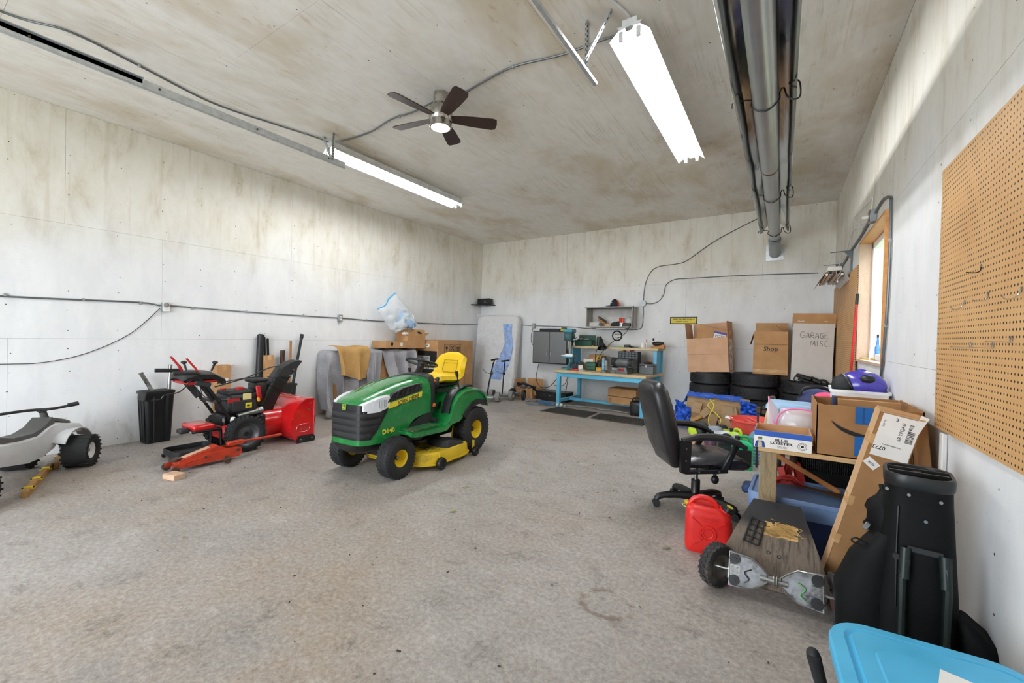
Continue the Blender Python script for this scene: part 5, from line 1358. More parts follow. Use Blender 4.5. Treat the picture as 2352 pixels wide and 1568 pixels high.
for s in (1, -1):
    MB().cyl((s * .13, 0, .165), (s * .19, 0, .165), .083, n=26).obj('wheel_guard', M_GG, gr)
    MB().cyl((s * .135, -.012, .165), (s * .185, -.012, .165), .078, n=24).obj('grinding_wheel', M_BLKM, gr)
    MB().box((s * .16, -.10, .12), (.06, .05, .012), (10, 0, 0), .003).bar((s * .16, -.06, .24), (s * .16, -.11, .26), .07, .006).obj('tool_rest', M_STL, gr)
gx = thing('grey_toolbox', 'grey steel tool box at the right end of the bench', 'tool box', onb(.76, .02), -3.5)
MB().bb(-.13, .13, -.10, .10, 0, .15, .006).obj('toolbox_body', M_GG, gx); MB().bb(-.132, .132, -.102, .102, .15, .185, .01).obj('toolbox_lid', M_GG, gx)
MB().bb(-.02, .02, -.108, -.10, .12, .17, .003).obj('latch', M_STL, gx)
MB().ell((.0, .0, .20), (.09, .06, .025)).obj('red_rag', mat('dark_red_rag', '#4a2026', .9, bump=.5), gx)
dr = thing('cordless_drill', 'yellow and black cordless drill standing on the bench', 'drill', onb(-.14, -.12), 20)
dr.scale = (1.25, 1.25, 1.25)
M_DY = mat('drill_yellow', '#d8a51c', .45)
MB().bb(-.045, .045, -.06, .05, 0, .06, .01).obj('battery', M_DY, dr)
MB().bar((0, .0, .05), (0, .02, .18), .035, .045, 0, .01).obj('drill_grip', M_BLK, dr)
MB().cyl((0, .08, .205), (0, -.07, .205), .034, n=14).cyl((0, -.07, .205), (0, -.13, .205), .024, .016, 12).obj('drill_motor', M_DY, dr)
MB().cyl((0, -.125, .205), (0, -.17, .205), .012, .008, 8).obj('drill_chuck', M_BLK, dr)
t = open_box('white_carton', 'white and brown open carton leaning at the back of the bench', onb(-.42, .22), (.34, .22, .22), -6, ((0, 1, 20), (1, 0, 50)), M_CARDP, fl=.09)
MB().bb(-.16, .05, -.113, -.111, .12, .21).obj('white_print', M_PAPER, t)
t = thing('green_drawer_unit', 'dark green plastic drawer box standing on the bench', 'drawer box', onb(-.34, -.02), 4)
MB().bb(-.10, .10, -.07, .07, 0, .16, .006).obj('drawer_body', M_GRNT, t); MB().bb(-.085, .085, -.076, -.07, .02, .07, .003).bb(-.085, .085, -.076, -.07, .085, .14, .003).obj('drawer_front', mat('green_front', '#2a5f4a', .4), t)
t = thing('black_case', 'black wedge shaped case leaning among the bench clutter', 'case', onb(-.56, -.18), 12)
MB().prism([(-.10, 0), (.10, 0), (.13, .15), (.05, .17)], -.03, .03, TR((0, 0, 0), (90, 0, 0))).obj('case_shell', M_BLKM, t)
MB().bb(.02, .11, -.06, -.035, 0, .10, .004).obj('white_panel', M_PAPER, t)
for i, (x, y, c, sz, lb) in enumerate(((-.52, -.36, '#c03028', (.16, .06, .03), 'red hand tool lying at the front of the bench'), (-.62, -.30, '#4b4f55', (.20, .10, .025), 'grey tray of bits at the front left of the bench'), (-.40, -.34, '#9aa7ad', (.10, .07, .03), 'pale box of screws lying at the bench front'), (-.02, -.18, '#8fc3e6', (.05, .04, .26), 'light blue level standing beside the yellow drill'), (.10, -.25, '#3d4145', (.20, .10, .03), 'dark clutter of sockets before the organizer'), (.18, -.10, '#b8bcbc', (.12, .09, .10), 'clear plastic tub beside the drawer organizer'), (.02, -.32, '#7f8a94', (.12, .05, .03), 'grey pliers lying left of the sockets'), (.24, -.30, '#6f767c', (.10, .09, .045), 'grey plastic tub in front of the grinder wheel'), (-.72, -.02, '#34404a', (.16, .14, .13), 'coiled dark cords heap behind the drill press'), (-.60, .04, '#c9ccd0', (.12, .10, .14), 'white cup of small parts behind the black case'), (-.26, .10, '#22262a', (.14, .10, .13), 'black charger box at the back of the bench'), (-.12, .12, '#d9dadc', (.10, .08, .20), 'white roll of paper standing behind the drill'))):
    m_ = mat('bench_bit_%d' % i, c, .5, var=.35, scale=40)
    b = MB().box((0, 0, sz[2] / 2), sz, (0, 0, 0), min(sz) * .2)
    o = thing('bench_item', lb, 'tool', onb(x, y), rs.uniform(-25, 25), 'clutter on the bench')
    b.obj('item_body', m_, o)
    bb_ = MB()
    for k in range(3): bb_.box((rs.uniform(-.4, .4) * sz[0], rs.uniform(-.4, .4) * sz[1], sz[2] + .004), (.03, .02, .01), (0, 0, rs.uniform(0, 90)), .002)
    bb_.obj('item_detail', M_STL if i % 2 else M_BLK, o)
    o.name = ('hand_tool', 'bit_tray', 'screw_box', 'spirit_level', 'socket_set', 'plastic_tub', 'pliers', 'plastic_tub', 'cord_heap', 'parts_cup', 'battery_charger', 'paper_roll')[i]
# under the bench
t = carton('brown_carton', 'brown carton resting on the workbench stretcher', bp(.37, .0, .136), (.56, .36, .29), -9, M_CARD, tape=False)
MB().bb(-.281, .281, -.1815, -.1805, .135, .143).obj('flap_seam', M_INK, t)
MB().tube([(-.25, -.182, .03), (-.25, -.182, .09), (-.21, -.182, .09), (-.21, -.182, .03)], .004, 4, closed=True).obj('printed_mark', M_INK, t)
t = thing('shop_vacuum', 'small black wet vacuum on the floor by the right bench leg', 'vacuum', bp(.70, -.30), 0)
MB().loft([[Vector((x * k, y * k, z)) for x, y in rrect(.24, .22, .05)] for k, z in ((.92, .02), (1, .05), (1, .20), (.96, .24), (.6, .26))]).obj('vacuum_tank', M_BLK, t)
MB().tube([(-.09, 0, .24), (-.07, 0, .30), (.07, 0, .30), (.09, 0, .24)], .014, 8, sub=3).obj('vacuum_handle', M_BLKM, t)
MB().ell((0, -.11, .12), (.07, .012, .08)).obj('vacuum_front', M_BLKM, t)
MB().cyl((-.09, -.06, 0), (-.09, -.06, .03), .02).cyl((.09, -.06, 0), (.09, -.06, .03), .02).cyl((0, .07, 0), (0, .07, .03), .02).obj('caster', M_BLK, t)
tag(MB().tube([tuple(bp(.52, -.30, .02)), tuple(bp(.2, -.24, .02)), tuple(bp(.0, -.30, .02)), tuple(bp(-.3, -.2, .02)), tuple(bp(-.72, -.34, .02))], .012, 7, sub=6).obj('vacuum_hose', M_CORDG), 'grey hose lying on the floor beneath the workbench', 'hose')
tag(MB().tube([tuple(bp(.5, -.22, .012)), tuple(bp(.2, -.12, .012)), tuple(bp(-.1, -.25, .012)), tuple(bp(-.5, -.05, .012)), tuple(bp(-.7, -.2, .012))], .007, 6, sub=6).obj('extension_cord', M_BLK), 'black extension cord on the floor beneath the workbench', 'cord')
t = thing('plug_strip', 'white plugs and adapter bunched beside the left bench leg', 'plugs', bp(-.70, -.50, 0), 0)
for i in range(5): MB().box((rs.uniform(-.1, .12), rs.uniform(-.05, .05), .03 + .02 * (i % 2)), (.05, .04, .05), (rs.uniform(-20, 20), 0, rs.uniform(0, 90)), .008).obj('plug', M_PAPER if i % 2 else M_QLT, t)
# ------------------------------------------------------------------ cabinets and clock on the back wall
def diamond():
    k = NT('diamond_plate'); v = k.coord('Object', (1, 1, 1), (0, R(45), 0))
    ck = k.node('ShaderNodeTexChecker'); ck.inputs['Scale'].default_value = 70; k.link(v, ck.inputs['Vector'])
    k.color(k.mix(ck.outputs['Fac'], C('#77797c'), C('#8a8c8f'))); b = k.b.inputs
    b['Metallic'].default_value = .7; b['Roughness'].default_value = .4
    return k.m
M_DIA = diamond()
t = thing('wall_cabinet', 'dark diamond plate steel cabinet on the back wall', 'cabinet', (-4.30, 8.34, .77))
MB().bb(-.43, .43, -.14, .14, 0, .72, .006).obj('cabinet_body', M_BLKM, t)
for s in (-1, 1):
    d_ = MB().bb(-.41 if s < 0 else .004, -.004 if s < 0 else .41, -.158, -.14, .02, .70, .004).obj('cabinet_door', M_DIA, t)
    MB().tube([(s * .045, -.16, .17), (s * .045, -.185, .18), (s * .045, -.185, .27), (s * .045, -.16, .28)], .007, 6).obj('door_handle', M_CHROME, d_)
MB().bb(-.30, .20, -.08, .08, .72, .775, .006).obj('flat_case', M_BLK, t)
t2 = thing('yellow_tape', 'small yellow cased gauge on top of the diamond plate cabinet', 'gauge', (-4.02, 8.32, 1.49))
MB().box((0, 0, .03), (.13, .09, .06), bev=.008).obj('gauge_case', mat('yellow_case', '#c9b62a', .5), t2); MB().box((0, 0, .07), (.11, .07, .025), bev=.006).obj('gauge_top', M_BLK, t2)
M_TAUPE = mat('taupe_cabinet_paint', '#aaa6a1', .45, var=.05)
t = thing('overhead_cabinet', 'taupe open front wall cabinet above the workbench', 'cabinet', (-2.955, 8.31, 1.575))
MB().bb(-.485, .485, -.165, .165, 0, .025, .003).obj('cabinet_floor', M_TAUPE, t)
MB().bb(-.485, -.465, -.165, .165, .025, .40, .002).obj('cabinet_side', M_TAUPE, t); MB().bb(.465, .485, -.165, .165, .025, .40, .002).obj('cabinet_side', M_TAUPE, t)
MB().bb(-.465, .465, .155, .165, .025, .40).obj('cabinet_back', mat('light_taupe', '#cfccc8', .5), t)
MB().bb(-.50, .50, -.20, .165, .40, .42, .003).obj('cabinet_top', M_TAUPE, t)
MB().bb(-.46, .46, -.16, -.14, .375, .40, .002).obj('door_track', M_BLK, t)
MB().bb(.49, .505, -.17, -.15, .0, .43, .003).obj('edge_trim', M_BLK, t)
MB().bb(-.30, .30, -.08, .02, -.03, -.005, .004).obj('under_light', M_CAP, t)
ins = Vector((-2.955, 8.31, 1.60))
def inside(name, label, x, y, parts, cat, grp='odds and ends in the overhead cabinet'):
    t = thing(name, label, cat, ins + Vector((x, y, 0)), 0, grp)
    for nm, b, m_ in parts: b.obj(nm, m_, t)
pp = MB()
for i in range(9): pp.box((rs.uniform(-.02, .02), 0, .006 + .009 * i), (.22, .20, .006), (0, 0, rs.uniform(-12, 12)))
inside('paper_stack', 'stack of white papers in the overhead cabinet', -.33, .0, [('paper_sheets', pp, M_PAPER)], 'papers')
inside('envelope_stack', 'orange brown envelopes sliding off the paper stack', -.20, -.02, [('envelope', MB().box((0, 0, .10), (.20, .16, .012), (0, 22, 8), .002).box((.02, -.01, .125), (.18, .14, .012), (0, 26, 0), .002), mat('orange_envelope', '#b87a3a', .7)), ('black_folder', MB().box((.02, 0, .155), (.17, .15, .012), (0, 32, 0), .002), M_BLK)], 'envelopes')
inside('cream_box', 'small cream box in the middle of the overhead cabinet', -.03, -.06, [('box_body', MB().bb(-.06, .06, -.05, .05, 0, .045, .004), mat('cream_card', '#c9a878', .7))], 'box')
inside('glove_pair', 'dark gloves heaped in the overhead cabinet', .12, -.03, [('glove', MB().ell((-.04, 0, .045), (.07, .06, .045)).ell((.05, -.01, .06), (.06, .05, .05)).ell((.0, -.05, .03), (.10, .03, .03)), mat('dark_glove', '#2f2f33', .8, var=.5, scale=30)), ('glove_cuff', MB().cyl((.06, 0, .09), (.10, 0, .12), .03), M_PAPER)], 'gloves')
for i, x in enumerate((.21, .262)):
    inside('red_can', ('left', 'right')[i] + ' of two orange red cans stacked in the overhead cabinet', x, -.05, [('can_body', MB().cyl((0, 0, 0), (0, 0, .075), .028), M_CHROME), ('red_label', MB().cyl((0, 0, .075), (0, 0, .175), .0285), mat('orange_red_label', '#d0482a', .4))], 'can', 'orange cans in the overhead cabinet')
inside('white_bag', 'crumpled white plastic bag at the right of the overhead cabinet', .37, .0, [('bag_film', MB().ell((0, 0, .10), (.09, .08, .10), 16, 10), mat('white_bag_film', '#cfcfd2', .4, bump=.9, bscale=20)), ('black_box', MB().bb(-.10, .06, -.13, -.08, 0, .07, .006), M_BLK)], 'bag')
cp_ = thing('baseball_cap', 'navy and orange baseball cap on top of the overhead cabinet', 'cap', (-2.87, 8.26, 1.997), 12)
M_NAVC = mat('navy_cloth', '#1d2233', .85, var=.15); M_ORC = mat('orange_mesh', '#d9532a', .8)
dome = [(.095 * math.cos(a), .14 * math.sin(a) ** .9) for a in [R(d_) for d_ in range(0, 91, 10)]]
MB().lathe(dome, TR((0, 0, .02), (0, 0, 60)), 16, PI * 1.4).obj('cap_front', M_NAVC, cp_)
MB().lathe([(a * .99, b_ * .99) for a, b_ in dome], TR((0, 0, .02), (0, 0, 312)), 10, PI * .6).obj('cap_back', M_ORC, cp_)
MB().grid(lambda u, v: (-.07 - .12 * v * math.sin(PI * u) - .0, -.09 + .18 * u, .022 + .012 * math.sin(PI * u) * (1 - v)), 12, 5, .006).obj('cap_brim', M_NAVC, cp_)
MB().prism(circ(.02, 12), 0, .006, TR((-.062, -.068, .085), (70, 0, -40))).obj('cap_patch', mat('cream_patch', '#d8c9a0', .7), cp_)
MB().ell((0, 0, .16), (.008, .008, .005), 8, 5).obj('cap_button', M_NAVC, cp_)
t = thing('wall_clock', 'round black rimmed digital wall clock above the bench shelf', 'clock', (-2.88, 8.475, 1.415))
MB().torus((0, 0, 0), .095, .016, (0, 1, 0), 32, 8).obj('clock_rim', M_BLK, t)
MB().prism(circ(.09, 28), 0, .008, TR((0, .002, 0), (90, 0, 0))).obj('clock_face', M_PAPER, t)
MB().bb(-.055, .055, -.010, -.006, .012, .045).bb(-.05, .05, -.010, -.006, -.045, -.02).obj('clock_display', mat('lcd_grey', '#9aa39a', .3), t)
# ------------------------------------------------------------------ wiring, sign on the back wall
yw = YB - .014
run('armoured_cable', 'grey cable climbing the back wall in a long curve towards the tube heater', [(-.385, yw, 3.519), (-.649, yw, 3.40), (-1.101, yw, 3.176), (-1.544, yw, 2.876), (-1.738, yw, 2.816), (-2.063, yw, 2.79), (-2.228, yw, 2.689), (-2.332, yw, 2.435), (-2.359, yw, 2.12)], .0075, M_CON, [(-1.10, yw, 3.176), (-1.54, yw, 2.88), (-2.06, yw, 2.79), (-2.34, yw, 2.40)], sub=6)
run('armoured_cable', 'grey cable running level across the back wall to the round junction box', [(.47, yw, 2.501), (-.526, yw, 2.526), (-1.458, yw, 2.525), (-1.771, yw, 2.517), (-1.93, yw, 2.416), (-1.966, yw, 2.247), (-2.045, yw, 2.122), (-2.17, yw, 2.065), (-2.30, yw, 2.068)], .0075, M_CON, [(-.5, yw, 2.526), (-1.45, yw, 2.525), (-2.14, yw, 2.075)], sub=6)
run('armoured_cable', 'grey cable along the back wall below the overhead cabinet', [(-5.25, yw, 1.631), (-4.857, yw, 1.612), (-3.9, yw, 1.59), (-3.536, yw, 1.56), (-2.7, yw, 1.545), (-2.42, yw, 1.563), (-2.36, yw, 1.68), (-2.356, yw, 2.02)], .0075, M_CON, [(-4.4, yw, 1.60), (-2.36, yw, 1.80)], sub=6)
t = thing('junction_box', 'round grey junction box where three cables meet on the back wall', 'junction box', (-2.358, YB, 2.07))
MB().cyl((0, 0, 0), (0, -.05, 0), .058, n=24).obj('box_body', M_BOXM, t); MB().cyl((0, -.05, 0), (0, -.056, 0), .06, n=24).obj('box_cover', M_GALVD, t)
MB().cyl((-.02, -.056, .01), (-.02, -.06, .01), .006, n=8).cyl((.02, -.056, -.01), (.02, -.06, -.01), .006, n=8).obj('cover_screw', M_STL, t)
t = thing('wall_outlet', 'grey outlet box with hanging cords left of the diamond plate cabinet', 'outlet', (-4.86, YB, 1.61))
MB().bb(-.037, .037, -.05, 0, -.06, .06, .005).obj('outlet_box', M_BOXM, t); MB().bb(-.03, .03, -.054, -.05, -.05, .05, .002).obj('cover_plate', M_GALVD, t)
MB().tube([(-.02, -.04, -.05), (-.05, -.05, -.2), (-.04, -.06, -.38), (.03, -.05, -.48)], .006, 6, sub=4).obj('cord', M_BLK, t)
tag(MB().tube([(-4.66, 8.40, .78), (-4.60, 8.2, .62), (-4.45, 7.9, .42), (-4.20, 7.7, .30), (-3.95, 7.6, .36), (-3.72, 7.45, .55)], .007, 6, sub=6).obj('hanging_cord', M_BLK), 'black cord looping from the dark cabinet down to the bench leg', 'cord')
tag(MB().tube([(-3.70, 7.95, .70), (-3.71, 7.9, .45), (-3.74, 7.88, .2), (-3.75, 7.9, .03)], .007, 6, sub=5).tube([(-3.66, 7.8, .68), (-3.65, 7.7, .45), (-3.75, 7.62, .36), (-3.80, 7.5, .40)], .006, 6, sub=5).obj('machine_cord', M_BLK), 'black cords hanging behind the left bench leg', 'cord')
t = thing('wall_sign', 'yellow and black joke sign on the back wall beside the big carton', 'sign', (-1.592, YB - .004, 1.73))
MB().bb(-.245, .245, -.004, .0, -.068, .068).obj('sign_board', M_INK, t)
MB().bb(-.228, .228, -.006, -.004, -.053, .053).obj('sign_face', mat('sign_yellow', '#d6c53a', .5), t)
text('WHEN I DIE.. BURY MY BALLS', .034, M_INK, t, (0, -.0068, .022), sx=.88, bold=.0006)
text('NEXT TO THE C', .034, M_INK, t, (-.03, -.0068, -.024), sx=.88, bold=.0006)
# ------------------------------------------------------------------ tyre stacks and cartons by the back wall
M_TYR = mat('car_tyre_rubber', '#202124', .6, var=.2, bump=.1)
def car_tyre(name, label, c, r, w, seed=0, rot=(0, 0, 0)):
    t = thing(name, label, 'tyre', c, 0, 'stacked car tyres', rot=(rot[0], rot[1], seed * 37))
    h = r * .34; ri = r - h
    pr = [(ri, -.30 * w), (ri + .1 * h, -.42 * w), (ri + .45 * h, -.5 * w), (ri + .78 * h, -.49 * w), (r - .10 * h, -.44 * w), (r - .02 * h, -.40 * w), (r - .02 * h, .40 * w), (r - .10 * h, .44 * w), (ri + .78 * h, .49 * w), (ri + .45 * h, .5 * w), (ri + .1 * h, .42 * w), (ri, .30 * w)]
    MB().lathe(pr, TR((0, 0, w / 2)), 48).obj('tyre_carcass', M_TYR, t)
    b = MB(); n = 46
    for k in range(n):
        for j in range(5):
            z = (j - 2) * w * .165; a = 2 * PI * (k + (.5 if j % 2 else 0)) / n
            rr = r - (.012 * r if j in (0, 4) else .0)
            M = Matrix.Rotation(a, 4, 'Z') @ TR((rr - .004, 0, w / 2 + z), ((28 if j % 2 else -24) + (seed * 13 % 17), 0, 0))
            b.box((0, 0, 0), (.016, 2 * PI * r / n * .62, w * .15), M=M)
    stuff(b.obj('tread_blocks', M_TYR, t))
    return t
LST = [('left', (-1.05, 8.06), .325, .205, 4), ('middle', (-.365, 7.98), .345, .21, 4), ('right', (.31, 7.82), .315, .192, 4)]
ORD = ['bottom', 'second', 'third', 'topmost']
for nm, (x, y), r, w, n in LST:
    for i in range(n):
        car_tyre('car_tyre', '%s tyre of the %s stack by the back wall' % (ORD[i], nm), (x + (.008 if i % 2 else -.006), y + .01 * (i % 3), i * w), r, w - .004, i + len(nm))
M_KRAFTP = cardboard('pinkish_kraft', '#d6ad8e', '#c99f7e')
pa = open_box('tall_open_carton', 'tall open carton on the left tyre stack with a smaller carton inside', (-1.03, 8.02, .821), (.65, .42, .58), 3, ((-1, 0, 4), (1, 0, 0), (0, 1, 2)), M_KRAFTP, fl=.27, rot=(0, -4, -6))
MB().bb(-.323, .323, -.212, -.2105, .30, .304).obj('crease', mat('crease_brown', '#8d6a4c', .9), pa)
MB().bb(.3255, .327, -.12, .12, .02, .55).obj('torn_tape', mat('torn_tape_film', '#c6b7a6', .3, var=.3, scale=20), pa)
ib = carton('inner_carton', 'smaller carton tilted inside the tall open carton, marked POTS', (-1.10, 8.00, 1.03), (.50, .24, .56), 4, M_CARD, tape=False, rot=(0, 13, 4))
lb = MB().bb(.0, .20, -.1225, -.121, .38, .51).obj('name_label', mat('purple_label', '#4a3f95', .5), ib)
MB().bb(.008, .192, -.1235, -.1225, .39, .475).obj('label_paper', M_PAPER, lb)
text('POTS', .06, M_INK, lb, (.10, -.124, .43), shear=.1)
bx = open_box('shop_carton', 'open brown carton lettered Shop on the middle tyre stack', (-.155, 7.99, .841), (.47, .40, .66), 0, ((0, 1, 30), (-1, 0, 165), (1, 0, -55)), M_CARD, fl=.20)
fp = MB().box((0, -.212, .58), (.46, .006, .20), (-3, 0, 0)).obj('folded_flap', M_CARD, bx)
MB().bb(-.232, .232, -.2015, -.2005, .03, .08).obj('tape', M_TAPE, bx)
text('Shop', .10, M_INK, bx, (.0, -.2025, .40), shear=.15)
M_WCARD = mat('white_carton_board', '#d3cec9', .7, var=.04)
wx = thing('white_carton', 'tall white carton lettered GARAGE MISC in the far right corner', 'box', (.375, 7.90, .768), rot=(0, 1, 0))
MB().bb(-.255, .255, -.17, .17, 0, .88, .004).obj('box_body', M_WCARD, wx)
MB().box((0, -.172, .955), (.53, .008, .15), (4, 0, 0)).box((-.262, -.13, .90), (.01, .09, .16), (0, 0, 0)).box((.262, -.13, .90), (.01, .09, .16), (0, 0, 0)).obj('torn_rim', M_CARD, wx)
MB().bb(-.255, .255, -.17, .17, .88, .884).obj('box_top', M_CARD2, wx)
for i, (x0, n) in enumerate(((-.20, 5), (.13, 3))):
    tp = [(x0 + .02 * k, -.178, .91 + .008 * math.sin(k * 2.3 + i)) for k in range(n)]
    MB().tube(tp, .006, 4).obj('torn_paper_edge', M_PAPER, wx)
G_ = [[(.04, .10), (.02, .115), (-.005, .09), (-.01, .05), (.015, .02), (.04, .03), (.045, .055), (.02, .055)], [(.06, .02), (.085, .10), (.105, .02)], [(.068, .05), (.10, .05)], [(.12, .02), (.125, .10), (.155, .09), (.155, .06), (.125, .055), (.165, .02)], [(.175, .02), (.20, .10), (.22, .02)], [(.183, .05), (.215, .05)], [(.27, .09), (.245, .095), (.235, .05), (.25, .02), (.275, .03), (.275, .055), (.255, .055)], [(.33, .10), (.295, .10), (.295, .02), (.335, .02)], [(.295, .06), (.325, .06)]]
stroke(G_, .003, M_INK, wx, (-.15, -.1715, .64), (90, 0, 0), n=4)
MS = [[(0, 0), (.01, .08), (.03, .02), (.05, .08), (.06, 0)], [(.085, 0), (.085, .08)], [(.15, .07), (.125, .08), (.12, .05), (.145, .035), (.14, .005), (.11, .01)], [(.21, .07), (.185, .07), (.175, .03), (.19, 0), (.215, .01)], [(.235, .002), (.24, .004)]]
stroke(MS, .003, M_INK, wx, (-.03, -.1715, .54), (90, 0, 0), n=4)

# ------------------------------------------------------------------ wooden rack under blue tarp, before the tyres
M_TARP = mat('blue_tarp', '#2458c0', .4, var=.2, scale=12, bump=.5, bscale=25)
M_PLK = wood('weathered_plank', '#a98a62', '#7c6244', (1, 10, 10), .7, '#8d8478')
wk = thing('plank_bundle', 'weathered plank with nailed blocks leaning before the tyre stacks', 'lumber', (-.80, 6.72, 0), -6)
MB().box((.0, .10, .27), (.84, .045, .52), (-10, 0, 0), .004).obj('plank', M_PLK, wk)
for x, z, r_, s in ((-.24, .36, 12, (.13, .05, .16)), (-.12, .30, 40, (.10, .06, .15)), (-.24, .20, -30, (.17, .12, .05)), (.18, .34, 5, (.16, .05, .17)), (.16, .16, -25, (.15, .10, .20)), (-.02, .14, 8, (.11, .05, .30)), (.30, .22, -12, (.05, .05, .42))):
    MB().box((x, -.02, z), s, (0, r_, 0), .003).obj('nailed_block', M_PLK if s[2] > .1 else M_LUM, wk)
M_ROPE = mat('yellow_rope', '#d8c84a', .7)
tag(MB().tube([(-.86, 6.66, .50), (-.80, 6.60, .42), (-.86, 6.56, .25), (-.83, 6.54, .10)], .006, 6, sub=5).tube([(-.80, 6.66, .50), (-.88, 6.60, .42), (-.74, 6.56, .30), (-.70, 6.54, .22), (-.78, 6.52, .08)], .006, 6, sub=5).obj('yellow_rope', M_ROPE), 'yellow rope crossed over the weathered plank', 'rope')
tp = thing('blue_tarp', 'crumpled blue tarp draped over the plank before the tyres', 'tarp', (-.80, 6.78, 0), -6)
def tarpf(u, v):
    n = noise.noise(Vector((u * 9, v * 5, 2))) + .5 * noise.noise(Vector((u * 22, v * 12, 6)))
    x = -.52 + 1.02 * u; q = v
    y = .20 - .16 * (1 - abs(2 * q - 1)); 
    z = .50 + .05 * math.sin(PI * q) - (.28 * max(0, u - .80) / .2 * q) - (.40 * max(0, .10 - u) / .1) * q - .22 * max(0, .5 - q)
    return (x, .02 + (1 - q) * .26 + .02 * n, max(.02, z + .03 * n))
MB().grid(tarpf, 40, 12, .004).obj('tarp_sheet', M_TARP, tp, ang=75)
MB().grid(lambda u, v: (-.56 + .22 * u + .03 * noise.noise(Vector((u * 6, v * 8, 1))), -.03 + .10 * noise.noise(Vector((u * 7, v * 7, 4))), .03 + .42 * v * (1 - .3 * u)), 12, 14, .004).obj('tarp_bunch', M_TARP, tp, ang=75)
MB().grid(lambda u, v: (.34 + .24 * u + .03 * noise.noise(Vector((u * 6, v * 8, 8))), -.06 + .10 * noise.noise(Vector((u * 7, v * 7, 9))), .30 + .24 * v * (1 - .3 * u) + .02 * noise.noise(Vector((u * 16, v * 12, 2)))), 12, 12, .004).obj('tarp_bunch', M_TARP, tp, ang=75)
# tub, buckets and jugs on the floor
def tub(name, label, loc, r, h, m, cat, rim=.02, ring=None):
    t = thing(name, label, cat, loc)
    MB().lathe([(0, .0), (r * .78, 0), (r * .97, h - .03), (r * 1.0, h - .03), (r * 1.04, h - .02), (r * 1.04, h), (r * .98, h), (r * .76, .012), (0, .012)], n=32).obj('tub_wall', m, t)
    return t
t = tub('red_tub', 'round red plastic tub of odds and ends behind the chair', (-.26, 5.95, 0), .27, .40, mat('salmon_red_plastic', '#e0524a', .4), 'tub')
MB().box((-.275, -.05, .39), (.09, .12, .02), (0, 12, 0), .008).obj('tub_handle', M_PAPER, t)
MB().prism(rrect(.22, .12, .008), 0, .002, TR((-.04, -.252, .17), (99, 0, -10))).obj('tub_label', M_PAPER, t)
b = MB()
for k in range(5): b.torus((-.05 + .02 * k, .02 * k - .04, .28 + .02 * k), .12, .01, (.1 * k, .2, 1), 22, 5)
b.obj('coiled_hose', mat('coral_hose', '#d8675c', .5), t)
cl = thing('bar_clamp', 'steel bar clamp standing upright beside the red tub', 'clamp', (-.20, 5.22, .20))
MB().cyl((0, 0, -.20), (.0, .0, .42), .010).box((0, 0, .42), (.05, .04, .07), bev=.008).box((.08, .02, .40), (.10, .05, .05), bev=.01).box((.14, .03, .48), (.05, .05, .20), (0, -8, 0), .01).cyl((.05, -.03, .45), (.05, .05, .45), .014).obj('clamp_body', M_IRON, cl)
MB().box((.13, .0, .33), (.05, .03, .10), (0, 10, 0), .006).obj('clamp_grip', M_BLK, cl)
t = tub('white_bucket', 'white plastic bucket beside the green jug behind the chair seat', (-.53, 5.50, 0), .12, .27, mat('white_bucket_plastic', '#dde2ea', .4), 'bucket')
for z in (.17, .20, .23): MB().torus((0, 0, z), .116, .005, (0, 0, 1), 28, 5).obj('bucket_ring', MATS['white_bucket_plastic'], t)
def jug(name, label, loc, rz, s, m, mc, cat='jug', labelm=None):
    t = thing(name, label, cat, loc, rz); x, y, z = s
    L = [[Vector((a * k, b_ * k, zz)) for a, b_ in rrect(x, y, min(x, y) * .25)] for k, zz in ((.94, 0), (1, .02), (1, z * .68), (.9, z * .78), (.45, z * .88), (.30, z * .9))]
    MB().loft(L).obj('jug_body', m, t)
    MB().tube([(x * .38, 0, z * .72), (x * .30, 0, z * .96), (0, 0, z * 1.0), (-x * .18, 0, z * .86)], .016, 8, sub=4).obj('jug_handle', m, t)
    MB().cyl((-x * .22, 0, z * .86), (-x * .22, 0, z * 1.0), .026, n=12).obj('jug_cap', mc, t)
    if labelm: MB().bb(-x * .4, x * .4, -y / 2 - .002, -y / 2, z * .12, z * .62).obj('jug_label', labelm, t)
    return t
M_GRN = mat('bright_green_plastic', '#12a86a', .4); 
jug('green_jug', 'bright green jug with black printed front beside the blue water bottle', (-.33, 5.08, 0), 10, (.20, .13, .34), M_GRN, M_BLK, labelm=M_BLK)
jug('oil_jug', 'black oil jug standing left of the green jug', (-.52, 5.24, 0), 20, (.20, .12, .30), M_BLK, M_BLK, labelm=mat('dark_label', '#2b2f33', .4))
jug('green_spray_jug', 'lime green jug at the back of the group behind the chair', (-.44, 5.62, 0), -20, (.18, .12, .31), mat('lime_plastic', '#a9cf2e', .4), M_BLK)
k = NT('blue_bottle_plastic'); k.color(C('#86c5e6')); k.b.inputs['Roughness'].default_value = .12; k.b.inputs['Transmission Weight'].default_value = .35; k.b.inputs['Alpha'].default_value = .85; M_BOT = k.m
t = thing('water_bottle', 'ribbed clear blue water bottle beside the bench post', 'bottle', (-.205, 5.40, 0))
pf = [(0, 0), (.085, 0)]
for i in range(7): pf += [(.092, .02 + .036 * i), (.084, .038 + .036 * i)]
pf += [(.09, .29), (.06, .34), (.03, .36), (.03, .39), (0, .39)]
MB().lathe(pf, n=24).obj('bottle_body', M_BOT, t); MB().cyl((0, 0, .39), (0, 0, .405), .032, n=14).obj('bottle_cap', M_BLUC, t)
t = thing('paint_tin', 'brown and purple label tin among the jugs behind the chair', 'tin', (-.67, 5.40, 0))
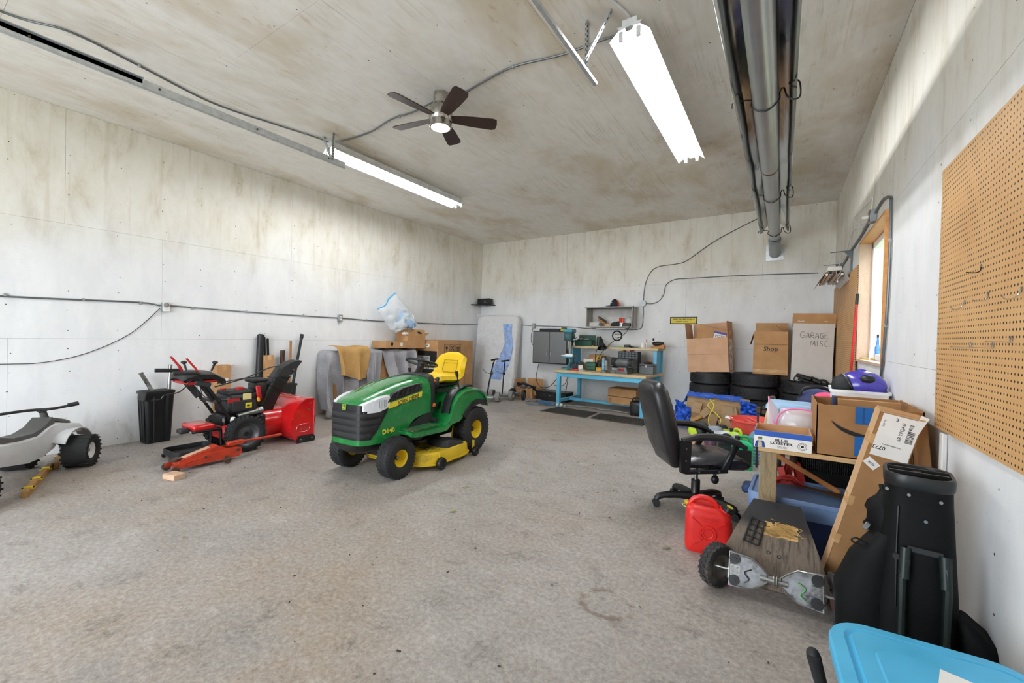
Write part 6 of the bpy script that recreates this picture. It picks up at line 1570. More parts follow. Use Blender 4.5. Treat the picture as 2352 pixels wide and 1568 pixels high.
MB().lathe([(0, 0), (.075, 0), (.075, .20), (.07, .205), (0, .205)], n=22).obj('tin_body', mat('purple_tin_label', '#5a3a52', .4, var=.4, scale=25), t); MB().torus((0, 0, .205), .068, .006, (0, 0, 1), 22, 5).obj('tin_rim', M_STL, t)
t = carton('small_carton', 'small tan carton beside the purple label tin', (-.84, 5.48, 0), (.14, .13, .20), 15, M_CARDP, tape=False)
t = thing('hivis_bundle', 'lime yellow and grey work gear bundled before the plank', 'bag', (-.78, 6.20, 0))
for i, (c, x, y, z, s) in enumerate((('#b5d22c', -.16, 0, .10, (.12, .10, .11)), ('#33363a', -.10, -.04, .16, (.09, .10, .10)), ('#9aa6b4', .04, -.05, .10, (.16, .12, .11)), ('#b5d22c', .20, .0, .09, (.13, .10, .10)), ('#2d3034', .12, .05, .15, (.10, .08, .09)))):
    b = MB().ell((x, y, z), s, 14, 9); b.v = [tuple(Vector(p) + noise.noise_vector(Vector(p) * 9) * .03) for p in b.v]; b.v = [(p, q, max(.003, r_)) for p, q, r_ in b.v]
    b.obj('gear_fold', mat('gear_%s' % c[1:], c, .7, bump=.4), t)

# ------------------------------------------------------------------ office chair
M_LEA = mat('black_leather', '#1b1c20', .38, var=.15, bump=.12, bscale=40)
M_LEAW = mat('worn_black_vinyl', '#23242a', .3, var=.2, bump=.25, bscale=12, dirt='#4a4d55', dirt_lo=.58)
ch = thing('office_chair', 'black leather office chair with armrests, facing right', 'office chair', (-.555, 3.62, 0), 34)
for i in range(5):
    a = R(171 + 72 * i); d = Vector((math.cos(a), math.sin(a), 0))
    MB().tube([d * .03 + Vector((0, 0, .105)), d * .16 + Vector((0, 0, .105)), d * .27 + Vector((0, 0, .088)), d * .30 + Vector((0, 0, .06))], [.034, .03, .026, .022], 8, sub=3).obj('base_arm', M_BLK, ch)
    n_ = Vector((-d.y, d.x, 0))
    cs_ = MB()
    for s in (1, -1): cs_.cyl(d * .30 + n_ * (s * .008) + Vector((0, 0, .029)), d * .30 + n_ * (s * .026) + Vector((0, 0, .029)), .028, n=16)
    cs_.cyl(d * .30 + Vector((0, 0, .03)), d * .30 + Vector((0, 0, .065)), .011).obj('caster', M_BLKM, ch)
MB().lathe([(0, .07), (.045, .07), (.045, .11), (.034, .125), (.034, .235), (.03, .24), (0, .24)], n=18).obj('base_hub', M_BLK, ch)
MB().cyl((0, 0, .23), (0, 0, .36), .017, n=14).obj('gas_lift', M_STL, ch)
MB().box((.03, 0, .365), (.24, .16, .035), bev=.01).box((.13, -.03, .325), (.07, .08, .05), bev=.012).ell((.13, -.05, .255), (.030, .026, .036)).cyl((.13, -.05, .28), (.13, -.04, .32), .012).obj('tilt_mechanism', M_BLK, ch)
lo = []
for x, hw, z0, z1 in ((-.20, .20, .40, .445), (-.15, .235, .385, .465), (.0, .245, .38, .475), (.15, .245, .375, .475), (.26, .235, .37, .465), (.31, .21, .375, .44), (.325, .18, .39, .42)):
    lo.append([Vector((x, y, z)) for y, z in ((-hw, (z0 + z1) / 2), (-hw * .92, z0 + .01), (-hw * .6, z0), (hw * .6, z0), (hw * .92, z0 + .01), (hw, (z0 + z1) / 2), (hw * .9, z1 - .012), (hw * .5, z1), (0, z1 + .004), (-hw * .5, z1), (-hw * .9, z1 - .012))])
MB().loft(lo).obj('seat', M_LEAW, ch, ang=60)
lo = []
for x, z, hw, th in ((-.19, .37, .13, .035), (-.215, .40, .19, .05), (-.26, .52, .225, .06), (-.305, .68, .235, .062), (-.345, .84, .23, .06), (-.375, .95, .215, .055), (-.385, 1.0, .18, .045), (-.388, 1.02, .13, .028)):
    lo.append([Vector((x + dx, y, z + dz)) for dx, dz, y in [(q[1] * 1.0, q[1] * .3, q[0]) for q in rrect(2 * hw, 2 * th, th * .95, 4)]])
MB().loft(lo).obj('backrest', M_LEA, ch, ang=60)
MB().loft([[p + Vector((.012 if i else .004, 0, 0)) for p in [Vector((q.x * 1 + .004, q.y * .86, q.z)) for q in l]] for i, l in enumerate(lo[2:6])]).obj('back_pad', M_LEAW, ch, ang=60)
for s in (1, -1):
    arm = MB()
    arm.prism([(-.235, .37), (-.195, .36), (-.165, .40), (-.16, .60), (-.235, .605)], s * .245 - .018, s * .245 + .018, Matrix(((1, 0, 0, 0), (0, 0, 1, 0), (0, 1, 0, 0), (0, 0, 0, 1))))
    arm.bar((-.20, s * .245, .372), (.12, s * .245, .385), .035, .03, 0, .006)
    arm.bar((.09, s * .245, .39), (.185, s * .245, .575), .035, .045, 0, .008)
    ao = arm.obj('armrest_frame', M_BLK, ch)
    MB().tube([(-.225, s * .245, .605), (-.10, s * .25, .635), (.05, s * .25, .632), (.17, s * .25, .60), (.255, s * .25, .555)], [.022, .027, .028, .027, .018], 8, sub=4).obj('armrest_pad', M_BLKM, ao)
    for x, z in ((-.20, .46), (-.20, .55), (-.10, .378), (.05, .384)): MB().cyl((x, s * .263, z), (x, s * .268, z), .006, n=8).obj('armrest_screw', M_STL, ao)

# ------------------------------------------------------------------ gas can
M_GAS = mat('red_gas_can_plastic', '#d5241f', .42, var=.06)
gc = thing('gas_can', 'red plastic gas can with black cap before the office chair', 'gas can', (-.375, 2.985, 0), 8)
L = []
for k, z in ((.93, 0), (.99, .015), (1, .04), (1, .225), (.985, .25), (.93, .272), (.80, .285), (.5, .288)):
    L.append([Vector((a * k, b_ * k, z)) for a, b_ in rrect(.275, .20, .05, 5)])
body = MB().loft(L)
body.v = [(x, y, z - max(0, (x - .03)) * .45 * (1 if z > .22 else 0)) for x, y, z in body.v]
body.obj('can_body', M_GAS, gc, ang=50)
MB().tube([(-.115, 0, .265), (-.09, 0, .305), (-.05, 0, .325), (.0, 0, .322), (.035, 0, .300), (.055, 0, .262)], .017, 8, sub=4).obj('can_handle', M_GAS, gc)
MB().cyl((.09, 0, .235), (.105, 0, .262), .04, n=16).obj('can_neck', M_GAS, gc)
cpo = MB().cyl((.103, 0, .255), (.122, 0, .290), .036, n=18).obj('can_cap', M_BLK, gc)
MB().cyl((.122, 0, .290), (.124, 0, .294), .020, n=14).obj('cap_disc', mat('cap_yellow', '#d9cf3a', .4), cpo)
for i in range(12):
    a = 2 * PI * i / 12
    q = along(Vector((.019, 0, .035))) @ Vector((.037 * math.cos(a), .037 * math.sin(a), 0))
    MB().bar(Vector((.106, 0, .26)) + q, Vector((.12, 0, .286)) + q, .006, .006).obj('cap_rib', M_BLK, cpo)
MB().cyl((-.118, 0, .262), (-.138, 0, .288), .014, n=10).obj('vent_cap', mat('vent_yellow', '#e0b52a', .4), gc)
MB().tube([(-.13, 0, .27), (-.16, -.01, .262), (-.13, -.02, .25)], .003, 5, sub=3).obj('cap_tether', mat('tether_yellow', '#cfd06a', .5), gc)
e = MB()
for s in (1, -1):
    for t_ in (1, -1): e.bar((s * .042, -.102, .135 + t_ * .042), (s * .095, -.100, .135 + t_ * .085), .016, .010)
e.torus((0, -.1005, .135), .045, .006, (0, 1, 0), 28, 6).torus((0, -.1005, .135), .028, .004, (0, 1, 0), 22, 5).obj('embossed_cross', M_GAS, gc)
for i, (w_, z) in enumerate(((.14, .235), (.10, .222), (.06, .21))): MB().bar((-w_ / 2, -.1005, z), (w_ / 2, -.1005, z), .004, .004).obj('embossed_lettering', M_GAS, gc)

# ------------------------------------------------------------------ hoverboard axle on a plywood plate
M_PLYD = None
def worn_ply():
    k = NT('worn_black_plywood'); v = k.coord('Object', (9, 1.2, 1)); g = k.noise(v, 5, 4, .7, .8)
    base = k.ramp(g, [(.35, C('#3a342e')), (.55, C('#6f6256')), (.7, C('#4a4239'))])
    sep = k.node('ShaderNodeSeparateXYZ'); k.link(k.coord('Object'), sep.inputs[0])
    d = k.math('ADD', sep.outputs[1], k.math('MULTIPLY', k.noise(k.coord('Object'), 8, 3), .10))
    k.color(k.mix(k.rng(d, .26, .36), base, C('#17171a'))); k.b.inputs['Roughness'].default_value = .6; k.bump(g, .3, .003)
    return k.m
hb = thing('hoverboard_plate', 'worn plywood plate with hoverboard axle and knobbly wheels leaning on the bench', 'hoverboard', (-.005, 2.575, .0), 0)
# plate leans back: local frame tilted about X
pl = MB().prism([(-.215, -.07), (.215, -.07), (.235, .02), (.172, .25), (.118, .425), (-.115, .425), (-.155, .33), (-.245, .08)], -.009, .009).obj('plywood_plate', worn_ply(), hb, (0, .02, .115), (43, 0, 0))
b = MB(); rs2 = random.Random(5)
for i in range(90): b.box((rs2.gauss(.03, .04), .26 + rs2.gauss(0, .022), .0105), (rs2.uniform(.004, .04), rs2.uniform(.001, .0025), .0025), (0, 0, rs2.gauss(0, 35)))
stuff(b.obj('glue_strands', mat('dried_glue', '#c39c58', .6), pl))
b = MB()
for i in range(75): b.box((rs2.uniform(-.04, .09), .26 + rs2.uniform(-.04, .035), .0096), (.035, .014, .0015), (0, 0, rs2.uniform(-20, 20)))
stuff(b.obj('glue_patch', mat('torn_card_patch', '#c9a468', .8), pl))
gr_ = MB()
for x in (-.035, 0, .035): gr_.bar((x, -.075, 0), (x, .075, 0), .007, .010)
for y in (-.075, -.04, -.005, .03, .07): gr_.bar((-.038, y, 0), (.038, y, 0), .006, .008)
gr_.obj('plastic_grille', M_BLK, pl, (-.10, .22, .018), (0, 0, -12))
for x, y in ((.0, .395), (.02, .11), (-.03, .12)): MB().torus((x, y, .0095), .008, .002, (0, 0, 1), 14, 5).obj('bolt_hole', M_BLK, pl)
M_ALU = mat('scuffed_cast_aluminium', '#858688', .42, .7, var=.35, scale=22, dirt='#3a3b3e', dirt_lo=.52)
for s in (1, -1):
    P = [(s * .205, -.085), (s * .205, .085), (s * .10, .078), (s * .055, .045), (s * .03, .02), (s * .03, -.02), (s * .055, -.045), (s * .10, -.078)]
    hf = MB().prism(P, 0, .020).obj('board_half', M_ALU, hb, (0, -.055, .140), (75, 0, 0))
    MB().tube([(x * .985, y * .94, .022) for x, y in P], .0045, 5, closed=True).obj('board_rim', M_STL, hf)
    MB().prism([(s * .155, -.055), (s * .155, .055), (s * .09, .05), (s * .06, .025), (s * .06, -.025), (s * .09, -.05)], .0195, .0215).obj('board_well', mat('well_grey', '#8b8d90', .5, .5, var=.35, scale=22, dirt='#4a4b4e', dirt_lo=.55), hf)
    for y in (.052, -.052):
        MB().cyl((s * .178, y, .02), (s * .178, y, .032), .025, n=18).cyl((s * .178, y, .032), (s * .178, y, .036), .010, n=10).obj('sensor_pad', M_BLK, hf)
    for x, y in ((.188, .012), (.165, .012), (.188, -.012), (.165, -.012)): MB().cyl((s * x, y, .02), (s * x, y, .030), .005, n=8).obj('board_bolt', M_CHROME, hf)
    MB().bb(s * .198, s * .152, -.022, .022, .019, .024).obj('axle_clamp', M_STL, hf)
    MB().tube([(s * .10, .02, .026), (s * .13, .0, .034), (s * .11, -.03, .03), (s * .13, -.05, .03)], .003, 5, sub=4).obj('wire_loop', mat('green_wire', '#4aa04a', .5) if s > 0 else M_BLK, hf)
MB().cyl((-.06, -.065, .138), (.06, -.065, .138), .018, n=14).torus((.0, -.065, .138), .022, .006, (1, 0, 0), 20, 6).torus((.013, -.065, .138), .022, .006, (1, 0, 0), 20, 6).obj('pivot_tube', M_STL, hb)
MB().cyl((-.30, -.05, .125), (.30, -.05, .125), .007, n=8).obj('axle', M_STL, hb)
for s in (1, -1):
    wheel(hb, (s * .265, -.02, .117), .112, .062, .062, M_STL, 1, 24, 3, M_RUBD, lw=.016, lh=.004, name='knobbly_wheel', dish=.18, sq=.36, rot=(0, 0, -32 if s < 0 else 8))

# ------------------------------------------------------------------ plywood bench along the right wall
M_PTW = wood('treated_post', '#a08b68', '#75664c', (9, 9, 1), .7, '#8b8678')
M_OSB = wood('bench_board', '#d2b183', '#b3905f', (1, 8, 8), .65)
rb = thing('side_bench', 'plywood bench on timber posts along the right wall', 'bench', (.29, 3.85, 0))
MB().bb(-.40, .395, -.83, .80, .672, .70, .003).obj('bench_top', M_OSB, rb)
for x in (-.345, .345):
    for y in (-.77, .74): MB().bb(x - .047, x + .047, y - .047, y + .047, 0, .672, .004).obj('post', M_PTW, rb)
# items on it
lbx = thing('bottle_carton', 'small white open carton with a blue band on the bench corner', 'box', (.015, 3.14, .70), 0)
b = MB(); b.bb(-.145, .145, -.13, .13, 0, .005); b.bb(-.145, .145, -.13, -.126, .005, .105); b.bb(-.145, .145, .126, .13, .005, .105); b.bb(-.145, -.141, -.126, .126, .005, .105); b.bb(.141, .145, -.126, .126, .005, .105)
b.obj('box_body', M_CARDP, lbx)
MB().bb(-.1455, .1455, -.1325, -.1302, .0, .072).obj('white_front', M_PAPER, lbx)
MB().bb(-.1455, .1455, -.1325, -.1302, .072, .104).obj('blue_band', mat('blue_print', '#2357b5', .5), lbx)
MB().bb(-.147, -.1455, -.132, .13, .0, .072).obj('white_side', M_PAPER, lbx)
text('BLUE\nLOBSTER', .021, M_INK, lbx, (-.005, -.133, .045), sx=1.35, bold=.0006, line=.85)
text('VODKA SODA\nLEMON LIME', .007, M_INK, lbx, (.0, -.133, .014), sx=1.2)
MB().torus((.10, -.133, .034), .022, .001, (0, 1, 0), 26, 4).torus((.10, -.133, .034), .015, .0008, (0, 1, 0), 22, 4).bb(.093, .107, -.1335, -.1328, .028, .040).obj('round_seal', M_INK, lbx)
MB().prism([(-.028, .0), (.028, .0), (.022, .034), (.0, .046), (-.022, .034)], 0, .001, TR((-.115, -.1325, .002), (90, 0, 0))).obj('blue_coat_print', mat('blue_coat', '#1f3f86', .6), lbx)
MB().prism([(-.012, .0), (.012, .0), (.01, .03), (-.01, .03)], 0, .0015, TR((-.115, -.1325, .004), (90, 0, 0))).prism(circ(.011, 14), 0, .0012, TR((-.115, -.1325, .046), (90, 0, 0))).obj('white_print', mat('pale_print', '#c9c2ae', .7), lbx)
MB().prism([(-.012, 0), (.012, 0), (.010, .012), (-.010, .012)], 0, .002, TR((-.115, -.1325, .052), (90, 0, 0))).obj('green_hat_print', mat('hat_green', '#51683a', .6), lbx)
# long smile carton, open and torn
ab = thing('smile_carton', 'large torn open brown carton with black curved smile and blue tape', 'box', (.405, 3.30, .70), 0)
def torn(u, x0, x1, z, s): return z + .0025 * math.sin(u * 31 + s) + .004 * noise.noise(Vector((u * 20, s, 0)))
def wall_sheet(p0, p1, z, s):
    p0, p1 = Vector(p0), Vector(p1)
    return MB().grid(lambda u, v: tuple(p0.lerp(p1, u) + Vector((0, 0, v * torn(u, 0, 1, z, s)))), 40, 1, .006)
for nm, p0, p1, z, s in (('box_front', (-.225, -.27, 0), (.235, -.27, 0), .295, 1), ('box_back', (.235, .27, 0), (-.225, .27, 0), .285, 2), ('box_side', (-.225, .27, 0), (-.225, -.27, 0), .29, 3), ('box_side', (.235, -.27, 0), (.235, .27, 0), .30, 4)):
    wall_sheet(p0, p1, z, s).obj(nm, M_CARD2, ab)
MB().bb(-.225, .235, -.27, .27, 0, .006).obj('box_bottom', M_CARD2, ab)
MB().bb(-.10, .20, .05, .09, .006, .30, .003).obj('folded_flap', M_CARD, ab); MB().bb(-.11, .20, .12, .126, .006, .312, .002).obj('folded_flap', M_CARD2, ab); MB().bb(-.125, -.11, .05, .126, .006, .312, .002).obj('navy_edge', mat('navy_card', '#23406a', .6), ab)
sm = cr_spline([(-.155, .205, 0), (-.12, .175, 0), (-.06, .150, 0), (.0, .138, 0), (.06, .138, 0), (.12, .15, 0)], 5)
th_ = [.004 + .014 * math.sin(PI * min(1, i / 20)) for i in range(len(sm))]
MB().prism([(p.x, p.y + t_ * .3) for p, t_ in zip(sm, th_)] + [(p.x, p.y - t_) for p, t_ in list(zip(sm, th_))[::-1]], 0, .001, TR((0, -.2775, 0), (90, 0, 0))).obj('printed_smile', M_INK, ab)
M_BTAPE = mat('blue_tape', '#1f67b0', .35)
MB().bb(-.05, .025, -.279, -.277, .20, .297).obj('blue_tape', M_BTAPE, ab)
MB().bb(-.05, .0, -.279, -.277, .02, .13).obj('blue_tape', M_BTAPE, ab)
tm = MB(); rt_ = random.Random(2)
for i in range(16): tm.bb(-.018, -.010 + rt_.uniform(-.002, .004), -.2795, -.279, .205 + .0055 * i, .2085 + .0055 * i)
tm.obj('tape_print', mat('dark_blue_print', '#123a6a', .5), ab)
# other long cartons against the wall
c_ = carton('slim_carton', 'slim brown carton standing at the wall end of the bench', (.655, 2.99, .40), (.055, .13, .62), 0, M_CARD2, tape=False)
c_.rotation_euler = (R(-4), R(-5), 0)
MB().bb(-.029, -.0275, -.004, .004, .02, .60).obj('flap_seam', M_INK, c_)
c_.location = (.655, 2.96, .36)
# leaning long carton with labels
lc = thing('leaning_carton', 'long slim carton with shipping labels leaning against the bench', 'box', (.265, 2.86, .004), 0)
A, B = Vector((.27, 2.79, .0)), Vector((.50, 2.735, 1.01))
ax_ = (B - A).normalized(); wd = Vector((.985, .12, -.13)); wd = (wd - ax_ * wd.dot(ax_)).normalized(); nn = ax_.cross(wd); nn = nn if nn.y < 0 else -nn
wd = nn.cross(ax_)
Ml = Matrix((wd, nn, ax_)).transposed().to_4x4()
lc.matrix_world = Matrix.Translation(A) @ Ml
HL = (B - A).length; CW, CT = .17, .075
MB().bb(-CW / 2, CW / 2, -CT, 0, .004, HL, .005).obj('box_body', M_CARD2, lc)
MB().bb(CW / 2, CW / 2 + .002, -CT, .0, .0, HL).obj('box_edge', M_CARDP, lc)
for z in (.30, .52, .86): MB().bb(CW / 2 - .02, CW / 2 + .003, -CT, .001, z, z + .05).obj('tape', M_TAPE, lc)
MB().box((0, -.03, HL + .0), (CW, .075, .006), (-8, 0, 0)).obj('end_flap', M_CARDP, lc)
lb1 = MB().bb(-.078, .07, .0, .0015, HL - .23, HL - .012).obj('shipping_label', M_PAPER, lc)
b = MB(); rs3 = random.Random(9); x = 0
zz = HL - .04
while zz > HL - .13:
    h_ = rs3.uniform(.0015, .005); b.bb(-.068, -.040, .0015, .0022, zz - h_, zz); zz -= h_ + rs3.uniform(.0015, .004)
b.obj('bar_code', M_INK, lb1)
for s_, sz, px, pz, rt in (('6B YPQAG', .020, -.018, HL - .085, 90), ('0773', .026, .045, HL - .185, 180), ('CBC YouSignaturescan', .008, .0, HL - .165, 180), ('SHIP TO', .010, .055, HL - .06, 90), ('E', .02, .012, HL - .03, 180)):
    o = text(s_, sz, M_INK, lb1, (px, .002, pz)); o.rotation_euler = (Matrix.Rotation(R(180), 4, 'Z') @ Matrix.Rotation(R(90), 4, 'X') @ Matrix.Rotation(R(rt), 4, 'Z')).to_euler()
lb2 = MB().box((.05, .0008, HL - .275), (.06, .0016, .04), (0, -32, 0)).obj('small_label', M_PAPER, lc)
o = text('42-FR', .014, M_INK, lb2, (.05, .002, HL - .275)); o.rotation_euler = (Matrix.Rotation(R(180), 4, 'Z') @ Matrix.Rotation(R(90), 4, 'X') @ Matrix.Rotation(R(150), 4, 'Z')).to_euler()
MB().box((-CW / 2 + .012, .001, HL - .03), (.03, .003, .09), (0, -12, 0)).obj('torn_tape', M_PAPER, lc)

# zip bags and bins on the bench
zb = thing('zip_bag', 'clear pink edged zip bag of clothes on the bench', 'bag', (.045, 3.44, .70))
zb.scale = (1.15, 1, 1.15)
M_ZB = clearish('cloudy_bag_film', '#f0eef2', .55)
pillow([(-.10, .0, .23), (-.05, .03, .16), (-.02, .0, .0), (-.11, -.02, .0)], .03, 12, 12, .012, 3, (0, -1, 0)).obj('bag_film', M_ZB, zb, fix=False)
pillow([(-.04, .02, .17), (.13, .04, .17), (.19, .0, .0), (-.06, -.02, .0)], .09, 14, 12, .015, 5, (0, -1, 0)).obj('bag_film', M_ZB, zb, fix=False)
M_PINK = mat('pink_zip', '#ef8fc0', .4)
MB().tube([(-.10, .0, .235), (-.085, -.02, .12), (-.04, -.05, .02)], .005, 5, sub=4).tube([(-.06, -.05, .02), (-.05, -.05, .12), (.0, -.04, .17), (.09, -.03, .175), (.13, -.03, .15), (.14, -.03, .11)], .006, 5, sub=5).obj('pink_zip', M_PINK, zb)
MB().ell((.05, .02, .07), (.10, .05, .065)).obj('white_contents', mat('white_clothes', '#e6e4e8', .8, bump=.5, bscale=14), zb)
def bin_box(name, label, loc, rz, s, m, cat, lip=.015):
    t = thing(name, label, cat, loc, rz); x, y, z = s; b = MB()
    L = [[Vector((a * k + d * 0, b_ * k, zz)) for a, b_ in rrect(x, y, .03)] for k, zz, d in ((.88, 0, 0), (.97, z - .02, 0), (1.03, z - .02, 0), (1.03, z, 0), (.95, z, 0), (.86, .006, 0))]
    b.loft(L); b.obj('bin_body', m, t)
    return t
wt = bin_box('white_bin', 'white plastic bin holding the purple welding helmet', (.505, 4.22, .70), -3, (.35, .40, .30), mat('white_bin_plastic', '#e9ebee', .4), 'bin')
M_PURP = mat('purple_helmet_shell', '#4a3fae', .25, var=.05, coat=.4)
wh = thing('welding_helmet', 'purple welding helmet lying in the white bin', 'helmet', (.50, 4.20, .985), -10)
MB().ell((.02, 0, .045), (.155, .115, .115), 24, 14).obj('helmet_shell', M_PURP, wh, ang=60)
MB().ell((-.075, -.035, .035), (.085, .09, .09), 20, 12).obj('helmet_liner', M_RUB, wh)
MB().torus((-.065, -.03, .04), .088, .009, (.8, .35, .35), 28, 6).obj('helmet_edge', M_BLK, wh)
MB().ell((.06, -.075, .10), (.05, .05, .035)).obj('lens_window', M_BLK, wh)
MB().ell((.02, .0, .163), (.03, .015, .012)).obj('headgear_knob', M_PURP, wh)
bl = thing('blue_bin', 'blue lidded plastic bin standing behind the zip bag', 'bin', (.06, 4.02, .70), -4)
MB().loft([[Vector((a * k, b_ * k, z)) for a, b_ in rrect(.28, .30, .03)] for k, z in ((.9, 0), (.98, .13))]).obj('bin_body', mat('slate_blue_plastic', '#5f7fa6', .4), bl)
MB().loft([[Vector((a * k, b_ * k, z)) for a, b_ in rrect(.30, .32, .03)] for k, z in ((1, .125), (1, .15), (.94, .165), (.9, .17))]).obj('bin_lid', mat('pale_blue_lid', '#9cc0e2', .4), bl)
MB().bb(-.06, .07, -.168, -.16, .10, .135, .004).obj('lid_latch', MATS['slate_blue_plastic'], bl)
tag(MB().bb(.06, .20, 3.66, 3.86, .70, .84, .004).obj('amber_box', mat('amber_card', '#b37742', .6)), 'amber brown box between the blue bin and smile carton', 'box')
bgp = thing('pink_bag', 'navy bag with bright pink lining behind the smile carton', 'bag', (.27, 4.55, .70))
MB().ell((0, 0, .12), (.15, .10, .13)).obj('bag_shell', mat('navy_bag', '#2c3560', .7, bump=.3), bgp); MB().ell((.05, -.06, .14), (.11, .06, .09)).obj('pink_lining', mat('hot_pink', '#e84a78', .6), bgp)
MB().tube([(-.13, -.02, .12), (-.10, -.05, .25), (.05, -.05, .27), (.14, -.02, .2)], .010, 6, sub=4).obj('bag_strap', M_BLK, bgp)
hg = thing('pump_nozzle', 'black pistol grip nozzle with hose lying before the white carton', 'nozzle', (.33, 7.60, .835))
hg.scale = (1.2, 1.2, 1.2)
MB().bar((-.12, 0, .03), (.06, 0, -.02), .05, .05, 0, .012).bar((-.10, 0, -.02), (.06, .0, -.06), .02, .03, 0, .008).bar((.02, 0, .0), (.14, .0, -.055), .05, .06, 0, .015).tube([(-.12, 0, .02), (-.14, 0, -.03), (-.08, 0, -.06), (.02, 0, -.06)], .008, 6, sub=3).obj('nozzle_body', M_BLK, hg)
MB().tube([(.10, 0, -.03), (.17, 0, -.02), (.21, 0, -.07), (.22, 0, -.10)], .014, 7, sub=4).obj('nozzle_hose', M_BLK, hg)

# under the bench: tote, jack stands, crate, level
ut = thing('blue_tote', 'slate blue lidded tote on the floor under the bench', 'storage tote', (.19, 3.36, 0), -2)
M_SLATE = mat('slate_tote_plastic', '#6f8cb8', .45, var=.06); M_SLATED = mat('navy_tote_plastic', '#263a66', .45, var=.06)
MB().loft([[Vector((a * k, b_ * k, z)) for a, b_ in rrect(.66, .42, .04)] for k, z in ((.86, 0), (.96, .30))]).obj('tote_body', M_SLATED, ut)
MB().loft([[Vector((a * k, b_ * k, z)) for a, b_ in rrect(.70, .46, .04)] for k, z in ((.97, .26), (1.0, .29), (1.0, .365), (.98, .375), (.94, .375), (.92, .36))]).obj('tote_lid', M_SLATE, ut)
MB().box((-.37, 0, .33), (.06, .14, .05), (0, -10, 0), .012).obj('lid_handle', M_SLATED, ut)
MB().tube([(-.25, -.231, .30), (-.25, -.231, .345), (.25, -.231, .345), (.25, -.231, .30)], .005, 5).obj('lid_rib', M_SLATE, ut)
M_RST = mat('red_stand_paint', '#c03a30', .45, .1, var=.12)
for i, (x, y, lb_) in enumerate(((-.01, 3.98, 'red jack stand under the bench beside the post'), (.10, 4.16, 'red jack stand under the bench nearer the black crate'))):
    t = thing('jack_stand', lb_, 'jack stand', (x, y, 0), 15 * i, 'red jack stands')
    for a in range(4):
        q = Vector((math.cos(R(45 + 90 * a)), math.sin(R(45 + 90 * a)), 0)); MB().bar(q * .15, q * .03 + Vector((0, 0, .36)), .045, .008, 45 + 90 * a).obj('leg', M_RST, t)
    MB().cyl((0, 0, .33), (0, 0, .43), .028, n=12).obj('ratchet_column', M_IRON, t); MB().bb(-.05, .05, -.03, .03, .43, .455, .006).bb(-.05, -.035, -.03, .03, .455, .48).bb(.035, .05, -.03, .03, .455, .48).obj('saddle', M_IRON, t)
    MB().bar((-.11, 0, .10), (.11, 0, .10), .02, .008).bar((0, -.11, .10), (0, .11, .10), .02, .008).obj('foot_brace', M_RST, t)
def crate():
    t = thing('milk_crate', 'black plastic crate with slotted sides under the bench', 'crate', (.34, 4.38, .0), 0)
    x, y, z = .42, .30, .62
    MB().bb(-x / 2, x / 2, -y / 2, y / 2, 0, .02).bb(-x / 2, x / 2, y / 2 - .01, y / 2, 0, z).bb(-x / 2, -x / 2 + .01, -y / 2, y / 2, 0, z).bb(x / 2 - .01, x / 2, -y / 2, y / 2, 0, z).bb(-x / 2, x / 2, -y / 2, -y / 2 + .01, 0, .30).bb(-x / 2, x / 2, -y / 2 - .005, -y / 2 + .01, z - .08, z).obj('crate_body', M_BLK, t)
    b = MB()
    for i in range(30): b.bb(-x / 2 + .014 * i + .004, -x / 2 + .014 * i + .009, -y / 2, -y / 2 + .008, .30, z - .08)
    for k in range(8): b.bb(-x / 2, x / 2, -y / 2, -y / 2 + .008, .32 + .03 * k, .324 + .03 * k)
    b.obj('crate_grid', M_BLKM, t)
crate()
tag(MB().bar((-.04, 3.66, .53), (.34, 3.42, .385), .014, .035, 0, .004).obj('wooden_level', wood('varnished_level', '#a86a34', '#7c4a22', (6, 6, 1))), 'varnished wooden level leaning across the blue tote', 'level')
t = thing('hand_saw', 'hand saw with dark blade lying on the blue tote', 'saw', (.28, 3.38, .383), -25)
MB().prism([(-.20, -.03), (.12, -.055), (.12, .055), (-.20, .0)], 0, .002).obj('saw_blade', M_IRON, t); MB().prism([(.10, -.05), (.22, -.06), (.24, .03), (.12, .06)], -.004, .012).obj('saw_handle', M_BLK, t)
t = thing('red_strap_bundle', 'red strap bundle heaped on the blue tote', 'strap', (.05, 3.42, .375))
for i in range(4): MB().torus((.03 * i - .04, .01 * i, .03), .05, .012, (.3 * i - .4, .5, .8), 20, 6).obj('strap_loop', M_RST, t)

# ------------------------------------------------------------------ golf bag
M_BAGC = mat('black_nylon', '#0b0c0d', .6, spec=.18, var=.2, bump=.15, bscale=120)
M_BAGD = mat('dusty_black_nylon', '#0e0f10', .65, spec=.18, var=.2, bump=.2, bscale=90, dirt='#4b4741', dirt_lo=.66)
gb = thing('golf_bag', 'empty black golf bag standing against the right wall', 'golf bag', (.485, 2.37, 0), -8)
def oval(w_, d_, z, cx=0., cy=0.): return [Vector((x + cx, y + cy, z)) for x, y in rrect(w_, d_, min(w_, d_) * .34, 6)]
sec = [(.25, .24, .0), (.26, .25, .02), (.255, .245, .30), (.225, .225, .55), (.205, .22, .72), (.20, .22, .80)]
MB().loft([oval(a, b_, z) for a, b_, z in sec], cap=True).obj('bag_tube', M_BAGC, gb, ang=60)
top = [(.205, .228, .775), (.213, .236, .785), (.216, .24, .815), (.208, .232, .828), (.19, .212, .826), (.182, .205, .80), (.182, .205, .70)]
MB().loft([oval(a, b_, z) for a, b_, z in top], cap=False).obj('top_cuff', M_BLK, gb, ang=50)
MB().loft([oval(.182, .205, .70), oval(.181, .204, .702)]).obj('well_floor', M_RUB, gb)
MB().bar((-.09, -.035, .815), (.09, -.02, .815), .012, .026).bar((-.09, .035, .815), (.09, .045, .815), .010, .026).bar((.0, -.03, .815), (.0, .04, .815), .026, .012).obj('divider', M_BLK, gb)
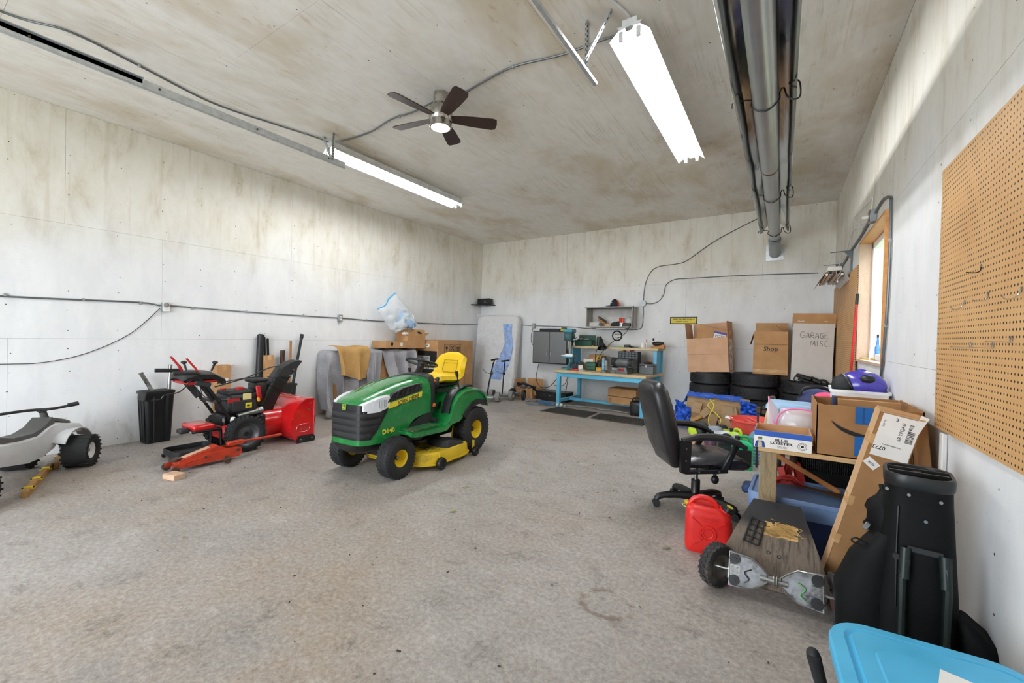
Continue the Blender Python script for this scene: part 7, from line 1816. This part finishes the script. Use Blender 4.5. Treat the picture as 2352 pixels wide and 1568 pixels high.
# big ball pocket on the left and lower front pockets
def pocket(cx, cy, pts, nm, m_=M_BAGD):
    L = [[Vector((cx + x * 1.0 + ox, cy + y, z)) for x, y in rrect(w_, d_, min(w_, d_) * .45, 5)] for w_, d_, z, ox in pts]
    return MB().loft(L).obj(nm, m_, gb, ang=60)
pocket(-.10, .0, [(.06, .16, .02, -.03), (.20, .21, .05, -.05), (.22, .21, .28, -.055), (.17, .20, .42, -.03), (.08, .18, .56, .02)], 'ball_pocket')
pocket(.13, -.03, [(.08, .14, .0, .06), (.16, .20, .03, .08), (.16, .20, .14, .075), (.10, .16, .24, .04), (.04, .10, .30, .0)], 'shoe_pocket')
hd = MB().ell((-.10, .02, .60), (.055, .09, .13), 18, 12)
hd.v = [tuple(Vector(p) + Vector((noise.noise(Vector(p) * 18) * .03, 0, noise.noise(Vector(p) * 15 + Vector((3, 0, 0))) * .02))) for p in hd.v]
hd.obj('side_pouch', M_BAGC, gb, ang=30)
for s, x in ((1, .075), (-1, -.035)):
    MB().tube([(x, -.112, .53), (x + .002, -.140, .50), (x + .008 * s, -.148, .44), (x + .006 * s, -.150, .05)], .013, 8).cyl((x, -.125, .545), (x + .004 * s, -.148, .43), .019, .017, 10).obj('stand_leg', mat('dark_green_tube', '#16211f', .4, .2), gb)
MB().bar((-.03, -.125, .545), (.07, -.125, .545), .012, .02).obj('leg_bracket', M_BLKM, gb)
for x, y, z in ((-.095, -.085, .755), (-.03, -.111, .752), (.06, -.111, .745), (.02, -.113, .66)): MB().cyl((x, y, z), (x, y - .006, z), .006, n=10).obj('rivet', M_STL, gb)
MB().tube([(-.06, -.112, .70), (-.062, -.120, .52), (-.06, -.13, .30)], .003, 5, sub=3).tube([(-.15, -.08, .50), (-.19, -.09, .52), (-.20, -.09, .50), (-.15, -.08, .485), (-.16, -.08, .44)], .004, 5, sub=4).obj('draw_cord', M_BLK, gb)
MB().cyl((-.062, -.118, .50), (-.062, -.130, .50), .012, n=12).obj('cord_toggle', M_BLKM, gb)
MB().box((-.155, -.04, .565), (.02, .012, .035), (0, 30, 0), .003).obj('zip_pull', M_STL, gb)

# ------------------------------------------------------------------ blue lidded tote in the near right corner
M_CYAN = mat('sky_blue_lid', '#4fb4e0', .4, var=.05, dirt='#4a8fb0', dirt_lo=.68)
bt = thing('blue_lid_tote', 'storage tote with bright sky blue lid in the near right corner', 'storage tote', (.42, 1.465, 0), 3)
MB().loft([[Vector((a * k, b_ * k, z)) for a, b_ in rrect(.46, .70, .06)] for k, z in ((.86, 0), (.97, .37))]).obj('tote_body', mat('grey_tote', '#8b9096', .5), bt)
P = lambda w_, d_, r_, z: [Vector((a, b_, z)) for a, b_ in rrect(w_, d_, r_, 6)]
MB().loft([P(.505, .755, .12, .355), P(.51, .76, .12, .362), P(.51, .76, .12, .392), P(.50, .75, .115, .402), P(.43, .68, .07, .405), P(.415, .665, .06, .398), P(.405, .655, .06, .398), P(.39, .64, .05, .408), P(.30, .50, .05, .410), P(.29, .49, .05, .414)]).obj('tote_lid', M_CYAN, bt, ang=25)
nt = MB().box((.06, .14, .4155), (.17, .12, .001), (0, 0, -18)).obj('paper_note', M_PAPER, bt)
nt2 = stroke([[(0, 0), (.01, .03), (.02, .0)], [(.03, .0), (.035, .02), (.045, .0)], [(.05, .02), (.06, .0), (.07, .02)]], .0016, M_INK, nt, (.04, .125, .4165), (0, 0, -150))
stroke([[(.03, .03), (.0, .03), (.005, .015), (.025, .01), (.02, -.005), (.0, -.005)], [(.045, 0), (.05, .025)]], .0016, M_INK, nt, (.11, .15, .4165), (0, 0, -150))
# black grip beside the tote
gp = thing('grip_pole', 'black ribbed rubber grip leaning beside the blue lidded tote', 'handle', (.165, 2.03, 0))
a0, a1 = Vector((.0, .0, .0)), Vector((-.052, -.295, .305))
MB().cyl(a0, a0.lerp(a1, .3), .010, .012, 10).obj('handle_shaft', M_BLKS, gp)
b = MB(); b.cyl(a0.lerp(a1, .2), a1, .018, .019, 14).ell(a1, (.019, .019, .014), 12, 6)
for i in range(26): b.torus(a0.lerp(a1, .26 + .027 * i), .0185, .0028, a1 - a0, 16, 5)
b.obj('rubber_grip', M_RUB, gp)
# ------------------------------------------------------------------ pegboards on the right wall
def pegboard():
    k = NT('pegboard_brown'); P = k.coord('World')
    sep = k.node('ShaderNodeSeparateXYZ'); k.link(P, sep.inputs[0])
    fr = [k.math('SUBTRACT', k.math('FRACT', k.math('DIVIDE', a, .0254)), .5) for a in (sep.outputs[1], sep.outputs[2])]
    r2 = k.math('ADD', k.math('MULTIPLY', fr[0], fr[0]), k.math('MULTIPLY', fr[1], fr[1]))
    hole = k.rng(r2, .036, .028)
    base = k.ramp(k.noise(k.coord('World', (1, 1, 1)), 3, 3), [(.3, C('#c99a63')), (.7, C('#d6aa72'))])
    k.color(k.mix(hole, base, C('#2a1d12'))); k.b.inputs['Roughness'].default_value = .55
    k.bump(k.math('SUBTRACT', 1.0, hole), .6, .004)
    return k.m
M_PEG = pegboard()
pg = thing('pegboard', 'large tan pegboard with wire hooks on the right wall near the camera', 'pegboard', (XR, 0, 0))
MB().bb(-.024, -.018, 1.40, 2.985, .935, 2.24).obj('board_sheet', M_PEG, pg)
for y in (1.5, 2.2, 2.93): MB().bb(-.018, 0, y - .02, y + .02, .95, 2.22).obj('furring_strip', M_PTW, pg)
pg2 = thing('pegboard', 'tan pegboard on the right wall beyond the window', 'pegboard', (XR, 0, 0))
MB().bb(-.024, -.018, 5.83, 8.30, .87, 2.21).obj('board_sheet', M_PEG, pg2)
for y in (5.9, 7.0, 8.2): MB().bb(-.018, 0, y - .02, y + .02, .89, 2.2).obj('furring_strip', M_PTW, pg2)
# hooks: place on the near board
xh = XR - .026
def hook(label, y, z, kind):
    t = thing('peg_hook', label, 'hook', (xh, y, z), 0, 'wire hooks on the near pegboard')
    t.scale = (.6, .6, .6)
    if kind == 'j': b = MB().tube([(0, 0, .035), (-.005, 0, .0), (-.03, 0, -.03), (-.06, 0, -.03), (-.075, 0, -.005)], .0035, 6, sub=4)
    elif kind == 'l': b = MB().tube([(0, 0, .03), (-.004, 0, -.01), (-.03, 0, -.022), (-.07, 0, -.015)], .0035, 6, sub=3)
    else: b = MB().tube([(0, -.012, .03), (-.004, -.012, 0), (-.09, -.012, 0)], .003, 6).tube([(0, .012, .03), (-.004, .012, 0), (-.09, .012, 0), (-.10, .012, .004)], .003, 6)
    b.obj('hook_wire', M_BLKS if z > 1.6 else M_CHROME, t)
    MB().bb(-.003, .0, -.008, .008, .015, .035).obj('hook_plate', M_STL, t)
hook('black wire hook, uppermost on the near pegboard', 2.438, 1.66, 'l')
hook('curved wire hook nearest the left edge of the near pegboard', 2.607, 1.53, 'j')
hook('curved wire hook below the black hook on the near pegboard', 2.363, 1.54, 'l')
hook('curved wire hook at the right edge of the near pegboard', 2.09, 1.53, 'j')
hook('double prong hook, leftmost of the lower three', 2.52, 1.345, 'd')
hook('double prong hook, middle of the lower three', 2.30, 1.345, 'd')
hook('double prong hook, rightmost of the lower three', 2.15, 1.366, 'd')
# red pole beside the far pegboard
t = thing('red_pole', 'red extension pole with black tip leaning beside the window', 'pole', (.60, 5.89, 0))
MB().cyl((0, 0, 0), (.05, -.20, 1.77), .012, n=10).obj('pole_tube', mat('red_pole_paint', '#c4202a', .35), t)
MB().cyl((.05, -.20, 1.77), (.053, -.212, 1.88), .015, n=10).obj('pole_tip', M_BLK, t)
# bottles on the window sill
SZ = WIN[2] + .024
t = thing('caulk_bottle', 'blue and white squeeze bottle on the window sill', 'bottle', (.79, 5.42, SZ))
MB().lathe([(0, 0), (.022, 0), (.022, .13), (.012, .15), (.008, .23), (0, .235)], n=14).obj('bottle_body', mat('blue_white_bottle', '#4a78c8', .4, var=.5, scale=40), t); MB().cyl((0, 0, .225), (0, 0, .255), .009, n=8).obj('bottle_tip', M_BLK, t)
t = thing('white_bottle', 'small white bottle beside the blue one on the sill', 'bottle', (.76, 5.52, SZ))
MB().lathe([(0, 0), (.022, 0), (.024, .06), (.010, .13), (.006, .17), (0, .17)], n=12).obj('bottle_body', M_PAPER, t); MB().cyl((0, 0, .165), (0, 0, .18), .007, n=8).obj('bottle_cap', M_PAPER, t)
tag(MB().bar((.70, 5.70, SZ + .011), (.78, 5.45, SZ + .011), .03, .02, 0, .003).obj('yellow_pencil_box', mat('pale_yellow', '#dcc872', .5)), 'pale yellow stick lying on the window sill', 'stick')
# shop light on shelf brackets
M_GREYB = mat('grey_bracket_paint', '#6f787c', .4, .4)
for y, lb_ in ((6.47, 'grey shelf bracket nearer the window holding the shop light'), (7.50, 'grey shelf bracket farther from the window holding the shop light')):
    t = thing('shelf_bracket', lb_, 'bracket', (XR, y, 2.47), 0, 'shelf brackets on the right wall')
    MB().bar((-.006, 0, .012), (-.006, 0, -.24), .004, .03, 90).obj('wall_leg', M_GREYB, t)
    MB().bar((0, 0, .01), (-.22, 0, .0), .03, .006).prism([(0, 0), (-.09, .005), (-.01, -.10)], -.006, .006, TR((0, 0, 0), (90, 0, 0))).obj('shelf_arm', M_GREYB, t)
sl = thing('shop_light', 'unlit white corrugated shop light hung under shelf brackets', 'lamp', (.515, 6.42, 2.22))
M_SLW = mat('off_white_enamel', '#cfccc6', .4, var=.06)
pr2 = [(-.15, -.09), (-.085, .01), (-.055, .01), (-.05, -.02), (-.02, -.02), (-.015, .02), (.015, .02), (.02, -.02), (.05, -.02), (.055, .01), (.085, .01), (.15, -.09)]
def slf(u, v):
    i = u * 11; a = int(min(i, 10)); q = i - a
    return (pr2[a][0] * (1 - q) + pr2[a + 1][0] * q, 1.15 * v, pr2[a][1] * (1 - q) + pr2[a + 1][1] * q)
MB().grid(slf, 22, 2, .002).obj('reflector', M_SLW, sl)
MB().bb(-.07, .07, 0, 1.15, .021, .07, .004).obj('ballast_channel', M_SLW, sl)
for x in (-.075, .075): MB().cyl((x, .02, -.02), (x, 1.13, -.02), .014, n=10).obj('lamp_tube', M_PAPER, sl)
for y in (.06, 1.08): MB().tube([(-.06, y, .07), (-.01, y, .25), (.06, y, .07)], .002, 5).obj('hanger_wire', M_GALVD, sl)
MB().tube([(.06, .0, .0), (.03, -.01, -.05), (.03, -.01, -.10)], .0015, 4).ell((.03, -.01, -.115), (.008, .008, .016), 8, 6).obj('pull_cord', M_PAPER, sl)
for i in range(5): MB().box((.105 + .012 * (i - 2) * .6, .10 + .07 * i, -.03 - .016 * (i - 2) * .6), (.004, .05, .004)).obj('vent_slot', M_BLKM, sl)
# wiring by the window
xr = XR - .014
run('armoured_cable', 'grey armoured cable dropping beside the window to the low outlet', [(xr, 4.95, 2.54), (xr, 4.62, 2.56), (xr, 4.34, 2.50), (xr, 4.29, 2.42), (xr, 4.27, 2.1), (xr, 4.30, 1.65), (xr, 4.38, 1.30), (xr, 4.46, 1.08)], .010, M_CON, [(xr, 4.27, 2.15), (xr, 4.33, 1.5)], sub=6)
run('armoured_cable', 'dark cables running from the outlet box past the brackets', [(xr, 5.05, 2.52), (xr, 5.34, 2.53), (xr, 5.87, 2.50), (xr, 6.55, 2.49), (xr, 7.2, 2.45), (xr, 8.4, 2.44)], .012, M_CON, [(xr, 6.0, 2.50)], sub=5)
run('looped_lead', 'thin white cord looping above the window', [(.655, 5.02, 2.52), (.64, 5.5, 2.57), (.66, 6.2, 2.80), (xr, 5.30, 2.74), (xr, 5.13, 2.73), (xr, 5.20, 2.60), (xr, 5.6, 2.56), (xr, 6.1, 2.66), (xr, 6.5, 2.70), (xr, 7.2, 2.53), (.56, 7.5, 2.30)], .005, M_PAPER, sub=6)
t = thing('wall_outlet', 'steel outlet box with white plug above the window', 'outlet', (XR, 5.0, 2.52))
MB().bb(-.05, 0, -.05, .05, -.055, .055, .004).obj('outlet_box', M_BOXM, t); MB().bb(-.054, -.05, -.045, .045, -.05, .05, .002).obj('cover_plate', M_STL, t); MB().cyl((-.054, .0, .0), (-.10, .01, -.005), .017, .012, 10).obj('plug', M_PAPER, t)
t = thing('wall_outlet', 'round faced steel outlet box below the window', 'outlet', (XR, 4.50, 1.03))
MB().bb(-.045, 0, -.055, .055, -.06, .06, .004).obj('outlet_box', M_BOXM, t); MB().cyl((-.045, 0, 0), (-.052, 0, 0), .038, n=20).obj('receptacle', M_BLKM, t); MB().torus((-.05, 0, 0), .036, .004, (1, 0, 0), 22, 5).obj('receptacle_ring', M_STL, t)
# ceiling cables
zc = ZC - .013
run('armoured_cable', 'grey armoured cable wandering along the ceiling beside the left door track', [(-4.86, -.3, zc), (-4.865, .535, zc), (-4.719, .864, zc), (-4.784, 1.302, zc), (-4.90, 1.896, zc), (-4.795, 2.419, zc), (-4.70, 2.774, zc), (-4.66, 2.96, zc), (-4.62, 3.02, 3.62)], .0085, M_CON, [(-4.78, 1.30, zc), (-4.70, 2.77, zc)], sub=6)
run('armoured_cable', 'grey armoured cable on the ceiling linking the far strip light and fan', [(-4.58, 3.02, 3.62), (-4.45, 3.10, zc), (-4.008, 3.127, zc), (-3.563, 3.055, zc), (-3.25, 3.068, zc), (-2.90, 3.03, zc)], .0085, M_CON, [(-3.45, 3.06, zc)], sub=6)
run('armoured_cable', 'grey armoured cable on the ceiling linking the fan and near strip light', [(-2.72, 3.03, zc), (-2.62, 3.078, zc), (-2.328, 3.031, zc), (-1.976, 2.991, zc), (-1.562, 3.066, zc), (-1.20, 3.075, zc), (-1.02, 3.06, 3.61)], .0085, M_CON, [(-1.98, 2.99, zc)], sub=6)
run('ceiling_lead', 'pale cable dropping from the ceiling into the near strip light', [(-1.10, 2.45, zc), (-1.04, 2.70, zc), (-.98, 2.90, 3.64), (-.965, 2.99, 3.62)], .009, M_CAP, sub=5)
# white board strip leaning by the wall end of the bench
tag(MB().bb(.668, .688, 2.86, 2.905, .0, .92, .004).obj('white_strip', M_PAPER), 'narrow white board strip standing at the right wall behind the golf bag', 'board')

# ------------------------------------------------------------------ bits on the floor
rs4 = random.Random(11)
b = MB()
for i in range(260):
    x, y = rs4.uniform(-6.2, .3), rs4.uniform(.9, 7.6); s_ = rs4.uniform(.003, .009)
    b.box((x, y, .0025), (s_ * rs4.uniform(.6, 2.2), s_ * .6, .004), (0, 0, rs4.uniform(0, 180)))
o = stuff(b.obj('floor_debris', mat('dark_debris', '#3a332b', .9))); tag(o, 'scattered dark crumbs and dirt on the concrete floor', 'debris')
lf = mat('dry_leaf', '#7d8a3a', .8)
for x, y, lb_ in ((-2.10, 2.42, 'small green leaf on the floor in front of the mower'), (-2.35, 2.88, 'small dry leaf on the floor beside the mower deck'), (-.62, 2.80, 'small yellow leaf on the floor left of the gas can')):
    tag(MB().grid(lambda u, v: (x + .05 * u + .01 * v, y + (.012 * math.sin(PI * u)) * (2 * v - 1) + .03 * u, .003 + .008 * math.sin(PI * u)), 8, 3, .0015).obj('leaf', lf), lb_, 'leaf')
